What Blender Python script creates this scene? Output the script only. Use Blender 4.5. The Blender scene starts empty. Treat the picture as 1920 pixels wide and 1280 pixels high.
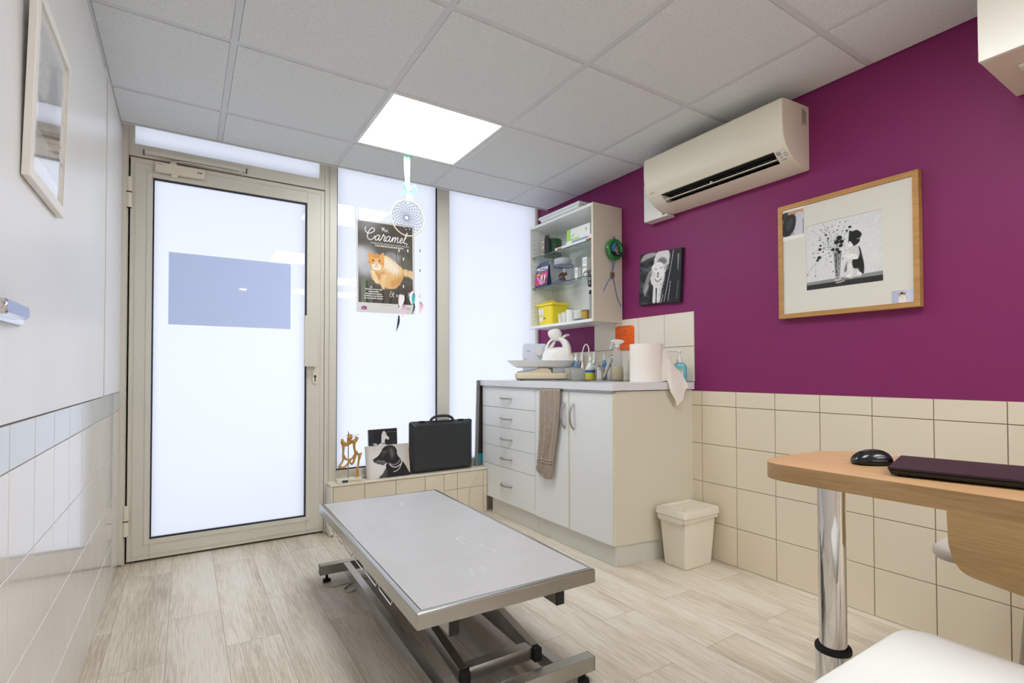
import bpy, bmesh, math, random
import numpy as np
from mathutils import Vector, Matrix

SC = bpy.context.scene
COL = SC.collection
PI = math.pi
R = math.radians
random.seed(7)

# ------------------------------------------------------------------ colour / materials
def lin(h):
    if isinstance(h, str):
        h = h.lstrip('#')
        c = [int(h[i:i + 2], 16) / 255 for i in (0, 2, 4)]
    else:
        c = h
    return tuple((x / 12.92 if x <= .04045 else ((x + .055) / 1.055) ** 2.4) for x in c)

def nd(nt, t, x=0, y=0, **kw):
    n = nt.nodes.new(t)
    n.location = (x, y)
    for k, v in kw.items():
        setattr(n, k, v)
    return n

def mat(name, col, rough=.5, metal=0., spec=.5, coat=0., trans=0., ior=1.45, alpha=1., emit=None, estr=0.,
        bump=None, var=None, sheen=0., stretch=None, aniso=0.):
    m = bpy.data.materials.new(name)
    m.use_nodes = True
    nt = m.node_tree
    p = nt.nodes['Principled BSDF']
    c = lin(col) + (1,)
    p.inputs['Base Color'].default_value = c
    p.inputs['Roughness'].default_value = rough
    p.inputs['Metallic'].default_value = metal
    p.inputs['Specular IOR Level'].default_value = spec
    p.inputs['Coat Weight'].default_value = coat
    p.inputs['Coat Roughness'].default_value = .08
    p.inputs['Transmission Weight'].default_value = trans
    p.inputs['IOR'].default_value = ior
    p.inputs['Alpha'].default_value = alpha
    p.inputs['Sheen Weight'].default_value = sheen
    p.inputs['Anisotropic'].default_value = aniso
    if emit is not None:
        p.inputs['Emission Color'].default_value = lin(emit) + (1,)
        p.inputs['Emission Strength'].default_value = estr
    tc = None
    if bump or var:
        tc = nd(nt, 'ShaderNodeTexCoord', -900, 0)
        src = tc.outputs['Object']
        if stretch:
            mp = nd(nt, 'ShaderNodeMapping', -720, 0)
            mp.inputs['Scale'].default_value = stretch
            nt.links.new(src, mp.inputs['Vector'])
            src = mp.outputs['Vector']
    if var:                       # (scale, dark colour, amount)
        n = nd(nt, 'ShaderNodeTexNoise', -540, 100)
        n.inputs['Scale'].default_value = var[0]
        n.inputs['Detail'].default_value = 5
        nt.links.new(src, n.inputs['Vector'])
        rp = nd(nt, 'ShaderNodeValToRGB', -360, 100)
        rp.color_ramp.elements[0].position = .5 - var[2]
        rp.color_ramp.elements[1].position = .5 + var[2]
        rp.color_ramp.elements[0].color = lin(var[1]) + (1,)
        rp.color_ramp.elements[1].color = c
        nt.links.new(n.outputs['Fac'], rp.inputs['Fac'])
        nt.links.new(rp.outputs['Color'], p.inputs['Base Color'])
    if bump:                      # (scale, strength, distance)
        n = nd(nt, 'ShaderNodeTexNoise', -540, -250)
        n.inputs['Scale'].default_value = bump[0]
        n.inputs['Detail'].default_value = 4
        nt.links.new(src, n.inputs['Vector'])
        b = nd(nt, 'ShaderNodeBump', -300, -250)
        b.inputs['Strength'].default_value = bump[1]
        b.inputs['Distance'].default_value = bump[2]
        nt.links.new(n.outputs['Fac'], b.inputs['Height'])
        nt.links.new(b.outputs['Normal'], p.inputs['Normal'])
    return m

def mat_wood(name, c1, c2, axis='Y', scale=6., ratio=18., rough=.45, ring=.5):
    """fine straight grain running along one axis"""
    m = mat(name, c1, rough=rough)
    nt = m.node_tree
    p = nt.nodes['Principled BSDF']
    tc = nd(nt, 'ShaderNodeTexCoord', -1100, 0)
    mp = nd(nt, 'ShaderNodeMapping', -900, 0)
    s = [scale * ratio] * 3
    s['XYZ'.index(axis)] = scale * .55
    mp.inputs['Scale'].default_value = s
    n1 = nd(nt, 'ShaderNodeTexNoise', -700, 150)
    n1.inputs['Scale'].default_value = 1.
    n1.inputs['Detail'].default_value = 6
    n1.inputs['Roughness'].default_value = .65
    mp2 = nd(nt, 'ShaderNodeMapping', -900, -300)
    s2 = [scale * 1.6] * 3
    s2['XYZ'.index(axis)] = scale * .12
    mp2.inputs['Scale'].default_value = s2
    n2 = nd(nt, 'ShaderNodeTexNoise', -700, -300)
    n2.inputs['Scale'].default_value = 1.
    n2.inputs['Detail'].default_value = 2
    mx = nd(nt, 'ShaderNodeMath', -500, 0, operation='MULTIPLY_ADD')
    mx.inputs[1].default_value = ring
    rp = nd(nt, 'ShaderNodeValToRGB', -300, 0)
    rp.color_ramp.elements[0].position = .48
    rp.color_ramp.elements[1].position = .98
    rp.color_ramp.elements[0].color = lin(c2) + (1,)
    rp.color_ramp.elements[1].color = lin(c1) + (1,)
    L = nt.links.new
    L(tc.outputs['Object'], mp.inputs['Vector'])
    L(tc.outputs['Object'], mp2.inputs['Vector'])
    L(mp.outputs['Vector'], n1.inputs['Vector'])
    L(mp2.outputs['Vector'], n2.inputs['Vector'])
    L(n2.outputs['Fac'], mx.inputs[0])
    L(n1.outputs['Fac'], mx.inputs[2])
    L(mx.outputs[0], rp.inputs['Fac'])
    L(rp.outputs['Color'], p.inputs['Base Color'])
    return m

def mat_floor(name):
    """pale oak vinyl planks, long side along Y"""
    m = mat(name, '#cdbfa9', rough=.42)
    nt = m.node_tree
    L = nt.links.new
    p = nt.nodes['Principled BSDF']
    tc = nd(nt, 'ShaderNodeTexCoord', -1700, 0)
    mp = nd(nt, 'ShaderNodeMapping', -1500, 200)
    mp.inputs['Rotation'].default_value = (0, 0, PI / 2)
    mp.inputs['Location'].default_value = (.25, .048, 0)
    br = nd(nt, 'ShaderNodeTexBrick', -1300, 200)
    br.offset = .37
    br.offset_frequency = 2
    br.inputs['Scale'].default_value = 1.
    br.inputs['Brick Width'].default_value = .92
    br.inputs['Row Height'].default_value = .178
    br.inputs['Mortar Size'].default_value = .0011
    br.inputs['Mortar Smooth'].default_value = .3
    br.inputs['Bias'].default_value = 0.
    br.inputs['Color1'].default_value = (0, 0, 0, 1)
    br.inputs['Color2'].default_value = (1, 1, 1, 1)
    br.inputs['Mortar'].default_value = (.5, .5, .5, 1)
    L(tc.outputs['Object'], mp.inputs['Vector'])
    L(mp.outputs['Vector'], br.inputs['Vector'])
    # grain offset per plank
    addv = nd(nt, 'ShaderNodeVectorMath', -1100, -100, operation='MULTIPLY_ADD')
    addv.inputs[1].default_value = (3.1, 7.3, 5.)
    L(br.outputs['Color'], addv.inputs[0])
    L(tc.outputs['Object'], addv.inputs[2])
    gm = nd(nt, 'ShaderNodeMapping', -900, -100)
    gm.inputs['Scale'].default_value = (210, 8, 1)
    g1 = nd(nt, 'ShaderNodeTexNoise', -700, -100)
    g1.inputs['Scale'].default_value = 1
    g1.inputs['Detail'].default_value = 7
    g1.inputs['Roughness'].default_value = .7
    gm2 = nd(nt, 'ShaderNodeMapping', -900, -450)
    gm2.inputs['Scale'].default_value = (7, 1.3, 1)
    g2 = nd(nt, 'ShaderNodeTexNoise', -700, -450)
    g2.inputs['Scale'].default_value = 1
    g2.inputs['Detail'].default_value = 4
    L(addv.outputs[0], gm.inputs['Vector']); L(gm.outputs['Vector'], g1.inputs['Vector'])
    L(addv.outputs[0], gm2.inputs['Vector']); L(gm2.outputs['Vector'], g2.inputs['Vector'])
    ma = nd(nt, 'ShaderNodeMath', -500, -200, operation='MULTIPLY_ADD')
    ma.inputs[1].default_value = .75
    L(g2.outputs['Fac'], ma.inputs[0]); L(g1.outputs['Fac'], ma.inputs[2])
    rp = nd(nt, 'ShaderNodeValToRGB', -320, -200)
    e = rp.color_ramp.elements
    e[0].position = .62; e[0].color = lin('#b6a894') + (1,)
    e[1].position = 1.12 if False else 1.0; e[1].color = lin('#e8e0d0') + (1,)
    md = rp.color_ramp.elements.new(.82); md.color = lin('#d5c9b4') + (1,)
    L(ma.outputs[0], rp.inputs['Fac'])
    # plank tone
    hv = nd(nt, 'ShaderNodeMix', -60, -100, data_type='RGBA', blend_type='MULTIPLY')
    tone = nd(nt, 'ShaderNodeValToRGB', -320, 120)
    tone.color_ramp.elements[0].color = (.93, .93, .93, 1)
    tone.color_ramp.elements[1].color = (1, 1, 1, 1)
    L(br.outputs['Color'], tone.inputs['Fac'])
    hv.inputs['Factor'].default_value = 1
    L(rp.outputs['Color'], hv.inputs['A']); L(tone.outputs['Color'], hv.inputs['B'])
    jm = nd(nt, 'ShaderNodeMix', 160, 0, data_type='RGBA')
    jm.inputs['B'].default_value = lin('#a09381') + (1,)
    L(br.outputs['Fac'], jm.inputs['Factor']); L(hv.outputs['Result'], jm.inputs['A'])
    p.location = (500, 0)
    L(jm.outputs['Result'], p.inputs['Base Color'])
    bp = nd(nt, 'ShaderNodeBump', 160, -400)
    bp.inputs['Strength'].default_value = .12
    bp.inputs['Distance'].default_value = .002
    L(g1.outputs['Fac'], bp.inputs['Height'])
    L(bp.outputs['Normal'], p.inputs['Normal'])
    return m

def mat_attr(name, rough=.5, spec=.4, coat=0.):
    """printed picture: colours of the print stored per vertex"""
    m = mat(name, '#808080', rough=rough, spec=spec, coat=coat)
    nt = m.node_tree
    a = nd(nt, 'ShaderNodeAttribute', -300, 0)
    a.attribute_name = 'print'
    nt.links.new(a.outputs['Color'], nt.nodes['Principled BSDF'].inputs['Base Color'])
    return m

def mat_pane(name, col):
    """frosted film on the room side of the glass: lets the daylight of the street through, scattered, and mirrors the room faintly"""
    m = bpy.data.materials.new(name)
    m.use_nodes = True
    nt = m.node_tree
    nt.nodes.clear()
    out = nd(nt, 'ShaderNodeOutputMaterial', 600, 0)
    em = nd(nt, 'ShaderNodeBsdfTranslucent', 0, 100)
    em.inputs['Color'].default_value = lin(col) + (1,)
    gl = nd(nt, 'ShaderNodeBsdfGlossy', 0, -100)
    gl.inputs['Roughness'].default_value = .02
    gl.inputs['Color'].default_value = (1, 1, 1, 1)
    fr = nd(nt, 'ShaderNodeFresnel', 0, 300)
    fr.inputs['IOR'].default_value = 1.42
    mx = nd(nt, 'ShaderNodeMixShader', 300, 0)
    nt.links.new(fr.outputs[0], mx.inputs[0])
    nt.links.new(em.outputs[0], mx.inputs[1])
    nt.links.new(gl.outputs[0], mx.inputs[2])
    nt.links.new(mx.outputs[0], out.inputs['Surface'])
    return m

def mat_clear(name, tint='#ffffff', gloss=.06, ior=1.45):
    """thin clear glass or plastic: see-through with a reflection that grows at flat angles"""
    m = bpy.data.materials.new(name)
    m.use_nodes = True
    nt = m.node_tree
    nt.nodes.clear()
    out = nd(nt, 'ShaderNodeOutputMaterial', 600, 0)
    tr = nd(nt, 'ShaderNodeBsdfTransparent', 0, 100)
    tr.inputs['Color'].default_value = lin(tint) + (1,)
    gl = nd(nt, 'ShaderNodeBsdfGlossy', 0, -100)
    gl.inputs['Roughness'].default_value = .03
    lw = nd(nt, 'ShaderNodeLayerWeight', -500, 300)
    lw.inputs['Blend'].default_value = .5
    pw = nd(nt, 'ShaderNodeMath', -300, 300, operation='POWER')
    pw.inputs[1].default_value = 5.
    ma = nd(nt, 'ShaderNodeMath', -100, 300, operation='MULTIPLY_ADD')
    ma.inputs[1].default_value = .55
    ma.inputs[2].default_value = ((ior - 1) / (ior + 1)) ** 2
    mx = nd(nt, 'ShaderNodeMixShader', 300, 0)
    nt.links.new(lw.outputs['Facing'], pw.inputs[0])
    nt.links.new(pw.outputs[0], ma.inputs[0])
    nt.links.new(ma.outputs[0], mx.inputs[0])
    nt.links.new(tr.outputs[0], mx.inputs[1])
    nt.links.new(gl.outputs[0], mx.inputs[2])
    nt.links.new(mx.outputs[0], out.inputs['Surface'])
    return m

# ------------------------------------------------------------------ mesh builder
def catmull(pts, k=6, closed=False):
    P = [Vector(p) for p in pts]
    n = len(P)
    out = []
    rng = range(n) if closed else range(n - 1)
    for i in rng:
        p1, p2 = P[i], P[(i + 1) % n]
        p0 = P[(i - 1) % n] if (closed or i > 0) else p1 * 2 - p2
        p3 = P[(i + 2) % n] if (closed or i < n - 2) else p2 * 2 - p1
        for j in range(k):
            t = j / k
            out.append(.5 * ((2 * p1) + (p2 - p0) * t + (2 * p0 - 5 * p1 + 4 * p2 - p3) * t * t + (3 * p1 - p0 - 3 * p2 + p3) * t ** 3))
    if not closed:
        out.append(P[-1].copy())
    return out

def rrect(w, h, r, n=4, cx=0., cy=0.):
    pts = []
    for (sx, sy, a0) in ((1, 1, 0), (-1, 1, 90), (-1, -1, 180), (1, -1, 270)):
        for i in range(n + 1):
            a = R(a0 + 90 * i / n)
            pts.append((cx + sx * (w / 2 - r) + r * math.cos(a), cy + sy * (h / 2 - r) + r * math.sin(a)))
    return pts

class MB:
    def __init__(self, T=None):
        self.bm = bmesh.new()
        self.T = T
        self.i = 0

    def v(self, p):
        p = Vector(p)
        return self.bm.verts.new(self.T @ p if self.T else p)

    def f(self, vs):
        try:
            f = self.bm.faces.new(vs)
            f.material_index = self.i
            return f
        except ValueError:
            return None

    def box(self, x0, y0, z0, x1, y1, z1, bev=0., seg=2):
        if x0 > x1: x0, x1 = x1, x0
        if y0 > y1: y0, y1 = y1, y0
        if z0 > z1: z0, z1 = z1, z0
        c = [self.v((x, y, z)) for x in (x0, x1) for y in (y0, y1) for z in (z0, z1)]
        fs = [self.f([c[i] for i in q]) for q in ((0, 1, 3, 2), (4, 6, 7, 5), (0, 4, 5, 1), (2, 3, 7, 6), (0, 2, 6, 4), (1, 5, 7, 3))]
        if bev:
            ed = list({e for f in fs for e in f.edges})
            r = bmesh.ops.bevel(self.bm, geom=ed, offset=bev, segments=seg, profile=.5, affect='EDGES', clamp_overlap=True)
            for f in r['faces']:
                f.material_index = self.i
        return self

    def pane(self, x0, y0, z0, x1, y1, z1):
        """glass slab facing -Y: slot 0 is its room side, slot 1 the rest"""
        c = [self.v((x, y, z)) for x in (x0, x1) for y in (y0, y1) for z in (z0, z1)]
        for k, q in enumerate(((0, 4, 5, 1), (0, 1, 3, 2), (4, 6, 7, 5), (2, 3, 7, 6), (0, 2, 6, 4), (1, 5, 7, 3))):
            self.i = 1 if k else 0
            self.f([c[i] for i in q])
        return self

    def hexa(self, pts, bev=0., seg=2):
        """eight corners: bottom ring of four, then top ring of four"""
        c = [self.v(p) for p in pts]
        fs = [self.f([c[i] for i in q]) for q in ((3, 2, 1, 0), (4, 5, 6, 7), (0, 1, 5, 4), (1, 2, 6, 5), (2, 3, 7, 6), (3, 0, 4, 7))]
        if bev:
            ed = list({e for f in fs for e in f.edges})
            r = bmesh.ops.bevel(self.bm, geom=ed, offset=bev, segments=seg, profile=.5, affect='EDGES', clamp_overlap=True)
            for f in r['faces']:
                f.material_index = self.i
        return self

    def loft(self, rings, close=True, cap0=True, cap1=True):
        vs = [[self.v(p) for p in r] for r in rings]
        n = len(vs[0])
        for a, b in zip(vs, vs[1:]):
            for j in range(n if close else n - 1):
                k = (j + 1) % n
                self.f((a[j], a[k], b[k], b[j]))
        if close and cap0:
            self.f(vs[0][::-1])
        if close and cap1:
            self.f(vs[-1])
        return self

    def prism(self, poly, O, U, V, W):
        O, U, V, W = Vector(O), Vector(U), Vector(V), Vector(W)
        a = [O + U * p[0] + V * p[1] for p in poly]
        return self.loft([a, [q + W for q in a]])

    def frame_axes(self, d):
        d = Vector(d).normalized()
        up = Vector((0, 0, 1)) if abs(d.z) < .95 else Vector((1, 0, 0))
        a = d.cross(up).normalized()
        return a, a.cross(d).normalized()

    def cyl(self, p, q, r0, r1=None, n=20, caps=True):
        p, q = Vector(p), Vector(q)
        r1 = r0 if r1 is None else r1
        a, b = self.frame_axes(q - p)
        ring = lambda c, r: [c + (a * math.cos(2 * PI * i / n) + b * math.sin(2 * PI * i / n)) * r for i in range(n)]
        return self.loft([ring(p, r0), ring(q, r1)], cap0=caps, cap1=caps)

    def lathe(self, prof, O=(0, 0, 0), n=24, axis=(0, 0, 1), cap0=True, cap1=True, sx=1., sy=1., rot=0.):
        O = Vector(O)
        ax = Vector(axis).normalized()
        if abs(ax.z) > .99:
            a, b = Vector((1, 0, 0)), Vector((0, 1, 0))
        else:
            a, b = self.frame_axes(ax)
        rings = []
        for r, z in prof:
            rr = []
            for i in range(n):
                t = 2 * PI * i / n
                c, s = r * sx * math.cos(t), r * sy * math.sin(t)
                c, s = c * math.cos(rot) - s * math.sin(rot), c * math.sin(rot) + s * math.cos(rot)
                rr.append(O + ax * z + a * c + b * s)
            rings.append(rr)
        return self.loft(rings, cap0=cap0, cap1=cap1)

    def tube(self, pts, r, n=8, closed=False, smooth=0, caps=True, flat=1.):
        P = catmull(pts, smooth, closed) if smooth else [Vector(p) for p in pts]
        m = len(P)
        if isinstance(r, (int, float)):
            rr = [r] * m
        else:
            k = len(r) - 1
            rr = []
            for i in range(m):
                t = i / max(1, m - 1) * k
                j = min(int(t), k - 1)
                rr.append(r[j] + (r[j + 1] - r[j]) * (t - j))
        tg = []
        for i in range(m):
            if closed:
                d = P[(i + 1) % m] - P[i - 1]
            else:
                d = P[min(i + 1, m - 1)] - P[max(i - 1, 0)]
            tg.append(d.normalized() if d.length > 1e-9 else Vector((0, 0, 1)))
        a, b = self.frame_axes(tg[0])
        rings = []
        for i in range(m):
            if i:
                q = tg[i - 1].rotation_difference(tg[i])
                a = q @ a
            a = (a - tg[i] * a.dot(tg[i])).normalized()
            b = tg[i].cross(a)
            rings.append([P[i] + (a * math.cos(2 * PI * j / n) + b * math.sin(2 * PI * j / n) * flat) * rr[i] for j in range(n)])
        if closed:
            rings.append(rings[0])
            return self.loft(rings, cap0=False, cap1=False)
        return self.loft(rings, cap0=caps, cap1=caps)

    def ball(self, c, r, n=12, m=8, s=(1, 1, 1)):
        c = Vector(c)
        prof = [(math.sin(PI * j / m), -math.cos(PI * j / m)) for j in range(1, m)]
        rings = [[c + Vector((r * s[0] * p * math.cos(2 * PI * i / n), r * s[1] * p * math.sin(2 * PI * i / n), r * s[2] * z)) for i in range(n)] for p, z in prof]
        return self.loft(rings)

    def sheet(self, rows, thick=0.):
        """grid of points (rows of equal length); thick gives it a second skin along its normals"""
        vs = [[self.v(p) for p in r] for r in rows]
        fs = []
        for a, b in zip(vs, vs[1:]):
            for j in range(len(a) - 1):
                fs.append(self.f((a[j], a[j + 1], b[j + 1], b[j])))
        if thick:
            fs = [f for f in fs if f]
            bmesh.ops.recalc_face_normals(self.bm, faces=fs)
            bmesh.ops.solidify(self.bm, geom=fs, thickness=thick)
        return self

ROOT = {}

def prop(o, label=None, cat=None, group=None, kind=None):
    if label: o['label'] = label
    if cat: o['category'] = cat
    if group: o['group'] = group
    if kind: o['kind'] = kind
    return o

def thing(name, label, cat, loc, rz=0., group=None, kind=None):
    o = bpy.data.objects.new(name, None)
    o.empty_display_size = .05
    COL.objects.link(o)
    o.location = loc
    o.rotation_euler = (0, 0, rz)
    ROOT[o] = Matrix.Translation(Vector(loc)) @ Matrix.Rotation(rz, 4, 'Z')
    return prop(o, label, cat, group, kind)

def frame_of(o):
    return ROOT[o]

def build(mb, name, mats, parent=None, smooth=35., label=None, loc=None, recalc=True):
    """link the shapes of mb as ONE mesh object; geometry is given in world space"""
    if recalc:
        bmesh.ops.recalc_face_normals(mb.bm, faces=mb.bm.faces[:])
    me = bpy.data.meshes.new(name)
    inv = None
    if parent is not None:
        r = parent
        while r.parent:
            r = r.parent
        inv = ROOT[r].inverted()
    elif loc is not None:
        inv = Matrix.Translation(-Vector(loc))
    if inv is not None:
        mb.bm.transform(inv)
    mb.bm.to_mesh(me)
    mb.bm.free()
    for m in (mats if isinstance(mats, (list, tuple)) else [mats]):
        me.materials.append(m)
    if smooth:
        me.polygons.foreach_set('use_smooth', [True] * len(me.polygons))
        me.set_sharp_from_angle(angle=R(smooth))
    o = bpy.data.objects.new(name, me)
    COL.objects.link(o)
    if smooth and len(me.polygons) < 30000:
        wn = o.modifiers.new('face weighted shading', 'WEIGHTED_NORMAL')
        wn.keep_sharp = True
        wn.weight = 60
    if parent is not None:
        o.parent = parent
    elif loc is not None:
        o.location = loc
    if label: o['label'] = label
    return o

def struct(mb, name, mats, smooth=35., parent=None):
    o = build(mb, name, mats, parent, smooth)
    if parent is None:
        o['kind'] = 'structure'
    return o

def solo(mb, name, mats, label, cat, loc, group=None, smooth=35.):
    o = build(mb, name, mats, None, smooth, loc=loc)
    return prop(o, label, cat, group)

def text_obj(s, name, size, O, U, V, m, parent, align='LEFT', extr=.0003, lift=.0004, spacing=1., bold=0.):
    cu = bpy.data.curves.new('tmp_text', 'FONT')
    cu.body = s
    cu.size = size
    cu.align_x = align
    cu.extrude = 0
    cu.offset = bold
    cu.space_character = spacing
    cu.resolution_u = 3
    to = bpy.data.objects.new('tmp_text', cu)
    COL.objects.link(to)
    dg = bpy.context.evaluated_depsgraph_get()
    me = bpy.data.meshes.new_from_object(to.evaluated_get(dg))
    bpy.data.objects.remove(to)
    bpy.data.curves.remove(cu)
    O, U, V = Vector(O), Vector(U).normalized(), Vector(V).normalized()
    N = U.cross(V)
    mb = MB()
    mb.bm.from_mesh(me)
    bpy.data.meshes.remove(me)
    for v in mb.bm.verts:
        p = v.co.copy()
        v.co = O + U * p.x + V * p.y + N * (lift + extr)
    return build(mb, name, m, parent, 0, recalc=False)

# ------------------------------------------------------------------ printed pictures
class Paint:
    """draws the content of a flat print on a grid of colours"""
    def __init__(self, w, h, nx, ny, base):
        self.w, self.h, self.nx, self.ny = w, h, nx, ny
        a = w / h
        x = np.linspace(0, a, nx)
        y = np.linspace(0, 1, ny)
        self.X, self.Y = np.meshgrid(x, y)
        self.a = a
        self.C = np.ones((ny, nx, 3)) * np.array(self.col(base))

    def col(self, c):
        if isinstance(c, (int, float)):
            return (c, c, c)
        if isinstance(c, str):
            h = c.lstrip('#')
            return tuple(int(h[i:i + 2], 16) / 255 for i in (0, 2, 4))
        return c

    def noise(self, sx, sy, seed, octv=3):
        rs = np.random.RandomState(seed)
        out = np.zeros_like(self.X)
        amp, tot = 1., 0.
        for o in range(octv):
            gx, gy = int(self.a * sx) + 3, int(sy) + 3
            g = rs.rand(gy, gx)
            fx = self.X / self.a * (gx - 2)
            fy = self.Y * (gy - 2)
            ix, iy = fx.astype(int), fy.astype(int)
            tx, ty = fx - ix, fy - iy
            tx, ty = tx * tx * (3 - 2 * tx), ty * ty * (3 - 2 * ty)
            v = (g[iy, ix] * (1 - tx) + g[iy, ix + 1] * tx) * (1 - ty) + (g[iy + 1, ix] * (1 - tx) + g[iy + 1, ix + 1] * tx) * ty
            out += v * amp
            tot += amp
            amp *= .55
            sx, sy = sx * 2, sy * 2
        return out / tot

    def put(self, mask, c, amt=1.):
        m = np.clip(mask * amt, 0, 1)[..., None]
        c = c if isinstance(c, np.ndarray) else np.array(self.col(c))
        self.C = self.C * (1 - m) + c * m
        return self

    @staticmethod
    def edge(d, s):
        t = np.clip(.5 - d / max(s, 1e-6), 0, 1)
        return t * t * (3 - 2 * t)

    def poly(self, pts, c, s=.008, k=0, amt=1., fur=0., seed=1):
        P = np.array([tuple(p)[:2] for p in (catmull([(x, y, 0) for x, y in pts], k, True) if k else pts)])
        X, Y = self.X, self.Y
        d = np.full(X.shape, 1e9)
        inside = np.zeros(X.shape, bool)
        n = len(P)
        for i in range(n):
            ax, ay = P[i]
            bx, by = P[(i + 1) % n]
            ex, ey = bx - ax, by - ay
            l2 = ex * ex + ey * ey + 1e-12
            t = np.clip(((X - ax) * ex + (Y - ay) * ey) / l2, 0, 1)
            d = np.minimum(d, np.hypot(X - ax - t * ex, Y - ay - t * ey))
            if ay != by:
                cond = ((ay > Y) != (by > Y)) & (X < (bx - ax) * (Y - ay) / (by - ay) + ax)
                inside ^= cond
        sd = np.where(inside, -d, d)
        if fur:
            sd = sd + (self.noise(60, 60, seed, 2) - .5) * fur
        self.put(self.edge(sd, s), c, amt)
        return self

    def ell(self, cx, cy, rx, ry, c, s=.15, rot=0., amt=1.):
        a = R(rot)
        dx, dy = self.X - cx, self.Y - cy
        u, v = dx * math.cos(a) + dy * math.sin(a), -dx * math.sin(a) + dy * math.cos(a)
        d = np.hypot(u / rx, v / ry) - 1
        return self.put(self.edge(d, s), c, amt)

    def line(self, pts, w, c, s=.006, k=0, amt=1.):
        P = [tuple(p)[:2] for p in (catmull([(x, y, 0) for x, y in pts], k) if k else pts)]
        d = np.full(self.X.shape, 1e9)
        for (ax, ay), (bx, by) in zip(P, P[1:]):
            ex, ey = bx - ax, by - ay
            l2 = ex * ex + ey * ey + 1e-12
            t = np.clip(((self.X - ax) * ex + (self.Y - ay) * ey) / l2, 0, 1)
            d = np.minimum(d, np.hypot(self.X - ax - t * ex, self.Y - ay - t * ey))
        return self.put(self.edge(d - w / 2, s), c, amt)

    def tex(self, sx, sy, seed, amp, octv=3):
        n = (self.noise(sx, sy, seed, octv) - .5)[..., None] * 2 * amp
        self.C = np.clip(self.C * (1 + n), 0, 1)
        return self

    def mesh(self, name, O, U, V, m, parent, lift=.0006):
        """O = lower left corner, U and V unit vectors of the picture plane"""
        O, U, V = Vector(O), Vector(U).normalized(), Vector(V).normalized()
        N = U.cross(V)
        O = O + N * lift
        r = parent
        while r.parent:
            r = r.parent
        inv = ROOT[r].inverted()
        O = inv @ O
        rot = inv.to_3x3()
        U, V = rot @ U, rot @ V
        xs = np.linspace(0, self.w, self.nx)
        ys = np.linspace(0, self.h, self.ny)
        gx, gy = np.meshgrid(xs, ys)
        co = np.array(O)[None, :] + gx.reshape(-1, 1) * np.array(U)[None, :] + gy.reshape(-1, 1) * np.array(V)[None, :]
        nx, ny = self.nx, self.ny
        idx = (np.arange(ny - 1)[:, None] * nx + np.arange(nx - 1)[None, :]).reshape(-1)
        quads = np.stack([idx, idx + 1, idx + nx + 1, idx + nx], 1)
        me = bpy.data.meshes.new(name)
        me.from_pydata(co.tolist(), [], quads.tolist())
        at = me.color_attributes.new('print', 'FLOAT_COLOR', 'POINT')
        c = np.clip(self.C, 0, 1).reshape(-1, 3)
        c = np.where(c <= .04045, c / 12.92, ((c + .055) / 1.055) ** 2.4)
        rgba = np.concatenate([c, np.ones((len(c), 1))], 1).astype(np.float32)
        at.data.foreach_set('color', rgba.reshape(-1))
        me.materials.append(m)
        o = bpy.data.objects.new(name, me)
        COL.objects.link(o)
        o.parent = parent
        return o

# ------------------------------------------------------------------ camera
HC = .9684
cam = bpy.data.cameras.new('camera')
cam.lens = 961.843 / 1920 * 36
cam.sensor_width = 36
cam.sensor_fit = 'HORIZONTAL'
cam.shift_y = 40.501 / 1920
cam.clip_start = .02
co = bpy.data.objects.new('camera', cam)
COL.objects.link(co)
yaw, pit, rol = .56728, .01795, -.00217
fw = Vector((math.sin(yaw) * math.cos(pit), math.cos(yaw) * math.cos(pit), math.sin(pit)))
rt = Vector((math.cos(yaw), -math.sin(yaw), 0))
up = rt.cross(fw)
c_, s_ = math.cos(rol), math.sin(rol)
rt2, up2 = rt * c_ + up * s_, up * c_ - rt * s_
mw = Matrix((rt2, up2, -fw)).transposed().to_4x4()
mw.translation = (0, 0, HC)
co.matrix_world = mw
SC.camera = co

# ------------------------------------------------------------------ room sizes
XL, XR, YW, YB, ZC = -.278, 2.315, 3.26, -2.6, 2.203
YC = 3.132                     # where the suspended ceiling stops short of the glazing
TT = .868                      # top of the wainscot tiles

# ------------------------------------------------------------------ materials
M = {}
M['purple'] = mat('plum wall paint', '#822860', rough=.5, spec=.35, bump=(260, .12, .001))
M['white_wall'] = mat('white wall paint', '#ececec', rough=.38, spec=.4, bump=(40, .05, .002))
M['cladding'] = mat('white laminate cladding', '#e9eae9', rough=.3, spec=.45, var=(3, '#e2e3e2', .3))
M['tile'] = mat('cream wall tile', '#e4dac4', rough=.22, spec=.5, var=(2.5, '#e0d5bd', .3))
M['tile_white'] = mat('white wall tile', '#e0ddd6', rough=.1, spec=.6)
M['tile_splash'] = mat('glossy ivory tile', '#e9e1d1', rough=.08, spec=.6)
M['tile_band'] = mat('pale grey border tile', '#c9d0d3', rough=.12, spec=.6)
M['grout'] = mat('tile grout', '#8f7f66', rough=.9)
M['grout_w'] = mat('grey tile grout', '#a9a49c', rough=.9)
M['floor'] = mat_floor('pale oak vinyl planks')
M['ceil_tile'] = mat('speckled mineral ceiling tile', '#e9eef0', rough=.95, spec=.1, var=(330, '#ccd0d1', .14), bump=(330, .35, .0015))
M['ceil_bar'] = mat('grey white ceiling grid', '#cfd2d6', rough=.45)
M['beige'] = mat('beige lacquered aluminium', '#d8d5c8', rough=.38, spec=.45)
M['beige_dk'] = mat('dark gap filler', '#55503f', rough=.8)
M['gasket'] = mat('dark rubber gasket', '#252b36', rough=.6)
M['pane'] = [mat_pane('frosted window film', '#f6f9ff'), mat_clear('window glass', '#ffffff')]
M['white'] = mat('white melamine', '#e6e6e2', rough=.32, spec=.45)
M['white_p'] = mat('white plastic', '#e8e7e2', rough=.35)
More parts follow.
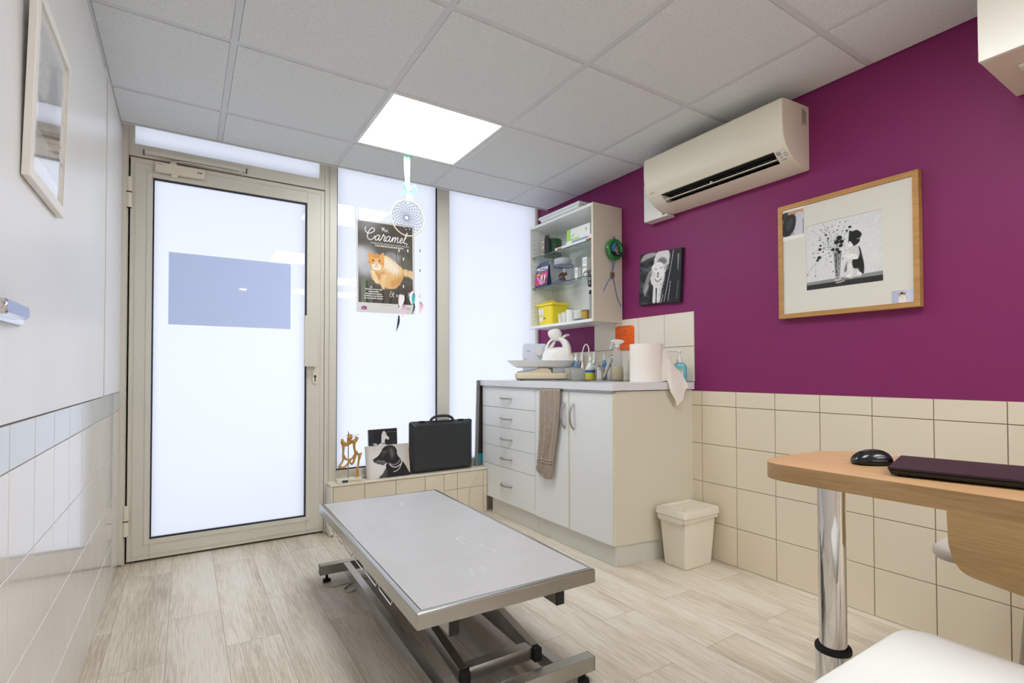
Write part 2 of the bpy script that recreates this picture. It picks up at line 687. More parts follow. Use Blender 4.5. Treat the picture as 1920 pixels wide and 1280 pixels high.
M['cream_p'] = mat('cream white plastic', '#e4ddca', rough=.4)
M['steel'] = mat('brushed stainless steel', '#b9b7b2', rough=.27, metal=1., bump=(60, .03, .0005), stretch=(1, 30, 30))
M['chrome'] = mat('polished chrome', '#d8d8d8', rough=.06, metal=1.)
M['satin'] = mat('satin nickel', '#a8a39a', rough=.3, metal=1.)
M['black_p'] = mat('black plastic', '#1d1e20', rough=.4)
M['rubber'] = mat('black rubber', '#141414', rough=.75)
M['dark'] = mat('dark interior', '#0f0f0f', rough=.7)
M['lamp'] = mat('light diffuser', '#ffffff', emit='#f6fbff', estr=8.3)
M['downlight'] = mat('downlight glow', '#ffffff', emit='#fff3e0', estr=30.)
M['print'] = mat_attr('printed picture', rough=.45)
M['print_gloss'] = mat_attr('glossy print', rough=.2)
M['oak'] = mat_wood('oak frame wood', '#c99b5e', '#a87a42', axis='Y', scale=9, ratio=9, rough=.45)
M['ink'] = mat('dark printing', '#3a3a3c', rough=.6)
M['ink_w'] = mat('white printing', '#f0f0ee', rough=.6)
M['glass'] = mat_clear('clear glass', '#f2f7f5')

# ------------------------------------------------------------------ tiles
def tile_cells(mb, place, us, zs, g=.0028, t=.006, cell=None):
    """raised tiles: place(u, z, d) gives the point at depth d off the wall; cell(i, j) picks a material slot"""
    b = .0012
    for i in range(len(us) - 1):
        for j in range(len(zs) - 1):
            mb.i = cell(i, j) if cell else 0
            u0, u1 = us[i] + g / 2, us[i + 1] - g / 2
            z0, z1 = zs[j] + g / 2, zs[j + 1] - g / 2
            ring = lambda s, d: [place(u0 + s, z0 + s, d), place(u1 - s, z0 + s, d), place(u1 - s, z1 - s, d), place(u0 + s, z1 - s, d)]
            mb.loft([ring(0, -.001), ring(0, t - b), ring(b, t)], cap0=False)

# floor
mb = MB(); mb.box(XL - .1, YB - .1, -.1, XR + .1, YW + .15, 0)
struct(mb, 'floor', M['floor'], smooth=0)

# right wall
mb = MB(); mb.box(XR + .004, YB, 0, XR + .12, YW + .15, 2.6)
struct(mb, 'wall_right', M['purple'], smooth=0)
mb = MB()
us = [YB]
u = 1.758
col = []
while u > YB:
    col.append(u); u -= .2
us = [YB] + sorted(col) + [1.9]
zs = [0, .191, .391, .591, .791, TT]
tile_cells(mb, lambda u, z, d: (XR - d + .004, u, z), us, zs, t=.006)
mb.i = 1
mb.box(XR + .003, YB, 0, XR + .0055, 1.9, TT)
struct(mb, 'wall_right_tiles', [M['tile'], M['grout']])

# splashback tiles behind the worktop
mb = MB()
tile_cells(mb, lambda u, z, d: (XR - d + .004, u, z), [1.804, 2.006, 2.205, 2.402, 2.603], [1.108, 1.297])
tile_cells(mb, lambda u, z, d: (XR - d + .004, u, z), [1.804, 2.006, 2.205, 2.402, 2.603, 2.804, 3.005, 3.2], [.9165, 1.108])
mb.i = 1
mb.box(XR + .0028, 1.804, .9165, XR + .0055, 2.603, 1.297)
mb.box(XR + .0028, 2.603, .9165, XR + .0055, 3.2, 1.108)
struct(mb, 'wall_right_splashback', [M['tile_splash'], M['grout_w']])

# left wall: tiles below, cladding above
mb = MB(); mb.box(XL - .12, YB, 0, XL - .006, YW + .15, 2.6)
struct(mb, 'wall_left', M['white_wall'], smooth=0)
mb = MB()
us = [YB] + [-2.45 + .2 * k for k in range(0, 19)] + [1.327, 1.523, 1.722, 1.926, 2.133, 2.345, 2.548, 2.735, 2.99, YW - .03]
us = sorted(u for u in us if u <= 1.2 or u > 1.3)
zs = [0, .186, .386, .586, .783, .873]
tile_cells(mb, lambda u, z, d: (XL + d - .006, u, z), us, zs, cell=lambda i, j: 2 if j == 4 else 0)
mb.i = 1
mb.box(XL - .0055, YB, 0, XL - .003, YW - .03, .873)
struct(mb, 'wall_left_tiles', [M['tile_white'], M['grout_w'], M['tile_band']])
mb = MB(); mb.box(XL - .0055, YB, .8765, XL + .006, 2.583, 2.146, bev=.0015)
struct(mb, 'wall_left_cladding', M['cladding'])
mb = MB(); mb.box(XL - .0055, 2.583, .8765, XL + .0085, 2.593, 2.146, bev=.001)
struct(mb, 'trim_1', M['beige'])
mb = MB(); mb.box(XL - .0055, 2.594, .8765, XL + .001, YW - .02, 2.2, bev=.001)
struct(mb, 'wall_left_strip', M['white_wall'])

# back wall and the bulkhead above the ceiling edge (keep the room closed)
mb = MB(); mb.box(XL - .12, YB - .12, 0, XR + .12, YB, 2.6)
struct(mb, 'wall_back', M['white_wall'], smooth=0)

# ------------------------------------------------------------------ suspended ceiling
GX, GY, GP, BW = .1452, 2.7545, .6026, .024
xs = [XL + .002] + [GX + GP * i for i in range(0, 4)] + [XR + .001]
ys = [YB] + [GY - GP * k for k in range(8, -1, -1)] + [YC - .012]
LIGHTS = [(1, 8), (1, 4)]
LIGHT_CELLS = []
for ii, jj in ((2, 8), (2, 5), (4, 3), (4, 1), (3, 3), (3, 1)):  # last four panels are out of view, added to brighten the room
    LIGHT_CELLS.append((ii, jj))
mb = MB()
for i in range(len(xs) - 1):
    for j in range(len(ys) - 1):
        if (i, j) in LIGHT_CELLS:
            continue
        gx0 = BW / 2 + .001 if i else .003
        gx1 = BW / 2 + .001 if i < len(xs) - 2 else .004
        gy0 = BW / 2 + .001 if j else .02
        gy1 = BW / 2 + .001 if j < len(ys) - 2 else .002
        x0, x1, y0, y1 = xs[i] + gx0, xs[i + 1] - gx1, ys[j] + gy0, ys[j + 1] - gy1
        z = ZC - .0025
        b = .0015
        mb.loft([[(x0, y0, ZC + .012), (x1, y0, ZC + .012), (x1, y1, ZC + .012), (x0, y1, ZC + .012)],
                 [(x0, y0, z + b), (x1, y0, z + b), (x1, y1, z + b), (x0, y1, z + b)],
                 [(x0 + b, y0 + b, z), (x1 - b, y0 + b, z), (x1 - b, y1 - b, z), (x0 + b, y1 - b, z)]], cap0=True)
struct(mb, 'ceiling', M['ceil_tile'], smooth=0)
mb = MB()
for x in xs[1:-1]:
    mb.box(x - BW / 2, YB, ZC, x + BW / 2, YC - .002, ZC + .004)
for y in ys[1:-1]:
    mb.box(XL, y - BW / 2, ZC + .0002, XR, y + BW / 2, ZC + .0042)
mb.box(XL - .006, YC - .012, ZC - .006, XR + .003, YC + .001, ZC + .03)
mb.box(XL - .006, YB, ZC - .002, XL + .004, YC, ZC + .004)
struct(mb, 'trim_2', M['ceil_bar'], smooth=0)
mb = MB(); mb.box(XL - .12, YB - .1, ZC + .05, XR + .12, YW + .15, ZC + .3)
mb.box(XL - .006, YC - .03, ZC + .012, XR + .003, YC - .013, ZC + .05)
struct(mb, 'ceiling_slab', M['white_wall'], smooth=0)

for n, (i, j) in enumerate(LIGHT_CELLS):
    x0, x1, y0, y1 = xs[i] + BW / 2 + .001, xs[i + 1] - BW / 2 - .001, ys[j] + BW / 2 + .001, ys[j + 1] - BW / 2 - .001
    cx, cy = (x0 + x1) / 2, (y0 + y1) / 2
    lab = ['square lit LED panel in the ceiling above the hanging dreamcatcher', 'square LED panel in the ceiling over the white stool',
           'added unseen narrow LED panel in the ceiling just behind the wall cupboard', 'added unseen narrow LED panel in the back ceiling corner by the plum wall',
           'added unseen square LED panel in the ceiling, second from the back', 'added unseen square LED panel farthest back in the ceiling'][n]
    t = thing('ceiling_light', lab, 'ceiling light', (cx, cy, ZC), group='square ceiling light panels')
    mb = MB()
    fw_ = .011
    for a in ((x0, y0, x1, y0 + fw_), (x0, y1 - fw_, x1, y1), (x0, y0 + fw_, x0 + fw_, y1 - fw_), (x1 - fw_, y0 + fw_, x1, y1 - fw_)):
        mb.box(a[0], a[1], ZC - .003, a[2], a[3], ZC + .01)
    build(mb, 'frame', M['white_p'], t, 0)
    mb = MB(); mb.box(x0 + fw_, y0 + fw_, ZC - .001, x1 - fw_, y1 - fw_, ZC + .008)
    build(mb, 'diffuser', M['lamp'], t, 0)

t = thing('downlight', 'small round downlight in the ceiling at the back of the room', 'ceiling light', (.707, -1.935, ZC - .003))
mb = MB(); mb.lathe([(.05, 0), (.062, -.001), (.064, -.004), (.05, -.006), (.048, -.003)], (.707, -1.935, ZC - .003), 32, cap0=False, cap1=False)
build(mb, 'rim', M['white_p'], t)
mb = MB(); mb.lathe([(.047, -.0035), (.047, -.002)], (.707, -1.935, ZC - .003), 32)
build(mb, 'lens', M['downlight'], t)

# ------------------------------------------------------------------ window wall
YF = 3.25                       # front of the fixed frame
mb = MB()
mb.box(XL - .006, YF - .006, 0, -.252, YF + .08, 2.26, bev=.002)
mb.box(XL - .006, YF - .022, .01, XL + .022, YF - .0065, 2.19, bev=.003)
struct(mb, 'trim_3', M['beige'])
mb = MB(); mb.box(-.2518, YF + .052, 0, -.2440 + .03, YF + .0795, 2.0855); mb.box(.69, YF + .058, 0, .7143, YF + .0795, 2.0855); mb.box(-.2139, YF + .058, 2.06, .6899, YF + .0795, 2.0855)
mb.box(-.2139, YF + .02, 0, .6899, YF + .05, .008)
struct(mb, 'trim_11', M['beige_dk'], 0)  # dark strips added behind the leaf gaps to stop daylight leaking in
                                   # post at the left wall
mb = MB()                                                           # post between door and window
mb.box(.7145, YF - .004, 0, .732, YF + .08, 2.26, bev=.002)
mb.box(.7325, YF, 0, .742, YF + .08, 2.26, bev=.0015)
mb.box(.7425, YF - .004, 0, .786, YF + .08, 2.26, bev=.002)
struct(mb, 'trim_4', M['beige'])
mb = MB()                                                           # post between the two windows
mb.box(1.466, YF, .36, 1.551, YF + .08, 2.26, bev=.002)
struct(mb, 'trim_5', M['beige'])
mb = MB()                                                           # bar over the door
mb.box(-.2515, YF - .002, 2.086, .714, YF + .08, 2.15, bev=.002)
struct(mb, 'trim_6', M['beige'])
mb = MB()                                                           # rail under the windows
mb.box(.7865, YF, .3065, 1.4655, YF + .08, .366, bev=.002)
mb.box(1.4665, YF, .3065, XR + .003, YF + .08, .359, bev=.002)
mb.box(.80, YF - .012, .308, 1.46, YF - .0005, .33, bev=.003)
struct(mb, 'trim_7', M['beige'])
mb = MB(); mb.box(XR - .014, YF, .36, XR + .003, YF + .08, 2.26, bev=.001)
struct(mb, 'trim_8', M['beige'])
mb = MB(); mb.box(.735, YF + .082, -.02, XR + .1, YF + .12, .34)   # plinth course outside, under the glass
mb.box(XL - .1, YF - .12, 2.262, XR + .1, YF + .12, 2.6)
struct(mb, 'wall_front', M['white_wall'], smooth=0)

def window(n, x0, z0, x1, z1, label, gas):
    t = thing('window_%d' % n, label, 'window', (x0, YF + .03, z0), kind='structure')
    mb = MB(); mb.pane(x0, YF + .024, z0, x1, YF + .03, z1)
    build(mb, 'glass', M['pane'], t, 0)
    mb = MB()
    g = .0075
    for q in gas:
        if q == 'l': mb.box(x0, YF + .016, z0, x0 + g, YF + .0238, z1)
        if q == 'r': mb.box(x1 - g, YF + .016, z0, x1, YF + .0238, z1)
        if q == 'b': mb.box(x0 + g, YF + .016, z0, x1 - g, YF + .0238, z0 + g)
        if q == 't': mb.box(x0 + g, YF + .016, z1 - g, x1 - g, YF + .0238, z1)
    build(mb, 'gasket', M['gasket'], t, 0)

window(1, -.2515, 2.1505, .714, 2.26, 'narrow frosted window above the glass door', 'lr')
mb = MB(); mb.box(.685, YF, 2.1505, .714, YF + .022, 2.26); mb.box(-.2515, YF, 2.1505, -.227, YF + .022, 2.26)
struct(mb, 'trim_9', M['beige'], 0)
window(2, .7865, .3665, 1.4655, 2.26, 'tall frosted window with the orange cat poster', 'lrb')
window(3, 1.5515, .3595, XR - .0145, 2.26, 'tall frosted window beside the plum wall', 'l')

# door
YD = 3.256
t = thing('door_1', 'beige framed door with a large frosted glass pane', 'door', (.235, YD + .03, 0), kind='structure')
DX0, DX1, DZ0, DZ1 = -.244, .7125, .012, 2.079
GX0, GX1, GZ0, GZ1 = -.150, .612, .111, 1.989
mb = MB()
mb.box(DX0, YD - .006, DZ0, GX0, YD + .05, DZ1, bev=.0015)
mb.box(GX1, YD - .006, DZ0, DX1, YD + .05, DZ1, bev=.0015)
mb.box(GX0 + .0003, YD - .006, DZ0, GX1 - .0003, YD + .05, GZ0, bev=.0015)
mb.box(GX0 + .0003, YD - .006, GZ1, GX1 - .0003, YD + .05, DZ1, bev=.0015)
# glazing beads and the step around the leaf
for (a, b, c, d) in ((DX0 + .02, DZ0 + .022, DX0 + .0225, DZ1 - .022), (DX1 - .0225, DZ0 + .022, DX1 - .02, DZ1 - .022),
                     (DX0 + .02, DZ0 + .022, DX1 - .02, DZ0 + .0245), (DX0 + .02, DZ1 - .0245, DX1 - .02, DZ1 - .022)):
    mb.box(a, YD - .0085, b, c, YD - .004, d)
for (a, b, c, d) in ((GX0 - .024, GZ0 - .024, GX0 - .001, GZ1 + .024), (GX1 + .001, GZ0 - .024, GX1 + .024, GZ1 + .024),
                     (GX0 - .001, GZ0 - .024, GX1 + .001, GZ0 - .001), (GX0 - .001, GZ1 + .001, GX1 + .001, GZ1 + .024)):
    mb.box(a, YD - .0095, b, c, YD - .004, d, bev=.0012)
build(mb, 'leaf_frame', M['beige'], t)
mb = MB(); mb.pane(GX0 + .001, YD + .016, GZ0 + .001, GX1 - .001, YD + .022, GZ1 - .001)
build(mb, 'glass', M['pane'], t, 0)
mb = MB()
g = .0075
mb.box(GX0 + .001, YD, GZ0 + .001, GX0 + g, YD + .0155, GZ1 - .001); mb.box(GX1 - g, YD, GZ0 + .001, GX1 - .001, YD + .0155, GZ1 - .001)
mb.box(GX0 + g, YD, GZ0 + .001, GX1 - g, YD + .0155, GZ0 + g); mb.box(GX0 + g, YD, GZ1 - g, GX1 - g, YD + .0155, GZ1 - .001)
build(mb, 'gasket', M['gasket'], t, 0)
# pull handle: a hollow box profile standing off the stile
mb = MB()
hx0, hx1, hz0, hz1 = .590, .663, 1.006, 1.306
yo = YD - .062
poly = [(hx1, YD - .0096), (hx1, yo + .004), (hx1 - .004, yo), (hx0 + .003, yo), (hx0, yo + .003), (hx0, yo + .016), (hx0 + .004, yo + .016), (hx0 + .004, yo + .005),
        (hx1 - .007, yo + .005), (hx1 - .005, yo + .007), (hx1 - .005, YD - .0096)]
mb.prism(poly, (0, 0, hz0), (1, 0, 0), (0, 1, 0), (0, 0, hz1 - hz0))
build(mb, 'door_handle', M['beige'], t)
mb = MB()
prof = [(a, b) for a, b in rrect(.030, .062, .0149, 6)]
mb.prism(prof, (.66, YD - .0064, .935), (1, 0, 0), (0, 0, 1), (0, -.006, 0))
ks = build(mb, 'lock', M['cream_p'], t)
mb = MB()
mb.cyl((.66, YD - .0126, .946), (.66, YD - .0140, .946), .0085, n=16)
mb.box(.6565, YD - .0139, .915, .6635, YD - .0126, .946, bev=.0005)
build(mb, 'keyhole', M['beige_dk'], ks)
for z0, z1 in ((1.812, 1.968), (.147, .297)):
    mb = MB()
    mb.cyl((-.2475, YD - .021, z0), (-.2475, YD - .021, z1), .0125, n=20)
    h = build(mb, 'hinge', M['cream_p'], t)
    mb = MB(); zm = (z0 + z1) / 2
    mb.cyl((-.2475, YD - .021, zm - .003), (-.2475, YD - .021, zm + .003), .0128, n=20)
    mb.cyl((-.2475, YD - .021, z0 - .002), (-.2475, YD - .021, z0 - .0003), .011, n=20)
    build(mb, 'hinge_ring', M['black_p'], h)

# door closer
t = thing('door_closer', 'beige door closer box with a sliding arm at the top of the glass door', 'door closer', (-.03, YD - .03, 2.04))
mb = MB(); mb.box(-.139, YD - .046, 2.017, .081, YD - .0097, 2.063, bev=.003)
cb = build(mb, 'closer_body', M['cream_p'], t)
mb = MB(); mb.box(-.132, YD - .0468, 2.052, -.105, YD - .0462, 2.0535)
build(mb, 'marking', M['ink'], cb)
for x in (.048, .06):
    mb = MB(); mb.box(x, YD - .0468, 2.038, x + .008, YD - .0462, 2.044)
    build(mb, 'setting_mark', M['ink'], cb)
mb = MB(); mb.lathe([(.016, 0), (.016, .009), (.013, .012), (.004, .013)], (-.056, YD - .046 + .022, 2.017), 24, axis=(0, 0, -1), cap0=False)
build(mb, 'adjuster_cap', M['cream_p'], t)
mb = MB(); mb.box(-.186, YD - .034, 2.098, .281, YD - .0085, 2.118, bev=.0015)
rl = build(mb, 'slide_rail', M['beige'], t)
for x in (-.190, .2815):
    mb = MB(); mb.box(x, YD - .035, 2.0975, x + .0045, YD - .008, 2.1185)
    build(mb, 'end_cap', M['black_p'], rl)
mb = MB()
mb.box(-.075, YD - .033, 2.0635, -.045, YD - .013, 2.0775, bev=.002)
mb.tube([(-.06, YD - .024, 2.077), (-.045, YD - .024, 2.088), (.0, YD - .027, 2.0905), (.255, YD - .027, 2.0905)], .0065, n=8, flat=.7)
mb.box(.245, YD - .032, 2.087, .262, YD - .022, 2.0975, bev=.001)
build(mb, 'closer_arm', M['beige'], t)

# blank panel on the door pane
M['notice'] = mat('blue grey film', '#98a4c2', rough=.03, spec=.5, emit='#aab8d9', estr=.3)  # emission stands in for daylight coming through the film
mb = MB(); mb.box(-.078, YD + .0140, 1.227, .525, YD + .0156, 1.613)
solo(mb, 'privacy_panel', M['notice'], 'blue grey blank rectangular panel stuck on the frosted door glass', 'sign', (.22, YD + .0150, 1.227), smooth=0)

# low tiled wall and sill under the windows
mb = MB(); mb.box(.733, 3.1385, 0, 1.787, YF - .001, .29); mb.box(1.7871, 3.208, 0, XR + .003, YF - .001, .3055)
mb.i = 1
jz = .182
pl = lambda u, z, d: (u, 3.1385 - d, z)
mb.i = 1
tile_cells(mb, pl, [.742, .929, 1.127, 1.324, 1.459], [0, .095, .292], cell=lambda i, j: 1)
tile_cells(mb, pl, [1.459, 1.557, 1.757, 1.787], [0, jz, .292], cell=lambda i, j: 1)
tile_cells(mb, lambda u, z, d: (.733 - d, u, z), [3.139, YF - .012], [0, .292], cell=lambda i, j: 2)
mb.i = 3
mb.box(.7325, 3.1385, 0, 1.786, 3.137, .292)
struct(mb, 'wall_front_low', [M['white_wall'], M['tile'], M['white_p'], M['grout']])
mb = MB()
mb.box(.727, 3.128, .2925, 1.787, YF - .0005, .3055, bev=.005, seg=3)
mb.box(.727, 3.129, .01, .741, 3.1415, .294, bev=.004, seg=3)
struct(mb, 'trim_10', M['cream_p'])

# ------------------------------------------------------------------ base cabinets
CX = 1.791                      # face of doors and drawers
CY0, CY1, CYM = 1.880, 3.204, 2.554
sideY = lambda x: CY0 - (x - CX) / (XR - CX) * .062     # the end panel runs slightly out of square
M['cab'] = mat('white cabinet front', '#e9ebea', rough=.33, spec=.45)
M['cab_side'] = mat('warm white cabinet panel', '#d9d3c0', rough=.36, spec=.45)
M['plinth'] = mat('grey white plinth', '#d4d3ca', rough=.45)
M['edge'] = mat('cream edge banding', '#dcd9bd', rough=.4)
XB = XR - .012

def bow_handle(mb, p, q, out, rise, r=.0042):
    """arched bar between two feet p and q, standing off along `out`"""
    p, q, out = Vector(p), Vector(q), Vector(out)
    pts, rad = [], []
    n = 14
    for i in range(n + 1):
        t = i / n
        h = rise * (math.sin(PI * t) ** .55)
        pts.append(p.lerp(q, t) + out * h)
        rad.append(r * (1.25 if i in (0, n) else 1.0))
    mb.tube(pts, rad, n=8, flat=.72)

t = thing('drawer_cabinet', 'white base cabinet of five drawers with bow handles under the worktop', 'cabinet', (2.05, (CYM + CY1) / 2, 0))
mb = MB()
mb.box(CX + .020, CY1 - .018, .105, XB, CY1, .872)
mb.box(CX + .020, CYM + .001, .105, XB, CYM + .017, .872)
mb.box(CX + .020, CYM + .0172, .105, XB, CY1 - .0182, .122)
mb.box(XB - .006, CYM + .0172, .1225, XB, CY1 - .0182, .872)
mb.box(CX + .02, CYM + .0172, .855, CX + .1, CY1 - .0182, .872)
build(mb, 'carcass', M['cab'], t, 0)
mb = MB(); mb.box(CX + .017, CYM + .0005, 0.0005, CX + .033, 3.092, .1045, bev=.001)
build(mb, 'plinth', M['plinth'], t)
for xa, xb in ((CX + .02, CX + .075), (XB - .08, XB - .02)):
    mb = MB(); mb.box(xa, CY1 - .014, .0005, xb, CY1 - .001, .1045)
    build(mb, 'foot_panel', M['cab_side'], t, 0)
zs = [.108, .338, .4695, .6005, .7325, .8645]
for k in range(5):
    mb = MB(); mb.box(CX, CYM + .0015, zs[k] + .0012, CX + .0195, CY1 - .001, zs[k + 1] - .0012, bev=.0012)
    d = build(mb, 'drawer', M['cab'], t)
    zc = [.222, .398, .527, .661, .796][k]
    mb = MB(); bow_handle(mb, (CX - .0003, 2.950, zc), (CX - .0003, 2.812, zc), (-1, 0, 0), .024, .0058)
    build(mb, 'handle', M['satin'], d)

t = thing('sink_cabinet', 'white two-door base cabinet under the sink with a cream end panel', 'cabinet', (2.05, (CYM + CY0) / 2, 0))
mb = MB()
mb.box(CX + .020, CYM - .018, .105, XB, CYM - .001, .872)
mb.box(CX + .020, CY0 + .02, .105, XB, CYM - .0182, .122)
mb.box(XB - .006, CY0 + .02, .1225, XB, CYM - .0182, .872)
build(mb, 'carcass', M['cab'], t, 0)
mb = MB()
mb.hexa([(CX + .0200, sideY(CX), .103), (XR - .001, sideY(XR), .103), (XR - .001, sideY(XR) + .018, .103), (CX + .0200, sideY(CX) + .018, .103),
         (CX + .0200, sideY(CX), .872), (XR - .001, sideY(XR), .872), (XR - .001, sideY(XR) + .018, .872), (CX + .0200, sideY(CX) + .018, .872)], bev=.001)
mb.hexa([(CX + .0205, sideY(CX) - .0006, .103), (XR - .002, sideY(XR) - .0006, .103), (XR - .002, sideY(XR) - .0001, .103), (CX + .0205, sideY(CX) - .0001, .103),
         (CX + .0205, sideY(CX) - .0006, .118), (XR - .002, sideY(XR) - .0006, .118), (XR - .002, sideY(XR) - .0001, .118), (CX + .0205, sideY(CX) - .0001, .118)])
build(mb, 'end_panel', M['cab_side'], t)
mb = MB()
mb.box(CX + .017, CY0 + .006, 0.0005, CX + .033, CYM - .0005, .1025, bev=.001)
mb.hexa([(CX + .0335, CY0 + .006, .0005), (XR - .01, sideY(XR) + .012, .0005), (XR - .01, sideY(XR) + .028, .0005), (CX + .0335, CY0 + .022, .0005),
         (CX + .0335, CY0 + .006, .1025), (XR - .01, sideY(XR) + .012, .1025), (XR - .01, sideY(XR) + .028, .1025), (CX + .0335, CY0 + .022, .1025)])
build(mb, 'plinth', M['plinth'], t)
for y0, y1, hy in ((2.2275, CYM - .0015, 2.265), (CY0, 2.2245, 2.186)):
    mb = MB(); mb.box(CX, y0, .106, CX + .0195, y1, .8615, bev=.0012)
    mb.i = 1
    mb.box(CX - .0004, y0 + .0005 if hy > 2.2 else y1 - .006, .108, CX + .006, y0 + .006 if hy > 2.2 else y1 - .0005, .8595)
    if hy < 2.2:
        mb.box(CX - .0004, y0 - .0004, .108, CX + .019, y0 + .004, .8595)
    d = build(mb, 'door', [M['cab'], M['edge']], t)
    mb = MB(); bow_handle(mb, (CX - .0005, hy, .658), (CX - .0005, hy, .796), (-1, 0, 0), .027, .006)
    build(mb, 'handle', M['satin'], d)

# worktop with the sink cut-out
M['worktop'] = mat('white laminate worktop', '#e4e6e8', rough=.25, spec=.5, var=(6, '#dcdde0', .4))
WZ0, WZ1 = .876, .9145
SX0, SX1, SY0, SY1 = 1.86, 2.085, 2.065, 2.42
wy = lambda x: 1.870 - (x - 1.777) / (XR - 1.777) * .066
t = thing('worktop', 'white laminate worktop on the base cabinets', 'worktop', (2.05, 2.54, WZ0))
mb = MB()
mb.box(1.777, SY1, WZ0, XR - .001, 3.213, WZ1)
mb.box(1.777, SY0, WZ0, SX0, SY1 - .0001, WZ1)
mb.box(SX1, SY0, WZ0, XR - .001, SY1 - .0001, WZ1)
mb.hexa([(1.777, wy(1.777), WZ0), (XR - .001, wy(XR), WZ0), (XR - .001, SY0 - .0001, WZ0), (1.777, SY0 - .0001, WZ0),
         (1.777, wy(1.777), WZ1), (XR - .001, wy(XR), WZ1), (XR - .001, SY0 - .0001, WZ1), (1.777, SY0 - .0001, WZ1)])
build(mb, 'slab', M['worktop'], t, 0)
M['profile'] = mat('grey aluminium profile', '#b9bab8', rough=.4, metal=.3)
for ya, yb in ((1.885, 2.281), (2.487, 3.2)):
    mb = MB(); mb.box(1.788, ya, WZ0 - .0132, 1.8105, yb, WZ0 - .0005)
    build(mb, 'edge_profile', M['profile'], t, 0)

t = thing('sink', 'inset stainless steel sink in the white worktop', 'sink', (2.085, 2.2, WZ1))
mb = MB()
i_ = [(SX0 + .006, SY0 + .006), (SX1 - .006, SY0 + .006), (SX1 - .006, SY1 - .006), (SX0 + .006, SY1 - .006)]
z = WZ1
R3 = lambda L, z: [(x, y, z) for x, y in L]
# rim and bowl; the drainer is a flat field beside it
mb.loft([R3([(SX0 - .012, SY0 - .012), (SX1 + .012, SY0 - .012), (SX1 + .012, SY1 + .012), (SX0 - .012, SY1 + .012)], z + .0006),
         R3([(SX0 - .012, SY0 - .012), (SX1 + .012, SY0 - .012), (SX1 + .012, SY1 + .012), (SX0 - .012, SY1 + .012)], z + .0030),
         R3(i_, z + .0012), R3([(a + .012 * (1 if a < 1.98 else -1), b + .012 * (1 if b < 2.25 else -1)) for a, b in i_], z - .14)], cap0=False, cap1=True)
mb.box(1.85, SY1 + .0125, z + .0006, 2.262, 2.60, z + .003, bev=.001)
mb.box(SX1 + .0125, SY0 - .012, z + .0006, 2.262, SY1 + .012, z + .003, bev=.001)
for k in range(7):
    mb.box(1.88 + k * .045, SY1 + .03, z + .0031, 1.895 + k * .045, 2.58, z + .0043, bev=.0006)
build(mb, 'bowl', M['steel'], t)
mb = MB(); mb.lathe([(.03, 0), (.03, .003), (.02, .0045)], (1.972, 2.24, z - .1398), 24)
build(mb, 'drain', M['chrome'], t)

# faucet
t = thing('faucet', 'chrome mixer tap with raised spout beside the spray bottle', 'faucet', (2.13, 2.345, WZ1 + .003))
bx, by, bz = 2.13, 2.3450, WZ1 + .0046
mb = MB()
mb.lathe([(.028, 0), (.028, .006), (.022, .010), (.021, .062), (.023, .066), (.023, .074), (.017, .082), (.006, .085)], (bx, by, bz), 24)
b_ = build(mb, 'body', M['chrome'], t)
mb = MB()
dv = Vector((.843, -.537, 0))
p0 = Vector((bx, by, bz + .012)) + dv * .016
mb.tube([p0, p0 + dv * .03 + Vector((0, 0, .07)), p0 + dv * .055 + Vector((0, 0, .125))], [.0135, .0125, .0120], n=12)
e = p0 + dv * .055 + Vector((0, 0, .125))
mb.cyl(e + dv * -.010 + Vector((0, 0, .004)), e + dv * .024 + Vector((0, 0, -.004)), .0145, .0150, n=16)
build(mb, 'spout', M['chrome'], t)
mb = MB(); mb.tube([(bx, by, bz + .082), (bx - .03, by - .008, bz + .100), (bx - .062, by - .02, bz + .112)], [.007, .006, .005], n=8)
build(mb, 'lever', M['chrome'], b_)

# towel over the door edge
M['towel'] = mat('taupe terry cloth', '#b3a393', rough=.95, spec=.1, sheen=.3, bump=(420, .7, .003), var=(60, '#9a8a7a', .25))
mb = MB()
rows = []
nz, ny = 34, 22
for k in range(nz + 1):
    f = k / nz
    z = .868 - f * .478
    ya = 2.482 + .027 * f - .012 * math.sin(f * 3)      # far edge
    yb = 2.284 + .060 * f - .01 * math.sin(f * 5)       # near edge
    row = []
    for j in range(ny + 1):
        g = j / ny
        y = ya + (yb - ya) * g
        fold = .011 * math.sin(g * 9 + 1.2 * f) * (.25 + .75 * f) + .006 * math.sin(g * 17 - 2 * f)
        fold += .012 * math.exp(-((g - .72 + .22 * f) / .05) ** 2) * min(1, 2 * f)
        x = CX - .016 - .006 * f - abs(fold)
        if f > .97: x += .004
        zz = z - (.028 * math.sin(g * PI * .8) * f) + .014 * f * (1 - g)
        row.append((x, y, zz))
    rows.append(row)
back = []
for k in range(1, 10):                                   # over the top edge and down the inside
    f = k / 9
    row = []
    for j in range(ny + 1):
        p = rows[0][j]
        if f <= .45:
            a = f / .45 * PI
            row.append((p[0] + .019 - .019 * math.cos(a), p[1], .868 + .006 * math.sin(a)))
        else:
            row.append((p[0] + .038 , p[1], .868 - (f - .45) * .2))
    back.append(row)
mb.sheet(back[::-1] + rows, thick=.0035)
t = thing('towel', 'taupe terry towel hanging over the cabinet door edge', 'towel', (CX - .015, 2.38, .39))
build(mb, 'cloth', M['towel'], t, 60)
M['towel_band'] = mat('woven towel band', '#c4b6a6', rough=.9)
mb = MB()
for zz in (.478, .462):
    pts = []
    for j in range(ny + 1):
        k = int((.868 - zz) / .478 * nz)
        p = rows[k][j]
        pts.append((p[0] - .0032, p[1], zz - .02 * math.sin(j / ny * PI * .8) + .01 * (1 - j / ny)))
    mb.tube(pts, .0022, n=6, flat=.6)
build(mb, 'woven_band', M['towel_band'], t)
mb = MB()
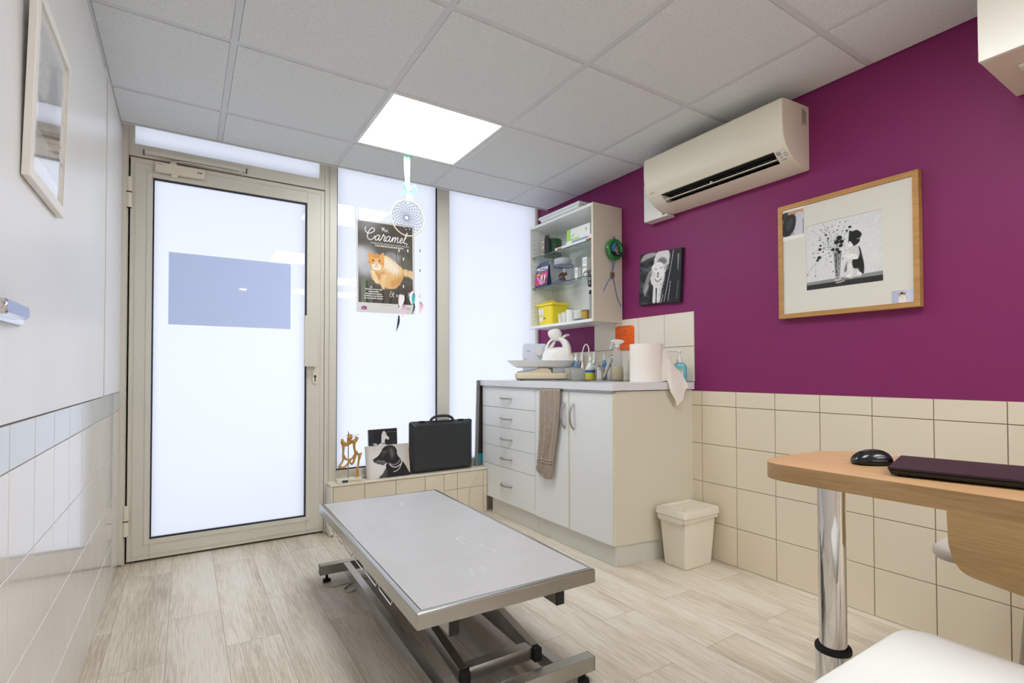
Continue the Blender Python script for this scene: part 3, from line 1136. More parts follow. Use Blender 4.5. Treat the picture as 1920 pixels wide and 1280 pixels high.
for j in range(0, ny * 2 + 1):
    g = j / (ny * 2)
    p = Vector(rows[-1][min(int(g * ny), ny)])
    q = Vector(rows[-1][min(int(g * ny) + 1, ny)])
    p = p.lerp(q, g * ny - int(g * ny))
    mb.tube([p + Vector((-.001, 0, .004)), p + Vector((-.003, random.uniform(-.002, .002), -.013))], .0017, n=5)
build(mb, 'fringe', M['towel'], t)

# square waste bin
M['bin'] = mat('off white bin plastic', '#e8e2d2', rough=.45)
nx_, ny_ = 2.054, 1.662
t = thing('waste_bin', 'square off-white waste bin with lid in the corner by the tiled wall', 'bin', (2.16, 1.735, 0))
cx, cy = 2.160, 1.733
mb = MB()
ring = lambda w, h, r, z, dx=0, dy=0: [(x, y, z) for x, y in rrect(w, h, r, 4, cx + dx, cy + dy)]
mb.loft([ring(.196, .132, .010, .002), ring(.200, .136, .012, .006), ring(.238, .164, .014, .248), ring(.244, .170, .014, .252), ring(.244, .170, .014, .262),
         ring(.228, .154, .012, .262), ring(.19, .125, .01, .012)], cap0=True, cap1=True)
build(mb, 'body', M['bin'], t, 50)
mb = MB()
ring2 = lambda w, h, r, z: [(x, y, z) for x, y in rrect(w, h, r, 5, cx, cy)]
mb.loft([ring2(.262, .188, .014, .2545), ring2(.266, .192, .015, .256), ring2(.264, .190, .015, .284), ring2(.258, .184, .014, .288), ring2(.222, .150, .012, .2878), ring2(.216, .144, .012, .2815)], cap0=True, cap1=True)
build(mb, 'lid', M['bin'], t, 50)
mb = MB(); mb.box(cx - .122, cy - .062, .2885, cx - .094, cy + .062, .2915, bev=.0012)
build(mb, 'lid_latch', M['bin'], t)
mb = MB()
rw = []
for k, (z, s) in enumerate(((.256, 1.02), (.249, 1.05), (.238, 1.055), (.230, 1.03))):
    rr = []
    P = rrect(.246 * s, .172 * s, .016, 8, cx, cy)
    for i, (x, y) in enumerate(P):
        w = .004 * math.sin(i * 1.7) + .003 * math.sin(i * .9 + 2)
        rr.append((x + (x - cx) * .01 + w * .3, y, z + (w if k > 1 else 0)))
    rw.append(rr)
mb.loft(rw, cap0=False, cap1=False)
M['liner'] = mat('translucent white liner', '#e9e3d4', rough=.35, alpha=.85)
build(mb, 'bin_liner', M['liner'], t, 60)

# ------------------------------------------------------------------ wall shelf cabinet
KX, KY0, KY1, KZ0, KZ1 = 2.075, 2.340, 3.022, 1.276, 2.000
t = thing('wall_cabinet', 'open white wall cabinet with two glass shelves over the worktop', 'cabinet', (2.195, 2.68, KZ0))
mb = MB()
th = .018
mb.box(KX, KY0, KZ0, XR - .001, KY0 + th, KZ1, bev=.0008)
a = build(mb, 'side_panel', M['cab_side'], t, label='cream end panel facing the room')
mb = MB(); mb.box(KX, KY1 - th, KZ0, XR - .001, KY1, KZ1, bev=.0008)
mb.i = 1
for k in range(20):
    z = KZ0 + .06 + k * .032
    mb.cyl((KX + .035, KY1 - th - .0003, z), (KX + .035, KY1 - th + .002, z), .0028, n=8)
    mb.cyl((XR - .05, KY1 - th - .0003, z), (XR - .05, KY1 - th + .002, z), .0028, n=8)
build(mb, 'side_panel', [M['cab'], M['ink']], t, label='side panel with rows of shelf pin holes')
mb = MB(); mb.box(KX, KY0 + th + .0003, KZ1 - th, XR - .001, KY1 - th - .0003, KZ1, bev=.0008)
build(mb, 'top_panel', M['cab'], t)
mb = MB(); mb.box(KX, KY0 + th + .0003, KZ0, XR - .001, KY1 - th - .0003, KZ0 + th, bev=.0008)
build(mb, 'bottom_panel', M['cab'], t)
mb = MB(); mb.box(XR - .010, KY0 + th + .0003, KZ0 + th + .0003, XR - .0012, KY1 - th - .0003, KZ1 - th - .0003)
build(mb, 'back_panel', M['cab'], t, 0)
M['shelf_glass'] = mat_clear('shelf glass', '#f8fcfb', ior=1.35)
M['glass_edge'] = mat('green glass edge', '#33524c', rough=.15, spec=.7)
SH1, SH2 = 1.5615, 1.779
for z in (SH2, SH1):
    mb = MB(); mb.box(KX + .014, KY0 + th + .001, z - .003, XR - .0115, KY1 - th - .001, z + .003)
    mb.i = 1
    mb.box(KX + .0125, KY0 + th + .001, z - .003, KX + .0138, KY1 - th - .001, z + .003)
    s = build(mb, 'shelf', [M['shelf_glass'], M['glass_edge']], t, 0)
    for y in (KY0 + th + .005, KY1 - th - .005):
        for x in (KX + .035, XR - .05):
            mb = MB(); mb.cyl((x, y - .004, z - .0065), (x, y + .004, z - .0065), .003, n=8)
            build(mb, 'shelf_pin', M['satin'], s)

# boards stored on top of the wall cabinet
M['board'] = mat('pale grey white board', '#dde3e3', rough=.3)
for k, (x0, x1, y0, y1, lab) in enumerate(((2.060, 2.30, 2.46, 2.862, 'pale board lying lowest on top of the wall cabinet'), (2.054, 2.305, 2.445, 2.878, 'pale board lying uppermost on top of the wall cabinet'))):
    z0 = KZ1 + .0005 + k * .0165
    mb = MB(); mb.box(x0, y0, z0, x1, y1, z0 + .016, bev=.001)
    solo(mb, 'shelf_board', M['board'], lab, 'board', ((x0 + x1) / 2, (y0 + y1) / 2, z0), group='boards on the wall cabinet')

# ------------------------------------------------------------------ things in the wall cabinet
ZB = KZ0 + th + .0004            # inside bottom
Z1, Z2 = SH1 + .0034, SH2 + .0034
M['green'] = mat('dark green lacquer', '#2f5a3c', rough=.3, spec=.5)
M['blackf'] = mat('black leather', '#171717', rough=.5)
M['card'] = mat('printed beige card', '#d8cdb6', rough=.6, var=(60, '#6d5a48', .12))
M['carton'] = mat('white carton', '#e9ebe8', rough=.5)
M['lime'] = mat('lime green print', '#a9d86a', rough=.5)
M['blue_gry'] = mat('blue grey print', '#8ea0b8', rough=.5)
M['red'] = mat('red print', '#c04a48', rough=.5)

t = thing('pot', 'dark green round pot on the top glass shelf', 'pot', (2.175, 2.885, Z2))
mb = MB(); mb.lathe([(.058, 0), (.064, .004), (.066, .112), (.063, .117), (.058, .117), (.056, .01)], (2.182, 2.888, Z2), 28)
build(mb, 'body', M['green'], t)
mb = MB(); mb.box(2.105, 2.868, Z2, 2.1075, 2.915, Z2 + .104)
solo(mb, 'picture_card', M['card'], 'small beige picture card standing before the green pot', 'card', (2.106, 2.89, Z2), smooth=0)
t = thing('glasses_case', 'pair of black pointed leather cases standing before the green pot', 'case', (2.11, 2.84, Z2))
mb = MB()
for dy, s in ((.0, 1.), (-.03, .96)):
    c0 = Vector((2.105 + dy * .1, 2.862 + dy, Z2 + .001))
    rings = []
    for z, w, d in ((0, .026, .014), (.03, .032, .018), (.08, .034, .018), (.105, .030, .014), (.125, .020, .008), (.138, .006, .004)):
        rings.append([(c0.x + d / 2 * math.cos(q), c0.y + w / 2 * math.sin(q), c0.z + z * s) for q in [2 * PI * i / 14 for i in range(14)]])
    mb.loft(rings)
build(mb, 'body', M['blackf'], t, 60)

def carton(name, label, x0, y0, z0, x1, y1, z1, m, cat='box', group=None, marks=()):
    t = thing(name, label, cat, ((x0 + x1) / 2, (y0 + y1) / 2, z0), group=group)
    mb = MB(); mb.box(x0, y0, z0, x1, y1, z1, bev=.0008)
    build(mb, 'carton', m, t, 0)
    if marks:
        mats, mb = [], MB()
        for (ya, za, yb, zb, mm) in marks:
            if mm not in mats: mats.append(mm)
            mb.i = mats.index(mm)
            mb.box(x0 - .0007, ya, za, x0 - .0002, yb, zb)
        build(mb, 'printing', mats, t, 0)
    return t

zt = Z2
carton('flat_box', 'flat white carton lying lowest on the top glass shelf', 2.105, 2.375, zt, 2.23, 2.76, zt + .022, M['carton'], group='cartons on the top glass shelf',
       marks=[(2.735, zt + .006, 2.69, zt + .017, M['red']), (2.44, zt + .006, 2.39, zt + .016, M['red'])])
carton('flat_box', 'flat white and blue carton lying under the lime green box', 2.12, 2.385, zt + .0225, 2.235, 2.66, zt + .045, M['carton'], group='cartons on the top glass shelf',
       marks=[(2.60, zt + .026, 2.44, zt + .041, M['blue_gry']), (2.43, zt + .03, 2.425, zt + .036, M['ink']), (2.52, zt + .03, 2.515, zt + .036, M['ink'])])
lt = carton('glove_box', 'white and lime green carton on top of the flat boxes', 2.125, 2.425, zt + .0455, 2.225, 2.655, zt + .122, M['carton'],
       marks=[(2.6545, zt + .046, 2.615, zt + .1215, M['lime']), (2.615, zt + .046, 2.53, zt + .058, M['lime']), (2.47, zt + .08, 2.455, zt + .1, M['lime'])])
mb = MB()
mb.tube([(2.1238, 2.606, Z2 + .070), (2.1238, 2.598, Z2 + .077), (2.1238, 2.592, Z2 + .071), (2.1238, 2.586, Z2 + .078), (2.1238, 2.580, Z2 + .086)], .0016, n=5, smooth=3)
build(mb, 'faded_print', M['blue_gry'], lt)
# middle shelf
t = thing('treat_pouch', 'dark blue and pink pet treat pouch on the middle glass shelf', 'pouch', (2.12, 2.895, Z1))
M['navy'] = mat('navy printed film', '#1f2a5c', rough=.22, coat=.3)
px, py0, py1 = 2.096, 2.985, 2.838
H = .150
sl_ = .016 / H                                   # slope of the front face
mb = MB()
mb.loft([[(px, py1 + .002, Z1 + .0008), (px + .040, py1 + .002, Z1 + .0008), (px + .040, py0 - .002, Z1 + .0008), (px, py0 - .002, Z1 + .0008)],
         [(px + .004, py1, Z1 + .035), (px + .038, py1, Z1 + .035), (px + .038, py0, Z1 + .035), (px + .004, py0, Z1 + .035)],
         [(px + .016, py1, Z1 + H), (px + .0185, py1, Z1 + H), (px + .0185, py0, Z1 + H), (px + .016, py0, Z1 + H)],
         [(px + .017, py1 + .01, Z1 + H + .026), (px + .0185, py1 + .01, Z1 + H + .026), (px + .0185, py0 - .055, Z1 + H + .026), (px + .017, py0 - .055, Z1 + H + .026)]])
pb = build(mb, 'film', M['navy'], t, 20)
pt = Paint(.142, .100, 64, 46, '#b8386e')
pt.tex(8, 8, 3, .35)
pt.ell(.9, .5, .35, .35, '#d98aa0', .5).ell(.75, .62, .09, .2, '#e8dcd2', .4, 10).ell(.92, .55, .09, .2, '#5a3040', .4, -10).ell(1.08, .6, .07, .22, '#efe6dc', .4).ell(1.25, .4, .1, .18, '#3a2838', .4)
pt.ell(.3, .88, .24, .09, '#c9a83a', .3).poly([(.0, .0), (1.5, .0), (1.5, .16), (.0, .06)], '#1f2a5c', .02)
pt.line([(.15, .75), (.75, .12)], .05, '#e8e6ee', .02)
po = pt.mesh('front_print', (px + .0004, py0 - .0025, Z1 + .004), (0, -1, 0), (sl_, 0, 1), M['print_gloss'], t, lift=.0012)
text_obj('PROZYM', 'lettering', .0335, (px + .0125, py0 - .006, Z1 + .117), (0, -1, 0), (sl_, 0, 1), M['ink_w'], t, bold=.0012, spacing=.98)
mb = MB(); mb.box(px + .0105, py0 - .012, Z1 + .1085, px + .0112, py1 + .02, Z1 + .1115)
build(mb, 'underline', M['blue_gry'], t, 0)
carton('leaflet', 'white leaflet standing behind the treat pouch', 2.142, 2.86, Z1, 2.1445, 3.000, Z1 + .170, M['carton'], cat='leaflet')
t = thing('treat_jar', 'clear jar of brown treats with grey lid on the middle shelf', 'jar', (2.15, 2.74, Z1))
jx, jy = 2.155, 2.735
M['jar'] = mat_clear('clear jar plastic', '#f1f2fa', ior=1.4)
mb = MB(); mb.lathe([(.060, 0.0005), (.066, .004), (.068, .02), (.066, .118), (.064, .122)], (jx, jy, Z1), 28, cap1=False)
build(mb, 'jar_body', M['jar'], t, 50)
M['jar_blue'] = mat('translucent blue plastic', '#5a64b4', rough=.2, alpha=.8)
mb = MB(); mb.lathe([(.0665, .118), (.0715, .119), (.0715, .124), (.0665, .125)], (jx, jy, Z1), 28, cap0=False, cap1=False)
mb.lathe([(.0662, .006), (.0695, .007), (.0695, .012), (.0662, .013)], (jx, jy, Z1), 28, cap0=False, cap1=False)
build(mb, 'ring', M['jar_blue'], t, 50)
M['lid_grey'] = mat('grey plastic lid', '#b9b9bb', rough=.4)
mb = MB(); mb.lathe([(.046, .1225), (.050, .124), (.060, .140), (.060, .165), (.056, .169), (.02, .170)], (jx, jy, Z1), 28)
build(mb, 'lid', M['lid_grey'], t, 40)
M['treat'] = mat('brown dried treats', '#6e5140', rough=.9, bump=(120, 1, .004))
mb = MB()
rs = random.Random(4)
for k in range(26):
    a, rr = rs.uniform(0, 2 * PI), rs.uniform(0, .026)
    mb.ball((jx + rr * math.cos(a), jy + rr * math.sin(a), Z1 + .018 + .062 * rs.random()), rs.uniform(.008, .013), 8, 6, (1, rs.uniform(.7, 1.2), rs.uniform(.6, 1)))
s_ = build(mb, 'treats', M['treat'], t, 80); s_['kind'] = 'stuff'

carton('small_box', 'small narrow white box between the jar and the dotted white box', 2.135, 2.562, Z1, 2.165, 2.588, Z1 + .082, M['carton'], marks=[(2.578, Z1 + .045, 2.571, Z1 + .068, M['blue_gry'])])
t = carton('dropper_box', 'tall white box with dark dots on the middle glass shelf', 2.135, 2.470, Z1, 2.18, 2.512, Z1 + .134, M['carton'], marks=[(2.505, Z1 + .066, 2.495, Z1 + .075, M['ink']), (2.487, Z1 + .066, 2.477, Z1 + .075, M['ink'])])
mb = MB(); mb.tube([(2.1345, 2.491 + .012 * math.cos(2 * PI * i / 20), Z1 + .106 + .012 * math.sin(2 * PI * i / 20)) for i in range(20)], .0016, n=6, closed=True)
build(mb, 'ring_mark', M['blue_gry'], t)
t = thing('eyeglasses', 'dark rimmed eyeglasses folded at the near end of the middle shelf', 'glasses', (2.14, 2.41, Z1))
M['rim'] = mat('dark violet frame', '#3b2f4c', rough=.3)
mb = MB()
for cy_ in (2.455, 2.395):
    P = [(2.115 + .004 * math.sin(a * 2), cy_ + .024 * math.cos(a), Z1 + .0215 + .019 * math.sin(a)) for a in [2 * PI * i / 18 for i in range(18)]]
    mb.tube(P, .0021, n=6, closed=True)
mb.tube([(2.116, 2.431, Z1 + .025), (2.112, 2.425, Z1 + .029), (2.116, 2.419, Z1 + .025)], .0018, n=6)
build(mb, 'rims', M['rim'], t)
for y in (2.478, 2.372):
    mb = MB(); mb.tube([(2.117, y, Z1 + .026), (2.14, y * .7 + 2.425 * .3, Z1 + .04), (2.19, y * .4 + 2.425 * .6, Z1 + .058), (2.23, y * .2 + 2.425 * .8, Z1 + .03)], .0017, n=6, smooth=4)
    build(mb, 'temple', M['rim'], t)

# bottom
M['yellow'] = mat('yellow plastic', '#f2dc2e', rough=.35, spec=.5)
t = thing('sharps_bin', 'yellow plastic sharps bin at the bottom of the wall cabinet', 'bin', (2.19, 2.88, ZB))
sx, sy = 2.185, 2.893
rg = lambda w, h, r, z: [(x, y, z) for x, y in rrect(w, h, r, 4, sx, sy)]
mb = MB(); mb.loft([rg(.128, .150, .016, ZB), rg(.132, .154, .018, ZB + .004), rg(.150, .176, .02, ZB + .140), rg(.150, .176, .02, ZB + .141)])
build(mb, 'tub', M['yellow'], t, 50)
mb = MB(); mb.loft([rg(.163, .190, .02, ZB + .1365), rg(.165, .192, .02, ZB + .138), rg(.165, .192, .02, ZB + .151), rg(.160, .187, .02, ZB + .153), rg(.148, .175, .02, ZB + .156)], cap0=False)
l_ = build(mb, 'lid', M['yellow'], t, 50)
mb = MB(); mb.tube([(sx - .03, sy + .08, ZB + .157), (sx - .03, sy + .04, ZB + .172), (sx - .03, sy - .04, ZB + .172), (sx - .03, sy - .07, ZB + .157)], .0035, n=6, smooth=4)
build(mb, 'carry_handle', M['yellow'], l_)
mb = MB()
xx = lambda z: sx - .0665 - (z - ZB) * .065
for (y0, y1, z0, z1) in ((2.958, 2.928, .070, .118), (2.924, 2.900, .070, .118), (2.956, 2.916, .030, .062)):
    mb.hexa([(xx(ZB + z0) - .0012, y0, ZB + z0), (xx(ZB + z0) - .0012, y1, ZB + z0), (xx(ZB + z0) - .0004, y1, ZB + z0), (xx(ZB + z0) - .0004, y0, ZB + z0),
             (xx(ZB + z1) - .0012, y0, ZB + z1), (xx(ZB + z1) - .0012, y1, ZB + z1), (xx(ZB + z1) - .0004, y1, ZB + z1), (xx(ZB + z1) - .0004, y0, ZB + z1)])
build(mb, 'sticker', M['carton'], t, 0)
mb = MB(); z = ZB + .045
mb.box(xx(z) - .0014, 2.885, z, xx(z) - .0003, 2.905, z + .004); mb.box(xx(z) - .0014, 2.887, z + .006, xx(z) - .0004, 2.903, z + .010)
build(mb, 'printing', M['ink'], t, 0)

M['clear_w'] = mat('milky clear plastic', '#eeece4', rough=.3, alpha=.75)
for k, (y0, y1, x0, x1, h, lab, mm) in enumerate(((2.735, 2.700, 2.10, 2.14, .062, 'small milky cup beside the yellow sharps bin', 'clear_w'),
                                          (2.694, 2.652, 2.095, 2.14, .068, 'small milky cup in the middle of the row beside the sharps bin', 'clear_w'),
                                          (2.650, 2.600, 2.10, 2.145, .082, 'taller white cup in the row beside the sharps bin', 'carton'))):
    t = thing('cup', lab, 'cup', ((x0 + x1) / 2, (y0 + y1) / 2, ZB), group='small cups at the bottom of the wall cabinet')
    mb = MB(); cx_, cy_ = (x0 + x1) / 2, (y0 + y1) / 2; r_ = abs(y0 - y1) / 2
    mb.lathe([(r_ * .86, 0), (r_ * .9, .003), (r_, h), (r_ * .94, h), (r_ * .84, .006)], (cx_, cy_, ZB), 20)
    build(mb, 'body', M[mm], t, 50)
t = thing('tub', 'low round milky plastic tub behind the golden tin', 'tub', (2.155, 2.55, ZB))
mb = MB(); mb.lathe([(.044, 0), (.048, .004), (.052, .060), (.054, .061), (.054, .068), (.05, .072), (.01, .074)], (2.165, 2.555, ZB), 28)
build(mb, 'body', M['clear_w'], t, 50)
M['gold'] = mat('golden foil', '#c9a94e', rough=.3, metal=.6)
t = thing('tin', 'small golden and silver tin beside the otoscope', 'tin', (2.13, 2.475, ZB))
mb = MB(); mb.lathe([(.030, .0105), (.030, .056), (.026, .058)], (2.13, 2.476, ZB), 24)
build(mb, 'body', M['gold'], t)
mb = MB(); mb.lathe([(.0315, .0005), (.0318, .010)], (2.13, 2.476, ZB), 24); mb.lathe([(.0312, .0582), (.0312, .064), (.028, .066)], (2.13, 2.476, ZB), 24)
build(mb, 'band', M['satin'], t)
t = thing('matchbox', 'low dark box lying in front of the golden tin', 'box', (2.088, 2.5, ZB))
mb = MB(); mb.box(2.080, 2.475, ZB, 2.096, 2.53, ZB + .012, bev=.001)
build(mb, 'carton', M['blue_gry'], t)
mb = MB(); mb.box(2.0795, 2.4745, ZB + .004, 2.0799, 2.5305, ZB + .008)
build(mb, 'band', M['ink'], t, 0)

t = thing('otoscope', 'otoscope with black head and grey handle standing in the wall cabinet', 'otoscope', (2.115, 2.4, ZB))
ox, oy = 2.112, 2.398
M['oto_grey'] = mat('grey lacquered handle', '#9da3a8', rough=.3, metal=.4)
mb = MB(); mb.lathe([(.0145, 0), (.0155, .003), (.0150, .150), (.0135, .154)], (ox, oy, ZB), 20)
build(mb, 'handle', M['oto_grey'], t)
mb = MB(); mb.lathe([(.0165, .1545), (.0170, .158), (.0165, .176), (.012, .180)], (ox, oy, ZB), 20)
build(mb, 'collar', M['black_p'], t)
mb = MB(); mb.lathe([(.008, .1805), (.008, .205)], (ox, oy, ZB), 16)
build(mb, 'neck', M['white_p'], t)
mb = MB()
hd = [(x, z) for x, z in rrect(.040, .078, .0195, 6)]
mb.prism(hd, (ox - .014, oy, ZB + .237), (0, 1, 0), (0, 0, 1), (.028, 0, 0))
hd_ = build(mb, 'head', M['black_p'], t)
mb = MB(); mb.cyl((ox - .0145, oy, ZB + .25), (ox - .0175, oy, ZB + .25), .013, .011, n=20); mb.cyl((ox - .0145, oy, ZB + .222), (ox - .018, oy, ZB + .222), .008, n=16)
build(mb, 'dial', M['satin'], hd_)

# green ring leash hanging on the end panel
t = thing('leash_ring', 'green ring toy with blue cord hanging on the end of the wall cabinet', 'leash', (2.222, 2.335, 1.80))
ky = KY0 - .0005
M['green_g'] = mat('glossy green plastic', '#1f7a35', rough=.18, spec=.6, coat=.5)
M['blue'] = mat('blue plastic', '#1f7fb0', rough=.35)
mb = MB()
rcx, rcz, rr = 2.224, 1.722, .049
tilt = .32
P = []
for i in range(36):
    a = 2 * PI * i / 36
    P.append((rcx + rr * math.cos(a) * .98, ky - .028 + rr * math.cos(a) * -.10, rcz + rr * 1.05 * math.sin(a)))
mb.tube(P, .0155, n=14, closed=True)
build(mb, 'ring', M['green_g'], t)
mb = MB()
disc = [(.050 * math.cos(a), .050 * math.sin(a)) for a in [R(-150 + 120 * i / 14) for i in range(15)]]
mb.prism(disc, (rcx + .004, ky - .048, rcz + .008), (1, 0, 0), (0, 0, 1.05), (0, .03, 0))
bd = build(mb, 'black_cover', M['black_p'], t)
mb = MB(); mb.tube([(rcx - .004, ky - .0486, rcz - .022), (rcx + .004, ky - .0486, rcz - .017), (rcx - .002, ky - .0486, rcz - .030), (rcx + .022, ky - .0486, rcz - .029)], .0016, n=5)
build(mb, 'emblem', M['ink_w'], bd)
mb = MB(); mb.tube([(2.24, ky - .004, 1.812), (2.240, ky - .012, 1.792), (2.232, ky - .03, 1.766), (2.212, ky - .038, 1.748), (2.204, ky - .034, 1.725), (2.21, ky - .03, 1.705)], [.003, .006, .0085, .0105, .011, .007], n=10, smooth=4)
build(mb, 'hook', M['blue'], t)
M['cord'] = mat('blue cord', '#3f7cb8', rough=.6)
mb = MB()
mb.tube([(2.232, ky - .028, 1.672), (2.2215, ky - .012, 1.585), (2.218, ky - .008, 1.562), (2.195, ky - .006, 1.535), (2.172, ky - .006, 1.50), (2.152, ky - .006, 1.462)], .0024, n=6, smooth=5)
mb.tube([(2.212, ky - .028, 1.672), (2.2205, ky - .014, 1.585), (2.224, ky - .008, 1.562), (2.238, ky - .006, 1.53), (2.252, ky - .006, 1.475), (2.272, ky - .006, 1.415), (2.298, ky - .006, 1.378)], .0024, n=6, smooth=5)
build(mb, 'cord', M['cord'], t)
M['toggle'] = mat('olive brown toggle', '#6b6047', rough=.5)
mb = MB(); mb.box(2.209, ky - .018, 1.553, 2.233, ky - .003, 1.584, bev=.003)
mb.cyl((2.221, ky - .0105, 1.552), (2.221, ky - .0105, 1.544), .005, n=10)
build(mb, 'toggle', M['toggle'], t)

# orange silicone mat on the splashback
M['orange'] = mat('orange silicone', '#f2690c', rough=.4, spec=.5)
t = thing('lick_mat', 'orange silicone mat stuck on the splashback tiles', 'mat', (XR - .008, 2.318, 1.106))
xo = XR - .0025
mb = MB()
pr_ = lambda s, d: [(xo - d, 2.3165 - a, 1.1815 + b) for a, b in rrect(.154 - s, .150 - s, .022, 5)]
mb.loft([pr_(0, 0), pr_(0, .007), pr_(.004, .0085), pr_(.012, .0085), pr_(.016, .005)], cap0=True, cap1=True)
build(mb, 'base', M['orange'], t, 40)
mb = MB()
for r_ in range(4):
    for c_2 in range(7):
        y = 2.3165 + .052 - c_2 * .0175 - (r_ % 2) * .006
        z = 1.195 - r_ * .017
        mb.tube([(xo - .0055, y, z), (xo - .0055, y - .007, z + .009)], .0028, n=6)
for a in range(5):
    q = R(90 + 72 * a)
    mb.tube([(xo - .0055, 2.3165, 1.22), (xo - .0055, 2.3165 - .016 * math.cos(q), 1.22 + .016 * math.sin(q))], .003, n=6)
build(mb, 'ridges', M['orange'], t)

# ------------------------------------------------------------------ things on the worktop
ZW = WZ1 + .0004
ZD = WZ1 + .0047                 # on the drainer
YAWR = -.56728
def local(loc, rz=YAWR):
    return Matrix.Translation(Vector(loc)) @ Matrix.Rotation(rz, 4, 'Z')

# baby scale
sl = (2.012, 2.795, ZW)
t = thing('baby_scale', 'baby scale with white tray and beige base on the worktop', 'scale', sl, YAWR)
T = local(sl)
M['scale_beige'] = mat('beige scale housing', '#e0d3b4', rough=.4)
M['scale_grey'] = mat('grey scale panel', '#c3c7cf', rough=.35)
M['scale_foot'] = mat('dark green grey base plate', '#5c6358', rough=.5)
mb = MB(T)
ring = lambda w, h, r, z, dx=0.: [(x, y, z) for x, y in rrect(w, h, r, 5, dx, 0)]
mb.loft([ring(.335, .19, .03, .010), ring(.352, .206, .03, .020), ring(.356, .21, .03, .042), ring(.348, .202, .03, .048)])
bs = build(mb, 'base', M['scale_beige'], t, 40)
mb = MB(T)
mb.loft([ring(.325, .18, .03, .004), ring(.34, .195, .03, .0098)])
for x in (-.13, .12):
    mb.cyl((x, -.06, 0), (x, -.06, .0045), .016, n=16); mb.cyl((x, .06, 0), (x, .06, .0045), .016, n=16)
build(mb, 'base_plate', M['scale_foot'], t)
mb = MB(T)
prof = [(-.168, .048), (-.09, .055), (-.045, .068), (-.01, .081), (.035, .081), (.052, .068), (.064, .052), (.068, .048)]
mb.prism(prof, (0, -.095, 0), (1, 0, 0), (0, 0, 1), (0, .03, 0))
mb.prism([(a, b - .010 if b > .06 else b) for a, b in prof], (0, -.0648, 0), (1, 0, 0), (0, 0, 1), (0, .13, 0))
build(mb, 'console', M['scale_beige'], t, 40)
mb = MB(T)
mb.hexa([(-.16, -.0640, .0490), (-.03, -.0640, .0700), (-.03, .06, .0700), (-.16, .06, .0490), (-.16, -.0640, .0580), (-.03, -.0640, .0800), (-.03, .06, .0800), (-.16, .06, .0580)], bev=.001)
build(mb, 'display_panel', M['scale_grey'], t)
mb = MB(T); mb.box(.0695, -.075, .0485, .155, .06, .083, bev=.006); mb.box(-.02, -.05, .0725, .069, .06, .083, bev=.004)
build(mb, 'tray_support', M['scale_grey'], t)
M['tray'] = mat('glossy white tray', '#f8f9f9', rough=.15, spec=.5)
mb = MB(T)
dx = .012
mb.loft([ring(.35, .15, .05, .0835, dx), ring(.40, .19, .06, .095, dx), ring(.452, .245, .07, .119, dx), ring(.480, .27, .08, .128, dx), ring(.480, .27, .08, .1315, dx),
         ring(.462, .252, .075, .131, dx), ring(.43, .225, .065, .119, dx), ring(.385, .175, .055, .100, dx), ring(.30, .11, .04, .0955, dx)], cap0=True, cap1=True)
build(mb, 'tray', M['tray'], t, 60)

# white knotted bag on the tray
M['bag'] = mat('white plastic film', '#efede8', rough=.35, spec=.4, bump=(22, .5, .006))
bl = (2.012 + .843 * .112, 2.795 - .537 * .112, ZW + .0965)
t = thing('plastic_bag', 'white knotted plastic bag with ear-shaped handles on the scale tray', 'bag', bl, YAWR)
T = local(bl)
mb = MB(T)
rings = []
for z, rx, ry, dx in ((0, .098, .045, 0), (.012, .105, .052, 0), (.05, .107, .056, .001), (.075, .102, .056, .004), (.082, .096, .052, .002), (.10, .088, .046, .0), (.118, .080, .04, 0)):
    rr = []
    for i in range(40):
        a = 2 * PI * i / 40
        w = 1 + .035 * math.sin(a * 5 + z * 60) + .02 * math.sin(a * 9 - z * 90)
        rr.append((dx + rx * w * math.cos(a), ry * w * math.sin(a), z + (.006 * math.sin(a * 3) if z > .03 else 0)))
    rings.append(rr)
mb.loft(rings)
build(mb, 'body', M['bag'], t, 70)
mb = MB(T)
# right shoulder running up to the knot, left handle loop
mb.tube([(.060, 0, .070), (.060, -.004, .115), (.050, -.004, .150), (.028, 0, .172), (.0, 0, .186)], [.052, .049, .041, .030, .020], n=18, smooth=4, flat=.6)
mb.tube([(-.074, 0, .080), (-.072, -.004, .125), (-.057, -.004, .158), (-.034, -.002, .176), (-.005, 0, .184)], [.026, .014, .012, .013, .017], n=14, smooth=4, flat=.7)
mb.tube([(-.060, .022, .090), (-.040, .018, .13), (-.018, .012, .165)], [.036, .026, .016], n=12, smooth=3, flat=.5)
build(mb, 'handle', M['bag'], t, 70)
mb = MB(T)
prf = [(.002, .165), (.020, .174), (.036, .190), (.044, .208), (.043, .226), (.036, .238), (.022, .244), (.004, .246)]
mb.loft([[(-.004 - (z - .165) * .32 + r_ * math.cos(q) * 1.02, -.010 + r_ * .36 * math.sin(q), z + r_ * .22 * math.cos(q)) for q in [2 * PI * i / 22 for i in range(22)]] for r_, z in prf])
build(mb, 'ear', M['bag'], t, 70)
mb = MB(T)
mb.tube([(.018, .004, .180), (.042, .006, .196), (.062, .008, .205), (.080, .008, .207)], [.014, .022, .022, .012], n=14, smooth=4, flat=.45)
build(mb, 'ear', M['bag'], t, 70)

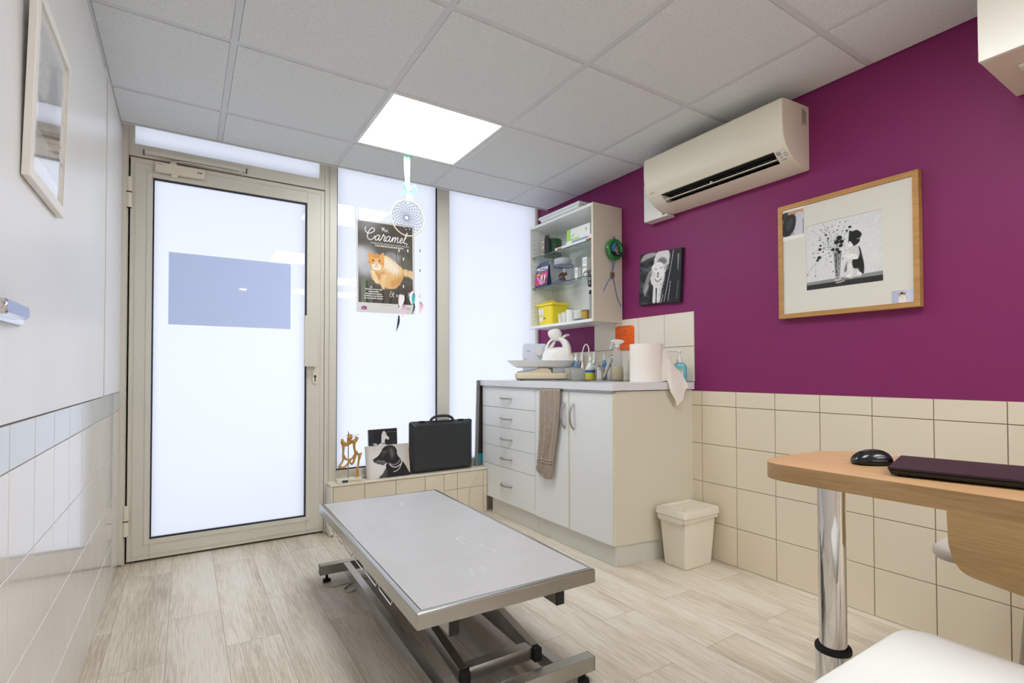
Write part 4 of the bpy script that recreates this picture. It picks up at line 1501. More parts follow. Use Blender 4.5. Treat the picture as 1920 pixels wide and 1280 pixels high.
# white printer behind the scale
pl_ = (2.142, 3.055, ZW)
t = thing('label_printer', 'white boxy device with rounded corner behind the baby scale', 'device', pl_, YAWR)
T = local(pl_)
mb = MB(T)
prof = [(-.088, 0), (-.088, .235), (-.084, .249), (-.072, .258), (.072, .258), (.08, .25), (.08, 0)]
mb.prism(prof, (0, -.055, 0), (1, 0, 0), (0, 0, 1), (0, .11, 0))
M['dev'] = mat('white device housing', '#dfe2ec', rough=.35)
b_ = build(mb, 'housing', M['dev'], t, 40)
mb = MB(T); mb.cyl((.03, -.056, .20), (.03, -.075, .20), .028, n=24); mb.tube([(.052, -.062, .215), (.068, -.066, .19), (.055, -.07, .165)], .009, n=8, smooth=3)
build(mb, 'roll_holder', M['white_p'], t)
mb = MB(T); mb.box(-.060, -.0562, .203, -.036, -.0552, .209)
build(mb, 'marking', M['blue_gry'], b_, 0)
mb = MB(T); mb.box(-.072, -.0562, .142, -.066, -.0552, .149)
build(mb, 'button', M['ink'], t, 0)

# bottle caddy
cl_ = (2.182, 2.556, ZD)
t = thing('bottle_caddy', 'milky plastic basket holding small dropper bottles by the tap', 'basket', cl_, YAWR)
T = local(cl_)
M['caddy'] = mat('milky plastic basket', '#dfe0d8', rough=.35, alpha=.9)
mb = MB(T)
ring = lambda w, h, r, z: [(x, y, z) for x, y in rrect(w, h, r, 4)]
mb.loft([ring(.160, .085, .010, 0), ring(.184, .106, .012, .070), ring(.190, .112, .012, .072), ring(.190, .112, .012, .074), ring(.180, .102, .011, .073), ring(.156, .081, .009, .003)], cap0=True, cap1=True)
build(mb, 'body', M['caddy'], t, 50)
M['bot_blue'] = mat('blue bottle plastic', '#6f9cc4', rough=.3)
M['bot_white'] = mat('white bottle plastic', '#eceae4', rough=.35)
M['bot_dark'] = mat('dark brown bottle', '#3a2a20', rough=.25)
M['lab_blue'] = mat('blue label', '#4f86b8', rough=.5)
M['grn'] = mat('green cap', '#2d6a50', rough=.4)

def dropper(name, label, x, y, z, r, hb, hc, body, cap, band=None, tip=.006, group='small bottles in the basket'):
    t = thing(name, label, 'bottle', (x, y, z), group=group)
    mb = MB(); mb.lathe([(r * .93, 0), (r, .003), (r, hb * .8), (r * .75, hb * .93), (r * .5, hb)], (x, y, z), 18)
    build(mb, 'body', body, t, 50)
    mb = MB(); mb.lathe([(r * .62, hb + .0004), (r * .62, hb + hc * .45), (r * .40, hb + hc * .55), (tip, hb + hc * .95), (tip * .6, hb + hc)], (x, y, z), 18)
    build(mb, 'cap', cap, t, 50)
    if band:
        mb = MB(); mb.lathe([(r + .0006, hb * band[0]), (r + .0006, hb * band[1])], (x, y, z), 18, cap0=False, cap1=False)
        build(mb, 'label_band', band[2], t)
lv = lambda a, b: (T @ Vector((a, b, 0)))
zi = ZD + .0034
p = lv(-.052, .0); dropper('dropper_bottle', 'blue dropper bottle with white tip at the scale end of the basket', p.x, p.y, zi, .0165, .115, .052, M['bot_blue'], M['bot_white'])
p = lv(-.012, .012); dropper('dropper_bottle', 'dark dropper bottle with long white tip in the middle of the basket', p.x, p.y, zi, .014, .118, .053, M['bot_dark'], M['bot_white'])
p = lv(-.014, -.024); dropper('dropper_bottle', 'white dropper bottle at the front of the basket', p.x, p.y, zi, .017, .075, .04, M['bot_white'], M['bot_white'])
p = lv(.068, .012); dropper('dropper_bottle', 'white dropper bottle with blue band at the tap end of the basket', p.x, p.y, zi, .0155, .130, .05, M['bot_white'], M['bot_white'], (.72, .98 - .2, M['lab_blue']), group='small bottles in the basket')
dropper('dropper_bottle', 'clear dropper bottle with blue band standing behind the tap', 2.262, 2.449, ZD, .0145, .128, .046, M['bot_blue'], M['clear_w'], (.5, .78, M['lab_blue']), group='small bottles by the tap')
dropper('dropper_bottle', 'small green capped bottle standing between basket and tap', 2.262, 2.40, ZD, .013, .08, .03, M['bot_white'], M['grn'], group='small bottles by the tap')

t = thing('wash_bottle', 'white wash bottle with tall curved spout in the basket', 'bottle', (2.214, 2.566, zi))
p = lv(.036, .022)
mb = MB(); mb.lathe([(.016, 0), (.018, .003), (.018, .085), (.010, .10)], (p.x, p.y, zi), 18)
build(mb, 'body', M['bot_white'], t, 50)
mb = MB()
tl = lambda a, b, z: T @ Vector((a, b, z - ZD))
mb.tube([tl(.036, .022, zi + .1), tl(.036, .022, zi + .17), tl(.032, .022, zi + .21), tl(.018, .022, zi + .227), tl(.003, .021, zi + .21), tl(-.010, .018, zi + .16), tl(-.022, .012, zi + .095)], [.0052, .0050, .0045, .0042, .004, .0036, .003], n=8, smooth=5)
build(mb, 'spout', M['white_p'], t)
carton('pack', 'yellow and white carton lying behind the basket', 2.245, 2.70, ZW, 2.295, 2.76, ZW + .165, M['carton'], marks=[(2.759, ZW + .135, 2.725, ZW + .164, M['yellow'])])

# bottle with yellow liquid
bx_, by_ = 2.124, 2.428
t = thing('yellow_bottle', 'clear bottle of yellow liquid with blue band before the basket', 'bottle', (bx_, by_, ZD))
M['yel_liq'] = mat('yellow liquid', '#d8d251', rough=.2)
M['clr_b'] = mat('milky clear bottle', '#e6e6e0', rough=.3, alpha=.85)
mb = MB(); mb.lathe([(.028, 0), (.031, .003), (.031, .046), (.0305, .047)], (bx_, by_, ZD), 26)
build(mb, 'liquid', M['yel_liq'], t)
mb = MB(); mb.lathe([(.0305, .0472), (.031, .068), (.029, .078), (.016, .098), (.010, .106), (.010, .118)], (bx_, by_, ZD), 26)
build(mb, 'body', M['clr_b'], t, 50)
mb = MB(); mb.lathe([(.0316, .047), (.0316, .062)], (bx_, by_, ZD), 26, cap0=False, cap1=False)
build(mb, 'label_band', mat('strong blue label', '#1f62b5', rough=.5), t)
mb = MB(); mb.lathe([(.012, .1184), (.012, .130), (.005, .136), (.003, .15)], (bx_, by_, ZD), 20)
build(mb, 'cap', M['bot_white'], t)

# spray bottle
qx, qy = 2.203, 2.273
t = thing('spray_bottle', 'clear spray bottle with white trigger head by the orange mat', 'bottle', (qx, qy, ZD))
M['spray'] = mat('clear grey plastic', '#d9d6cf', rough=.15, alpha=.45)
M['spray_liq'] = mat('pale beige liquid', '#cfc3a4', rough=.15, alpha=.9)
mb = MB(); mb.lathe([(.033, .082), (.030, .12), (.028, .165), (.024, .182), (.014, .190), (.013, .198)], (qx, qy, ZD), 26)
build(mb, 'body', M['spray'], t, 50)
mb = MB(); mb.lathe([(.034, 0), (.037, .003), (.037, .06), (.033, .082)], (qx, qy, ZD), 26)
build(mb, 'liquid', M['spray_liq'], t, 50)
T = local((qx, qy, ZD))
mb = MB(T); mb.lathe([(.0155, .1984), (.0155, .212), (.012, .214)], (0, 0, 0), 20)
mb.loft([[(x, y, z) for x, y in rrect(w, .028, .01, 4, dx, 0)] for z, w, dx in ((.213, .028, 0), (.222, .052, .006), (.232, .074, .006), (.240, .068, .004), (.246, .040, -.004))])
hd2 = build(mb, 'trigger_head', M['white_p'], t, 50)
mb = MB(T); mb.tube([(-.024, 0, .228), (-.034, 0, .216), (-.040, 0, .2), (-.043, 0, .188)], [.006, .005, .0045, .004], n=8, smooth=3); mb.cyl((-.028, 0, .236), (-.040, 0, .235), .006, n=12)
build(mb, 'trigger', M['white_p'], hd2)

t = thing('lotion_bottle', 'clear ribbed bottle half hidden behind the paper roll', 'bottle', (2.262, 2.214, ZD))
mb = MB(); mb.lathe([(.022, 0), (.0245, .004)] + [(.0245 - .0012 * (k % 2), .01 + .01 * k) for k in range(10)] + [(.016, .122), (.010, .13), (.010, .15), (.004, .162)], (2.262, 2.214, ZD), 22)
build(mb, 'body', M['spray'], t, 50)

# paper roll with a loose sheet
M['paper'] = mat('embossed white paper', '#efe9df', rough=.9, spec=.15, bump=(230, .35, .002))
rx_, ry_ = 2.092, 1.938
t = thing('paper_roll', 'big white paper towel roll with a loose sheet over the worktop end', 'paper roll', (rx_, ry_, ZW))
mb = MB()
pr2 = [(.0855, 0), (.0875, .002)]
for k in range(1, 20):
    pr2.append((.0875 - (.0004 if k % 2 else 0), .01 * k))
pr2 += [(.0875, .200), (.0860, .2025), (.03, .2025), (.0285, .198), (.0285, .02)]
mb.lathe(pr2, (rx_, ry_, ZW), 48, cap0=True, cap1=True)
build(mb, 'roll', M['paper'], t, 40)
mb = MB()
Rg = catmull([(2.134, 1.869, 1.108), (2.162, 1.851, 1.062), (2.186, 1.832, 1.000), (2.216, 1.803, .945), (2.236, 1.782, .893)], 5)
Lf = catmull([(2.108, 1.868, .9215), (2.118, 1.852, .9195), (2.124, 1.826, .9205), (2.122, 1.806, .868), (2.150, 1.797, .826), (2.166, 1.797, .790)], 4)
rows = []
for k in range(21):
    f = k / 20
    a, b = Rg[k], Lf[k]
    row = []
    for j in range(13):
        g = j / 12
        p = a.lerp(b, g)
        bul = .012 * math.sin(PI * g) * (1 - f * .5)
        fl = .006 * math.sin(g * 7 + f * 3) * f
        row.append((p.x + .5 * fl, p.y - bul - fl, p.z))
    rows.append(row)
mb.sheet(rows, thick=.0006)
build(mb, 'loose_sheet', M['paper'], t, 70)
mb = MB()
rw = []
for k in range(5):
    a0 = R(20 + k * 22)
    rw.append([(rx_ + r2 * math.cos(a0), ry_ + r2 * math.sin(a0), ZW + .2032 + .006 * math.sin(k * .8) * (r2 / .07)) for r2 in (.034, .05, .066, .08)])
mb.sheet(rw, thick=.0006)
build(mb, 'raised_ply', M['paper'], t, 70)

# blue gel pump bottle
gx_, gy_ = 2.247, 1.8465
t = thing('gel_bottle', 'pump bottle of clear blue hand gel at the end of the worktop', 'bottle', (gx_, gy_, ZW), YAWR)
T = local((gx_, gy_, ZW))
M['gel'] = mat('clear blue gel', '#7cc8da', rough=.12, alpha=.88)
mb = MB(T)
mb.loft([[(x, y, z) for x, y in rrect(w, d, r, 6)] for z, w, d, r in ((0, .068, .038, .017), (.003, .074, .044, .02), (.075, .078, .044, .02), (.088, .070, .042, .02), (.098, .05, .036, .017), (.104, .032, .030, .0145))])
build(mb, 'body', M['gel'], t, 50)
mb = MB(T); mb.box(-.024, -.0232, .012, .012, -.0222, .068)
lb = build(mb, 'label', M['carton'], t, 0)
mb = MB(T)
mb.box(-.024, -.0238, .060, .012, -.0233, .066)
mb.i = 1
for k in range(4):
    mb.box(-.02, -.0238, .05 - k * .009, .004 - k * .003, -.0233, .053 - k * .009)
build(mb, 'printing', [mat('green print', '#9acb5a', rough=.5), M['lab_blue']], lb, 0)
mb = MB(T); mb.lathe([(.0145, .1044), (.015, .107), (.0155, .126), (.010, .134), (.0065, .136), (.006, .158), (.011, .160), (.011, .168), (.006, .170)], (0, 0, 0), 20)
mb.tube([(.005, 0, .165), (-.03, 0, .167), (-.058, 0, .166), (-.068, 0, .160)], [.0055, .005, .0042, .0035], n=8, smooth=3)
build(mb, 'pump', M['white_p'], t, 40)

# ------------------------------------------------------------------ things on the window sill
ZS = .3059
M['bone'] = mat('ochre bone resin', '#d3a95c', rough=.5, var=(45, '#b27f3c', .2))
M['bone_base'] = mat('ivory base', '#e8e1c8', rough=.4)
t = thing('pelvis_model', 'yellow dog pelvis and thigh bone model on a small ivory stand', 'anatomy model', (.842, 3.185, ZS))
mb = MB(); mb.hexa([(.768, 3.142, ZS), (.917, 3.134, ZS), (.926, 3.216, ZS), (.778, 3.224, ZS), (.770, 3.144, ZS + .022), (.915, 3.136, ZS + .022), (.924, 3.214, ZS + .022), (.780, 3.222, ZS + .022)], bev=.003)
bs = build(mb, 'stand_base', M['bone_base'], t)
mb = MB(); dx_ = lambda u, z, o: (.768 + u * .149, 3.142 - u * .008 - .0003 - o, z)
mb.hexa([dx_(.19, ZS + .005, -.001), dx_(.42, ZS + .005, -.001), dx_(.42, ZS + .005, .001), dx_(.19, ZS + .005, .001), dx_(.19, ZS + .018, -.001), dx_(.42, ZS + .018, -.001), dx_(.42, ZS + .018, .001), dx_(.19, ZS + .018, .001)])
build(mb, 'label', mat('navy label', '#3d4252', rough=.5), bs, 0)
mb = MB(); mb.hexa([dx_(.5, ZS + .010, 0), dx_(.95, ZS + .011, 0), dx_(.95, ZS + .011, .001), dx_(.5, ZS + .010, .001), dx_(.5, ZS + .0125, 0), dx_(.95, ZS + .0135, 0), dx_(.95, ZS + .0135, .001), dx_(.5, ZS + .0125, .001)])
build(mb, 'printing', M['gold'], bs, 0)
mb = MB(); mb.cyl((.8425, 3.18, ZS + .0222), (.8425, 3.18, ZS + .30), .0030, n=10)
build(mb, 'rod', M['satin'], t)

def remeshed(mb, name, m, parent, vox=.0028):
    o = build(mb, name, m, parent, 0)
    md = o.modifiers.new('fuse', 'REMESH'); md.mode = 'VOXEL'; md.voxel_size = vox; md.use_smooth_shade = True
    sm = o.modifiers.new('soften', 'SMOOTH'); sm.iterations = 4; sm.factor = .6
    return o
K = .00334                        # metres per unit used for the outline below
def bp(x, y, d=0.):               # x to the side, y up, d towards the room
    return (.8425 + x * K * 1.0, 3.175 - d * K, ZS + .0222 + y * K)
mb = MB()
# ilium wings
mb.tube([bp(-11.5, 72, 1), bp(-11, 66, 0), bp(-9.5, 60, 0), bp(-9, 52, -1), bp(-9.5, 44, -1), bp(-9, 38, 0)], [0.0095, 0.0169, 0.0142, 0.0101, 0.0088, 0.0121], n=10, smooth=5, flat=.7)
mb.tube([bp(15, 74, 1), bp(13.5, 69, 0), bp(10.5, 64, 0), bp(10.5, 55, -1), bp(12, 47, -1), bp(13, 42, 0)], [0.0135, 0.0169, 0.0142, 0.0101, 0.0088, 0.0121], n=10, smooth=5, flat=.7)
mb.tube([bp(-10, 64), bp(-4, 61, 1), bp(0, 62, 1)], [0.0149, 0.0108, 0.0108], n=8, smooth=4)
mb.tube([bp(11, 66), bp(6, 66, 1), bp(1, 63, 1)], [0.0149, 0.0108, 0.0108], n=8, smooth=4)
# pubis and ischium rings
mb.tube([bp(-9, 39), bp(-4, 34.5, 1.5), bp(1.5, 33.5, 2), bp(7, 36, 1.5), bp(13, 42)], [0.0108, 0.0068, 0.0068, 0.0068, 0.0108], n=8, smooth=4)
mb.tube([bp(-9, 39), bp(-10.5, 31, -1), bp(-14, 25.5, -2), bp(-18.5, 21, -1)], [0.0108, 0.0081, 0.0095, 0.0054], n=8, smooth=4, flat=.7)
mb.tube([bp(-18, 21, -1), bp(-9, 20.5, 0), bp(-3, 25, 1.5), bp(0, 30, 2)], [0.0068, 0.0074, 0.0061, 0.0068], n=8, smooth=4)
mb.tube([bp(13, 42), bp(11, 34, -1), bp(9, 27, -2), bp(5.5, 24, -1)], [0.0108, 0.0074, 0.0081, 0.0068], n=8, smooth=4)
mb.tube([bp(5.5, 24, -1), bp(3, 28, 1), bp(1, 32, 2)], [0.0068, 0.0061, 0.0068], n=8, smooth=3)
mb.ball(bp(14, 46, 1), .010, 10, 8)
mb.ball(bp(-9, 41, 1), .009, 10, 8)
remeshed(mb, 'pelvis', M['bone'], t)
mb = MB()
mb.tube([bp(-1, 60, 2), bp(0, 66, 2.5), bp(1, 73, 2), bp(2, 80, 1)], [.008, .013, .012, .010], n=10, smooth=4)
for sgn in (-1, 1):
    for z_, l_ in ((66, 5), (71, 6), (76, 6.5)):
        mb.tube([bp(1, z_, 2), bp(1 + sgn * l_ * .6, z_ + 1, 2.5), bp(1 + sgn * l_, z_ + 3, 3)], [.006, .004, .0025], n=6, smooth=2)
remeshed(mb, 'sacrum', M['bone'], t, .0024)
M['nerve'] = mat('dark metal pins', '#6b5a3a', rough=.4)
mb = MB()
for a, b, c in (((2, 74, 4), (9, 76, 5), (17, 79, 5)), ((0, 78, 3), (-1, 82, 3), (-1.5, 86, 3)), ((-2, 66, 5), (3, 65, 6), (8, 68, 5)), ((-3, 70, 5), (2, 73, 6), (6, 74, 5))):
    mb.tube([bp(*a), bp(*b), bp(*c)], [.0018, .0016, .0012], n=6, smooth=3)
build(mb, 'pins', M['nerve'], t)
mb = MB()
mb.tube([bp(14.5, 4, 1), bp(15.5, 10), bp(17, 20), bp(18.5, 30), bp(20, 38), bp(20.5, 42)], [.0115, .0095, .0066, .0066, .0100, .0105], n=12, smooth=5)
mb.tube([bp(20, 41, 0), bp(17, 42.5, 0), bp(15.2, 43, 1)], [.009, .0065, .0075], n=10, smooth=3)
mb.ball(bp(23.2, 42.5, -1), .0075, 10, 8)
mb.ball(bp(12.6, 3.4, 2), .0085, 10, 8); mb.ball(bp(17, 3.4, 2), .0085, 10, 8)
remeshed(mb, 'femur', M['bone'], t)

# canvas of the black dog
def tilted(o, w_ang=0., lean=0.):
    """axes of a picture that faces -Y, turned in its plane and leaning back"""
    U = Vector((math.cos(w_ang), 0, math.sin(w_ang)))
    V = Vector((-math.sin(w_ang), math.sin(lean), math.cos(w_ang) * math.cos(lean))).normalized()
    V = (V - U * V.dot(U)).normalized()
    return U, V, U.cross(V)

def canvas(name, label, O, U, V, w, h, th_, side, cat='picture', part='canvas'):
    N = U.cross(V)
    t = thing(name, label, cat, tuple(O))
    mb = MB()
    mb.prism([(0, 0), (w, 0), (w, h), (0, h)], O, U, V, -N * th_)
    build(mb, part, side, t, 0)
    return t
M['canvas_side'] = mat('stretched canvas edge', '#d5d0ca', rough=.8)
M['canvas_black'] = mat('black canvas edge', '#1b1b1d', rough=.7)

O = Vector((.955, 3.166, ZS + .0005))
U, V, N = tilted(O, .008, .19)
W_, H_ = .281, .203
t = canvas('dog_canvas', 'wide canvas print of a black dog head in profile on the window sill', O, U, V, W_, H_, .017, M['canvas_side'])
pt = Paint(W_, H_, 150, 110, '#cfc9c4')
a = pt.a
pt.put(np.clip(1.2 - np.hypot(pt.X - .45, pt.Y - .42) / .75, 0, 1), '#efece8', .9)
pt.put(pt.edge(.10 - pt.X, .05) * 0 + np.clip((.12 - pt.X) / .1, 0, 1), '#b5aca4', .6)
pt.put(np.clip((pt.X - 1.22) / .12, 0, 1), '#c9b9a8', .7)
# shoulders and neck
pt.poly([(.42, 0), (.50, .12), (.60, .25), (.62, .40), (.80, .55), (.95, .72), (1.02, .62), (1.12, .48), (1.22, .35), (1.33, .12), (1.36, 0)], '#1b1a1b', .02, 4)
pt.poly([(.42, 0), (.5, .14), (.58, .26), (.64, .2), (.60, .0)], '#565358', .05, 3, .8)
# head
pt.poly([(.22, .56), (.25, .49), (.33, .46), (.42, .44), (.52, .40), (.62, .44), (.76, .46), (.92, .60), (.99, .75), (.95, .90), (.84, .97), (.70, .98), (.56, .92), (.48, .80), (.40, .70), (.30, .63), (.22, .60)], '#211f20', .02, 4, fur=.03, seed=5)
pt.poly([(.50, .62), (.60, .70), (.70, .80), (.62, .84), (.50, .74)], '#5b5756', .05, 4, .55)
pt.poly([(.26, .50), (.40, .47), (.55, .42), (.60, .50), (.45, .55), (.32, .55)], '#8c8784', .05, 4, .75, fur=.05, seed=9)
pt.line([(.34, .45), (.45, .42), (.55, .38)], .018, '#3a3635', .02, 3)
pt.ell(.245, .565, .03, .035, '#0c0b0b', .3)
pt.ell(.255, .585, .015, .01, '#8a8888', .5)
pt.ell(.57, .755, .022, .016, '#0a0a0a', .4).ell(.565, .765, .007, .006, '#e8e6e2', .5)
pt.line([(.50, .80), (.56, .81), (.62, .78)], .014, '#6f6b69', .02, 3)
# ear
pt.poly([(.72, .92), (.80, .95), (.92, .88), (.93, .72), (.88, .58), (.80, .52), (.74, .62), (.70, .78)], '#3a3738', .03, 4)
pt.poly([(.76, .84), (.84, .86), (.88, .72), (.84, .60), (.79, .64)], '#77726f', .06, 4, .7)
# collar and cord
pt.line([(.72, .42), (.84, .36), (.98, .40), (1.10, .52)], .055, '#77727a', .02, 4)
pt.line([(.72, .40), (.82, .30), (.96, .29), (1.08, .36), (1.13, .42)], .026, '#efece6', .012, 4)
pt.line([(1.10, .58), (1.12, .48), (1.11, .38), (1.05, .26), (.96, .18), (.84, .15)], .022, '#efece6', .012, 4)
pt.tex(70, 70, 4, .03, 2)
pt.mesh('printed_picture', O, U, V, M['print'], t)

# small canvas of the white dog, behind
O = Vector((.982, 3.214, ZS + .0005))
U, V, N = tilted(O, .012, .05)
W_, H_ = .188, .300
t = canvas('dog_canvas', 'small dark canvas print of a white dog behind the black dog canvas', O, U, V, W_, H_, .015, M['canvas_side'])
pt = Paint(W_, H_, 90, 140, '#26262b')
pt.put(np.clip(pt.noise(4, 4, 2) * 1.3 - .4, 0, 1), '#4a4a50', .9)
pt.put((np.abs(pt.X - .31) < .20).astype(float) * (pt.Y > .6) * (pt.Y < .93), '#202024', .6)
pt.line([(.40, .925), (.60, .93)], .008, '#8a8a8c', .006)
pt.poly([(.18, .55), (.20, .66), (.27, .715), (.28, .82), (.29, .90), (.33, .955), (.37, .93), (.40, .86), (.45, .80), (.455, .775), (.42, .765), (.38, .79), (.36, .77), (.35, .70), (.40, .64), (.42, .55)], '#e9e8e6', .008, 4)
pt.poly([(.09, .70), (.15, .705), (.19, .68), (.17, .655), (.12, .675)], '#d8d7d5', .008, 3)
pt.line([(.245, .735), (.30, .69), (.36, .68)], .014, '#2c2b2e', .006, 3)
pt.ell(.375, .875, .006, .008, '#1a1a1a', .5).ell(.315, .89, .005, .009, '#1a1a1a', .5).ell(.447, .785, .010, .010, '#2a2a2a', .5)
pt.line([(.41, .84), (.44, .825)], .006, '#6a6a6a', .005)
pt.tex(60, 90, 6, .04, 2)
pt.mesh('printed_picture', O, U, V, M['print'], t)

# black carrying case
M['case'] = mat('black textured case plastic', '#2c2f32', rough=.3, spec=.6, bump=(300, .15, .001))
t = thing('carrying_case', 'black hard plastic carrying case standing on the window sill', 'case', (1.468, 3.19, ZS))
x0, x1, z0, z1 = 1.238, 1.700, ZS + .0012, .645
yc, hf = 3.1995, .0385
mb = MB()
rr = lambda s, y: [((x0 + x1) / 2 + x, y, (z0 + z1) / 2 + z) for x, z in rrect(x1 - x0 - 2 * s, z1 - z0 - 2 * s, .016, 4)]
sh = lambda s, sb, y: [(p[0], p[1], max(p[2], z0 + sb)) for p in rr(s, y)]
mb.loft([sh(.026, .008, yc - hf), sh(.0235, .006, yc - hf + .0015), sh(.002, 0, yc - .0065), sh(0, 0, yc - .0045), sh(0, 0, yc - .0012), sh(.003, .001, yc - .001)])
build(mb, 'front_shell', M['case'], t, 30)
mb = MB()
mb.loft([sh(.003, .001, yc + .001), sh(0, 0, yc + .0012), sh(0, 0, yc + .0045), sh(.002, 0, yc + .0065), sh(.019, .006, yc + hf - .004), sh(.022, .008, yc + hf - .002)])
build(mb, 'back_shell', M['case'], t, 30)
mb = MB(); mb.tube([(1.385, yc - .006, z1 - .010), (1.395, yc - .008, z1 + .012), (1.425, yc - .008, z1 + .027), (1.47, yc - .008, z1 + .030), (1.515, yc - .008, z1 + .027), (1.545, yc - .008, z1 + .012), (1.555, yc - .006, z1 - .010)], .0092, n=10, smooth=5)
build(mb, 'carry_handle', M['case'], t)
for x in (1.325, 1.612):
    mb = MB(); mb.box(x - .02, yc - .016, z1 - .004, x + .02, yc + .003, z1 + .0025, bev=.002)
    build(mb, 'latch', M['black_p'], t)

# grey framed poster leaning in the corner behind the cabinet
M['alu'] = mat('grey aluminium frame', '#8f8f8c', rough=.35, metal=.7)
M['teal'] = mat('teal print', '#2f8ea0', rough=.5)
M['darkpic'] = mat('dark brown print', '#3c332f', rough=.5, var=(9, '#1f1b1a', .2))
O = Vector((1.738, 3.219, ZS + .0005))
an = -.07
t = thing('leaning_frame', 'grey metal framed dark poster with teal strip squeezed behind the drawer cabinet', 'picture', tuple(O))
U = Vector((math.cos(.0), 0, 0)); V = Vector((.028, 0, 1)).normalized(); N = Vector((0, -1, 0))
U = Vector((1, 0, 0))
q = lambda a, b, d: O + U * a + V * b + N * d
def bar(mb, a0, b0, a1, b1, d0=-.010, d1=.0045):
    mb.hexa([q(a0, b0, d1), q(a1, b0, d1), q(a1, b0, d0), q(a0, b0, d0), q(a0, b1, d1), q(a1, b1, d1), q(a1, b1, d0), q(a0, b1, d0)], bev=.0012)
mb = MB()
FWd, FHt = .30, .606
bar(mb, 0, 0, .022, FHt); bar(mb, FWd - .022, 0, FWd, FHt); bar(mb, .0222, 0, FWd - .0222, .022); bar(mb, .0222, FHt - .022, FWd - .0222, FHt)
build(mb, 'frame', M['alu'], t)
mb = MB(); bar(mb, .0224, .085, FWd - .0224, FHt - .0224, -.009, .0015)
mb.i = 1; bar(mb, .0224, .0224, FWd - .0224, .0848, -.009, .0015)
build(mb, 'poster_print', [M['darkpic'], M['teal']], t, 0)

# white cable from the sill to the floor
M['cable'] = mat('cream cable', '#d9d0b8', rough=.5)
mb = MB()
mb.tube([(1.78, 3.20, ZS + .004), (1.755, 3.17, ZS + .004), (1.735, 3.135, .309), (1.722, 3.122, .290), (1.690, 3.121, .24), (1.655, 3.121, .18), (1.640, 3.121, .12), (1.648, 3.121, .06), (1.675, 3.122, .02), (1.71, 3.12, .004), (1.755, 3.115, .004)], .0030, n=7, smooth=5)
solo(mb, 'cable', M['cable'], 'cream cable hanging from the sill down the low tiled wall', 'cable', (1.65, 3.121, .0))

# ------------------------------------------------------------------ examination table
TA = -R(1.45)
tl0 = (.823, 1.899, 0)
T = Matrix.Translation(Vector(tl0)) @ Matrix.Rotation(TA, 4, 'Z')
t = thing('examination_table', 'low stainless steel examination table with scissor lift base', 'examination table', tl0, TA)
HX, HY, ZT, ZU = .2975, .6505, .345, .303
mb = MB(T)
rg = lambda a, b, z, r=.004: [(x, y, z) for x, y in rrect(2 * a, 2 * b, r, 2)]
mb.loft([rg(HX - .004, HY - .004, ZU + .003), rg(HX, HY, ZU), rg(HX, HY, ZT - .006), rg(HX - .0015, HY - .0015, ZT - .0018), rg(HX - .005, HY - .005, ZT),
         rg(HX - .0155, HY - .0155, ZT), rg(HX - .017, HY - .017, ZT - .003), rg(HX - .05, HY - .05, ZT - .0042)], cap0=True, cap1=True)
top = build(mb, 'table_top', M['steel'], t, 25)
M['mat_grey'] = mat('grey ribbed rubber mat', '#c4c2c0', rough=.33, spec=.5, var=(7, '#bab8b5', .35))
_nt = M['mat_grey'].node_tree                             # fine pimple pattern
_tc = nd(_nt, 'ShaderNodeTexCoord', -900, -500)
_vo = nd(_nt, 'ShaderNodeTexVoronoi', -700, -500); _vo.inputs['Scale'].default_value = 210; _vo.inputs['Randomness'].default_value = .08
_bp = nd(_nt, 'ShaderNodeBump', -300, -500); _bp.inputs['Strength'].default_value = .5; _bp.inputs['Distance'].default_value = .0012
_nt.links.new(_tc.outputs['Object'], _vo.inputs['Vector']); _nt.links.new(_vo.outputs['Distance'], _bp.inputs['Height'])
_nt.links.new(_bp.outputs['Normal'], _nt.nodes['Principled BSDF'].inputs['Normal'])
_mp = nd(_nt, 'ShaderNodeMapping', -900, -900); _mp.inputs['Rotation'].default_value = (0, 0, .6); _mp.inputs['Scale'].default_value = (26, 6, 1)
_n2 = nd(_nt, 'ShaderNodeTexNoise', -700, -900); _n2.inputs['Scale'].default_value = 1.; _n2.inputs['Detail'].default_value = 5; _n2.inputs['Distortion'].default_value = .8
_r2 = nd(_nt, 'ShaderNodeValToRGB', -500, -900); _r2.color_ramp.elements[0].position = .66; _r2.color_ramp.elements[1].position = .80
_mx = nd(_nt, 'ShaderNodeMix', -150, 100, data_type='RGBA'); _mx.inputs['B'].default_value = lin('#e6e4e2') + (1,)
_nt.links.new(_tc.outputs['Object'], _mp.inputs['Vector']); _nt.links.new(_mp.outputs['Vector'], _n2.inputs['Vector']); _nt.links.new(_n2.outputs['Fac'], _r2.inputs['Fac'])
_nt.links.new(_r2.outputs['Color'], _mx.inputs['Factor'])
_nt.links.new(_nt.nodes['Principled BSDF'].inputs['Base Color'].links[0].from_socket, _mx.inputs['A'])
_nt.links.new(_mx.outputs['Result'], _nt.nodes['Principled BSDF'].inputs['Base Color'])
mb = MB(T); mb.box(-HX + .0178, -HY + .0178, ZT - .0026, HX - .0178, HY - .0178, ZT + .0012, bev=.001)
build(mb, 'rubber_mat', M['mat_grey'], t)
for x in (-.187, .168):
    mb = MB(T); mb.box(x - .0145, -.632, ZU - .046, x + .0145, .60, ZU - .0005, bev=.0015)
    r_ = build(mb, 'upper_rail', M['steel'], t)
    for y in (-.6325, .6005):
        mb = MB(T); mb.box(x - .0148, y - (.006 if y < 0 else 0), ZU - .0465, x + .0148, y + (.006 if y > 0 else 0), ZU - .0005, bev=.0012)
        build(mb, 'end_cap', M['black_p'], r_)
BZ0, BZ1 = .036, .080
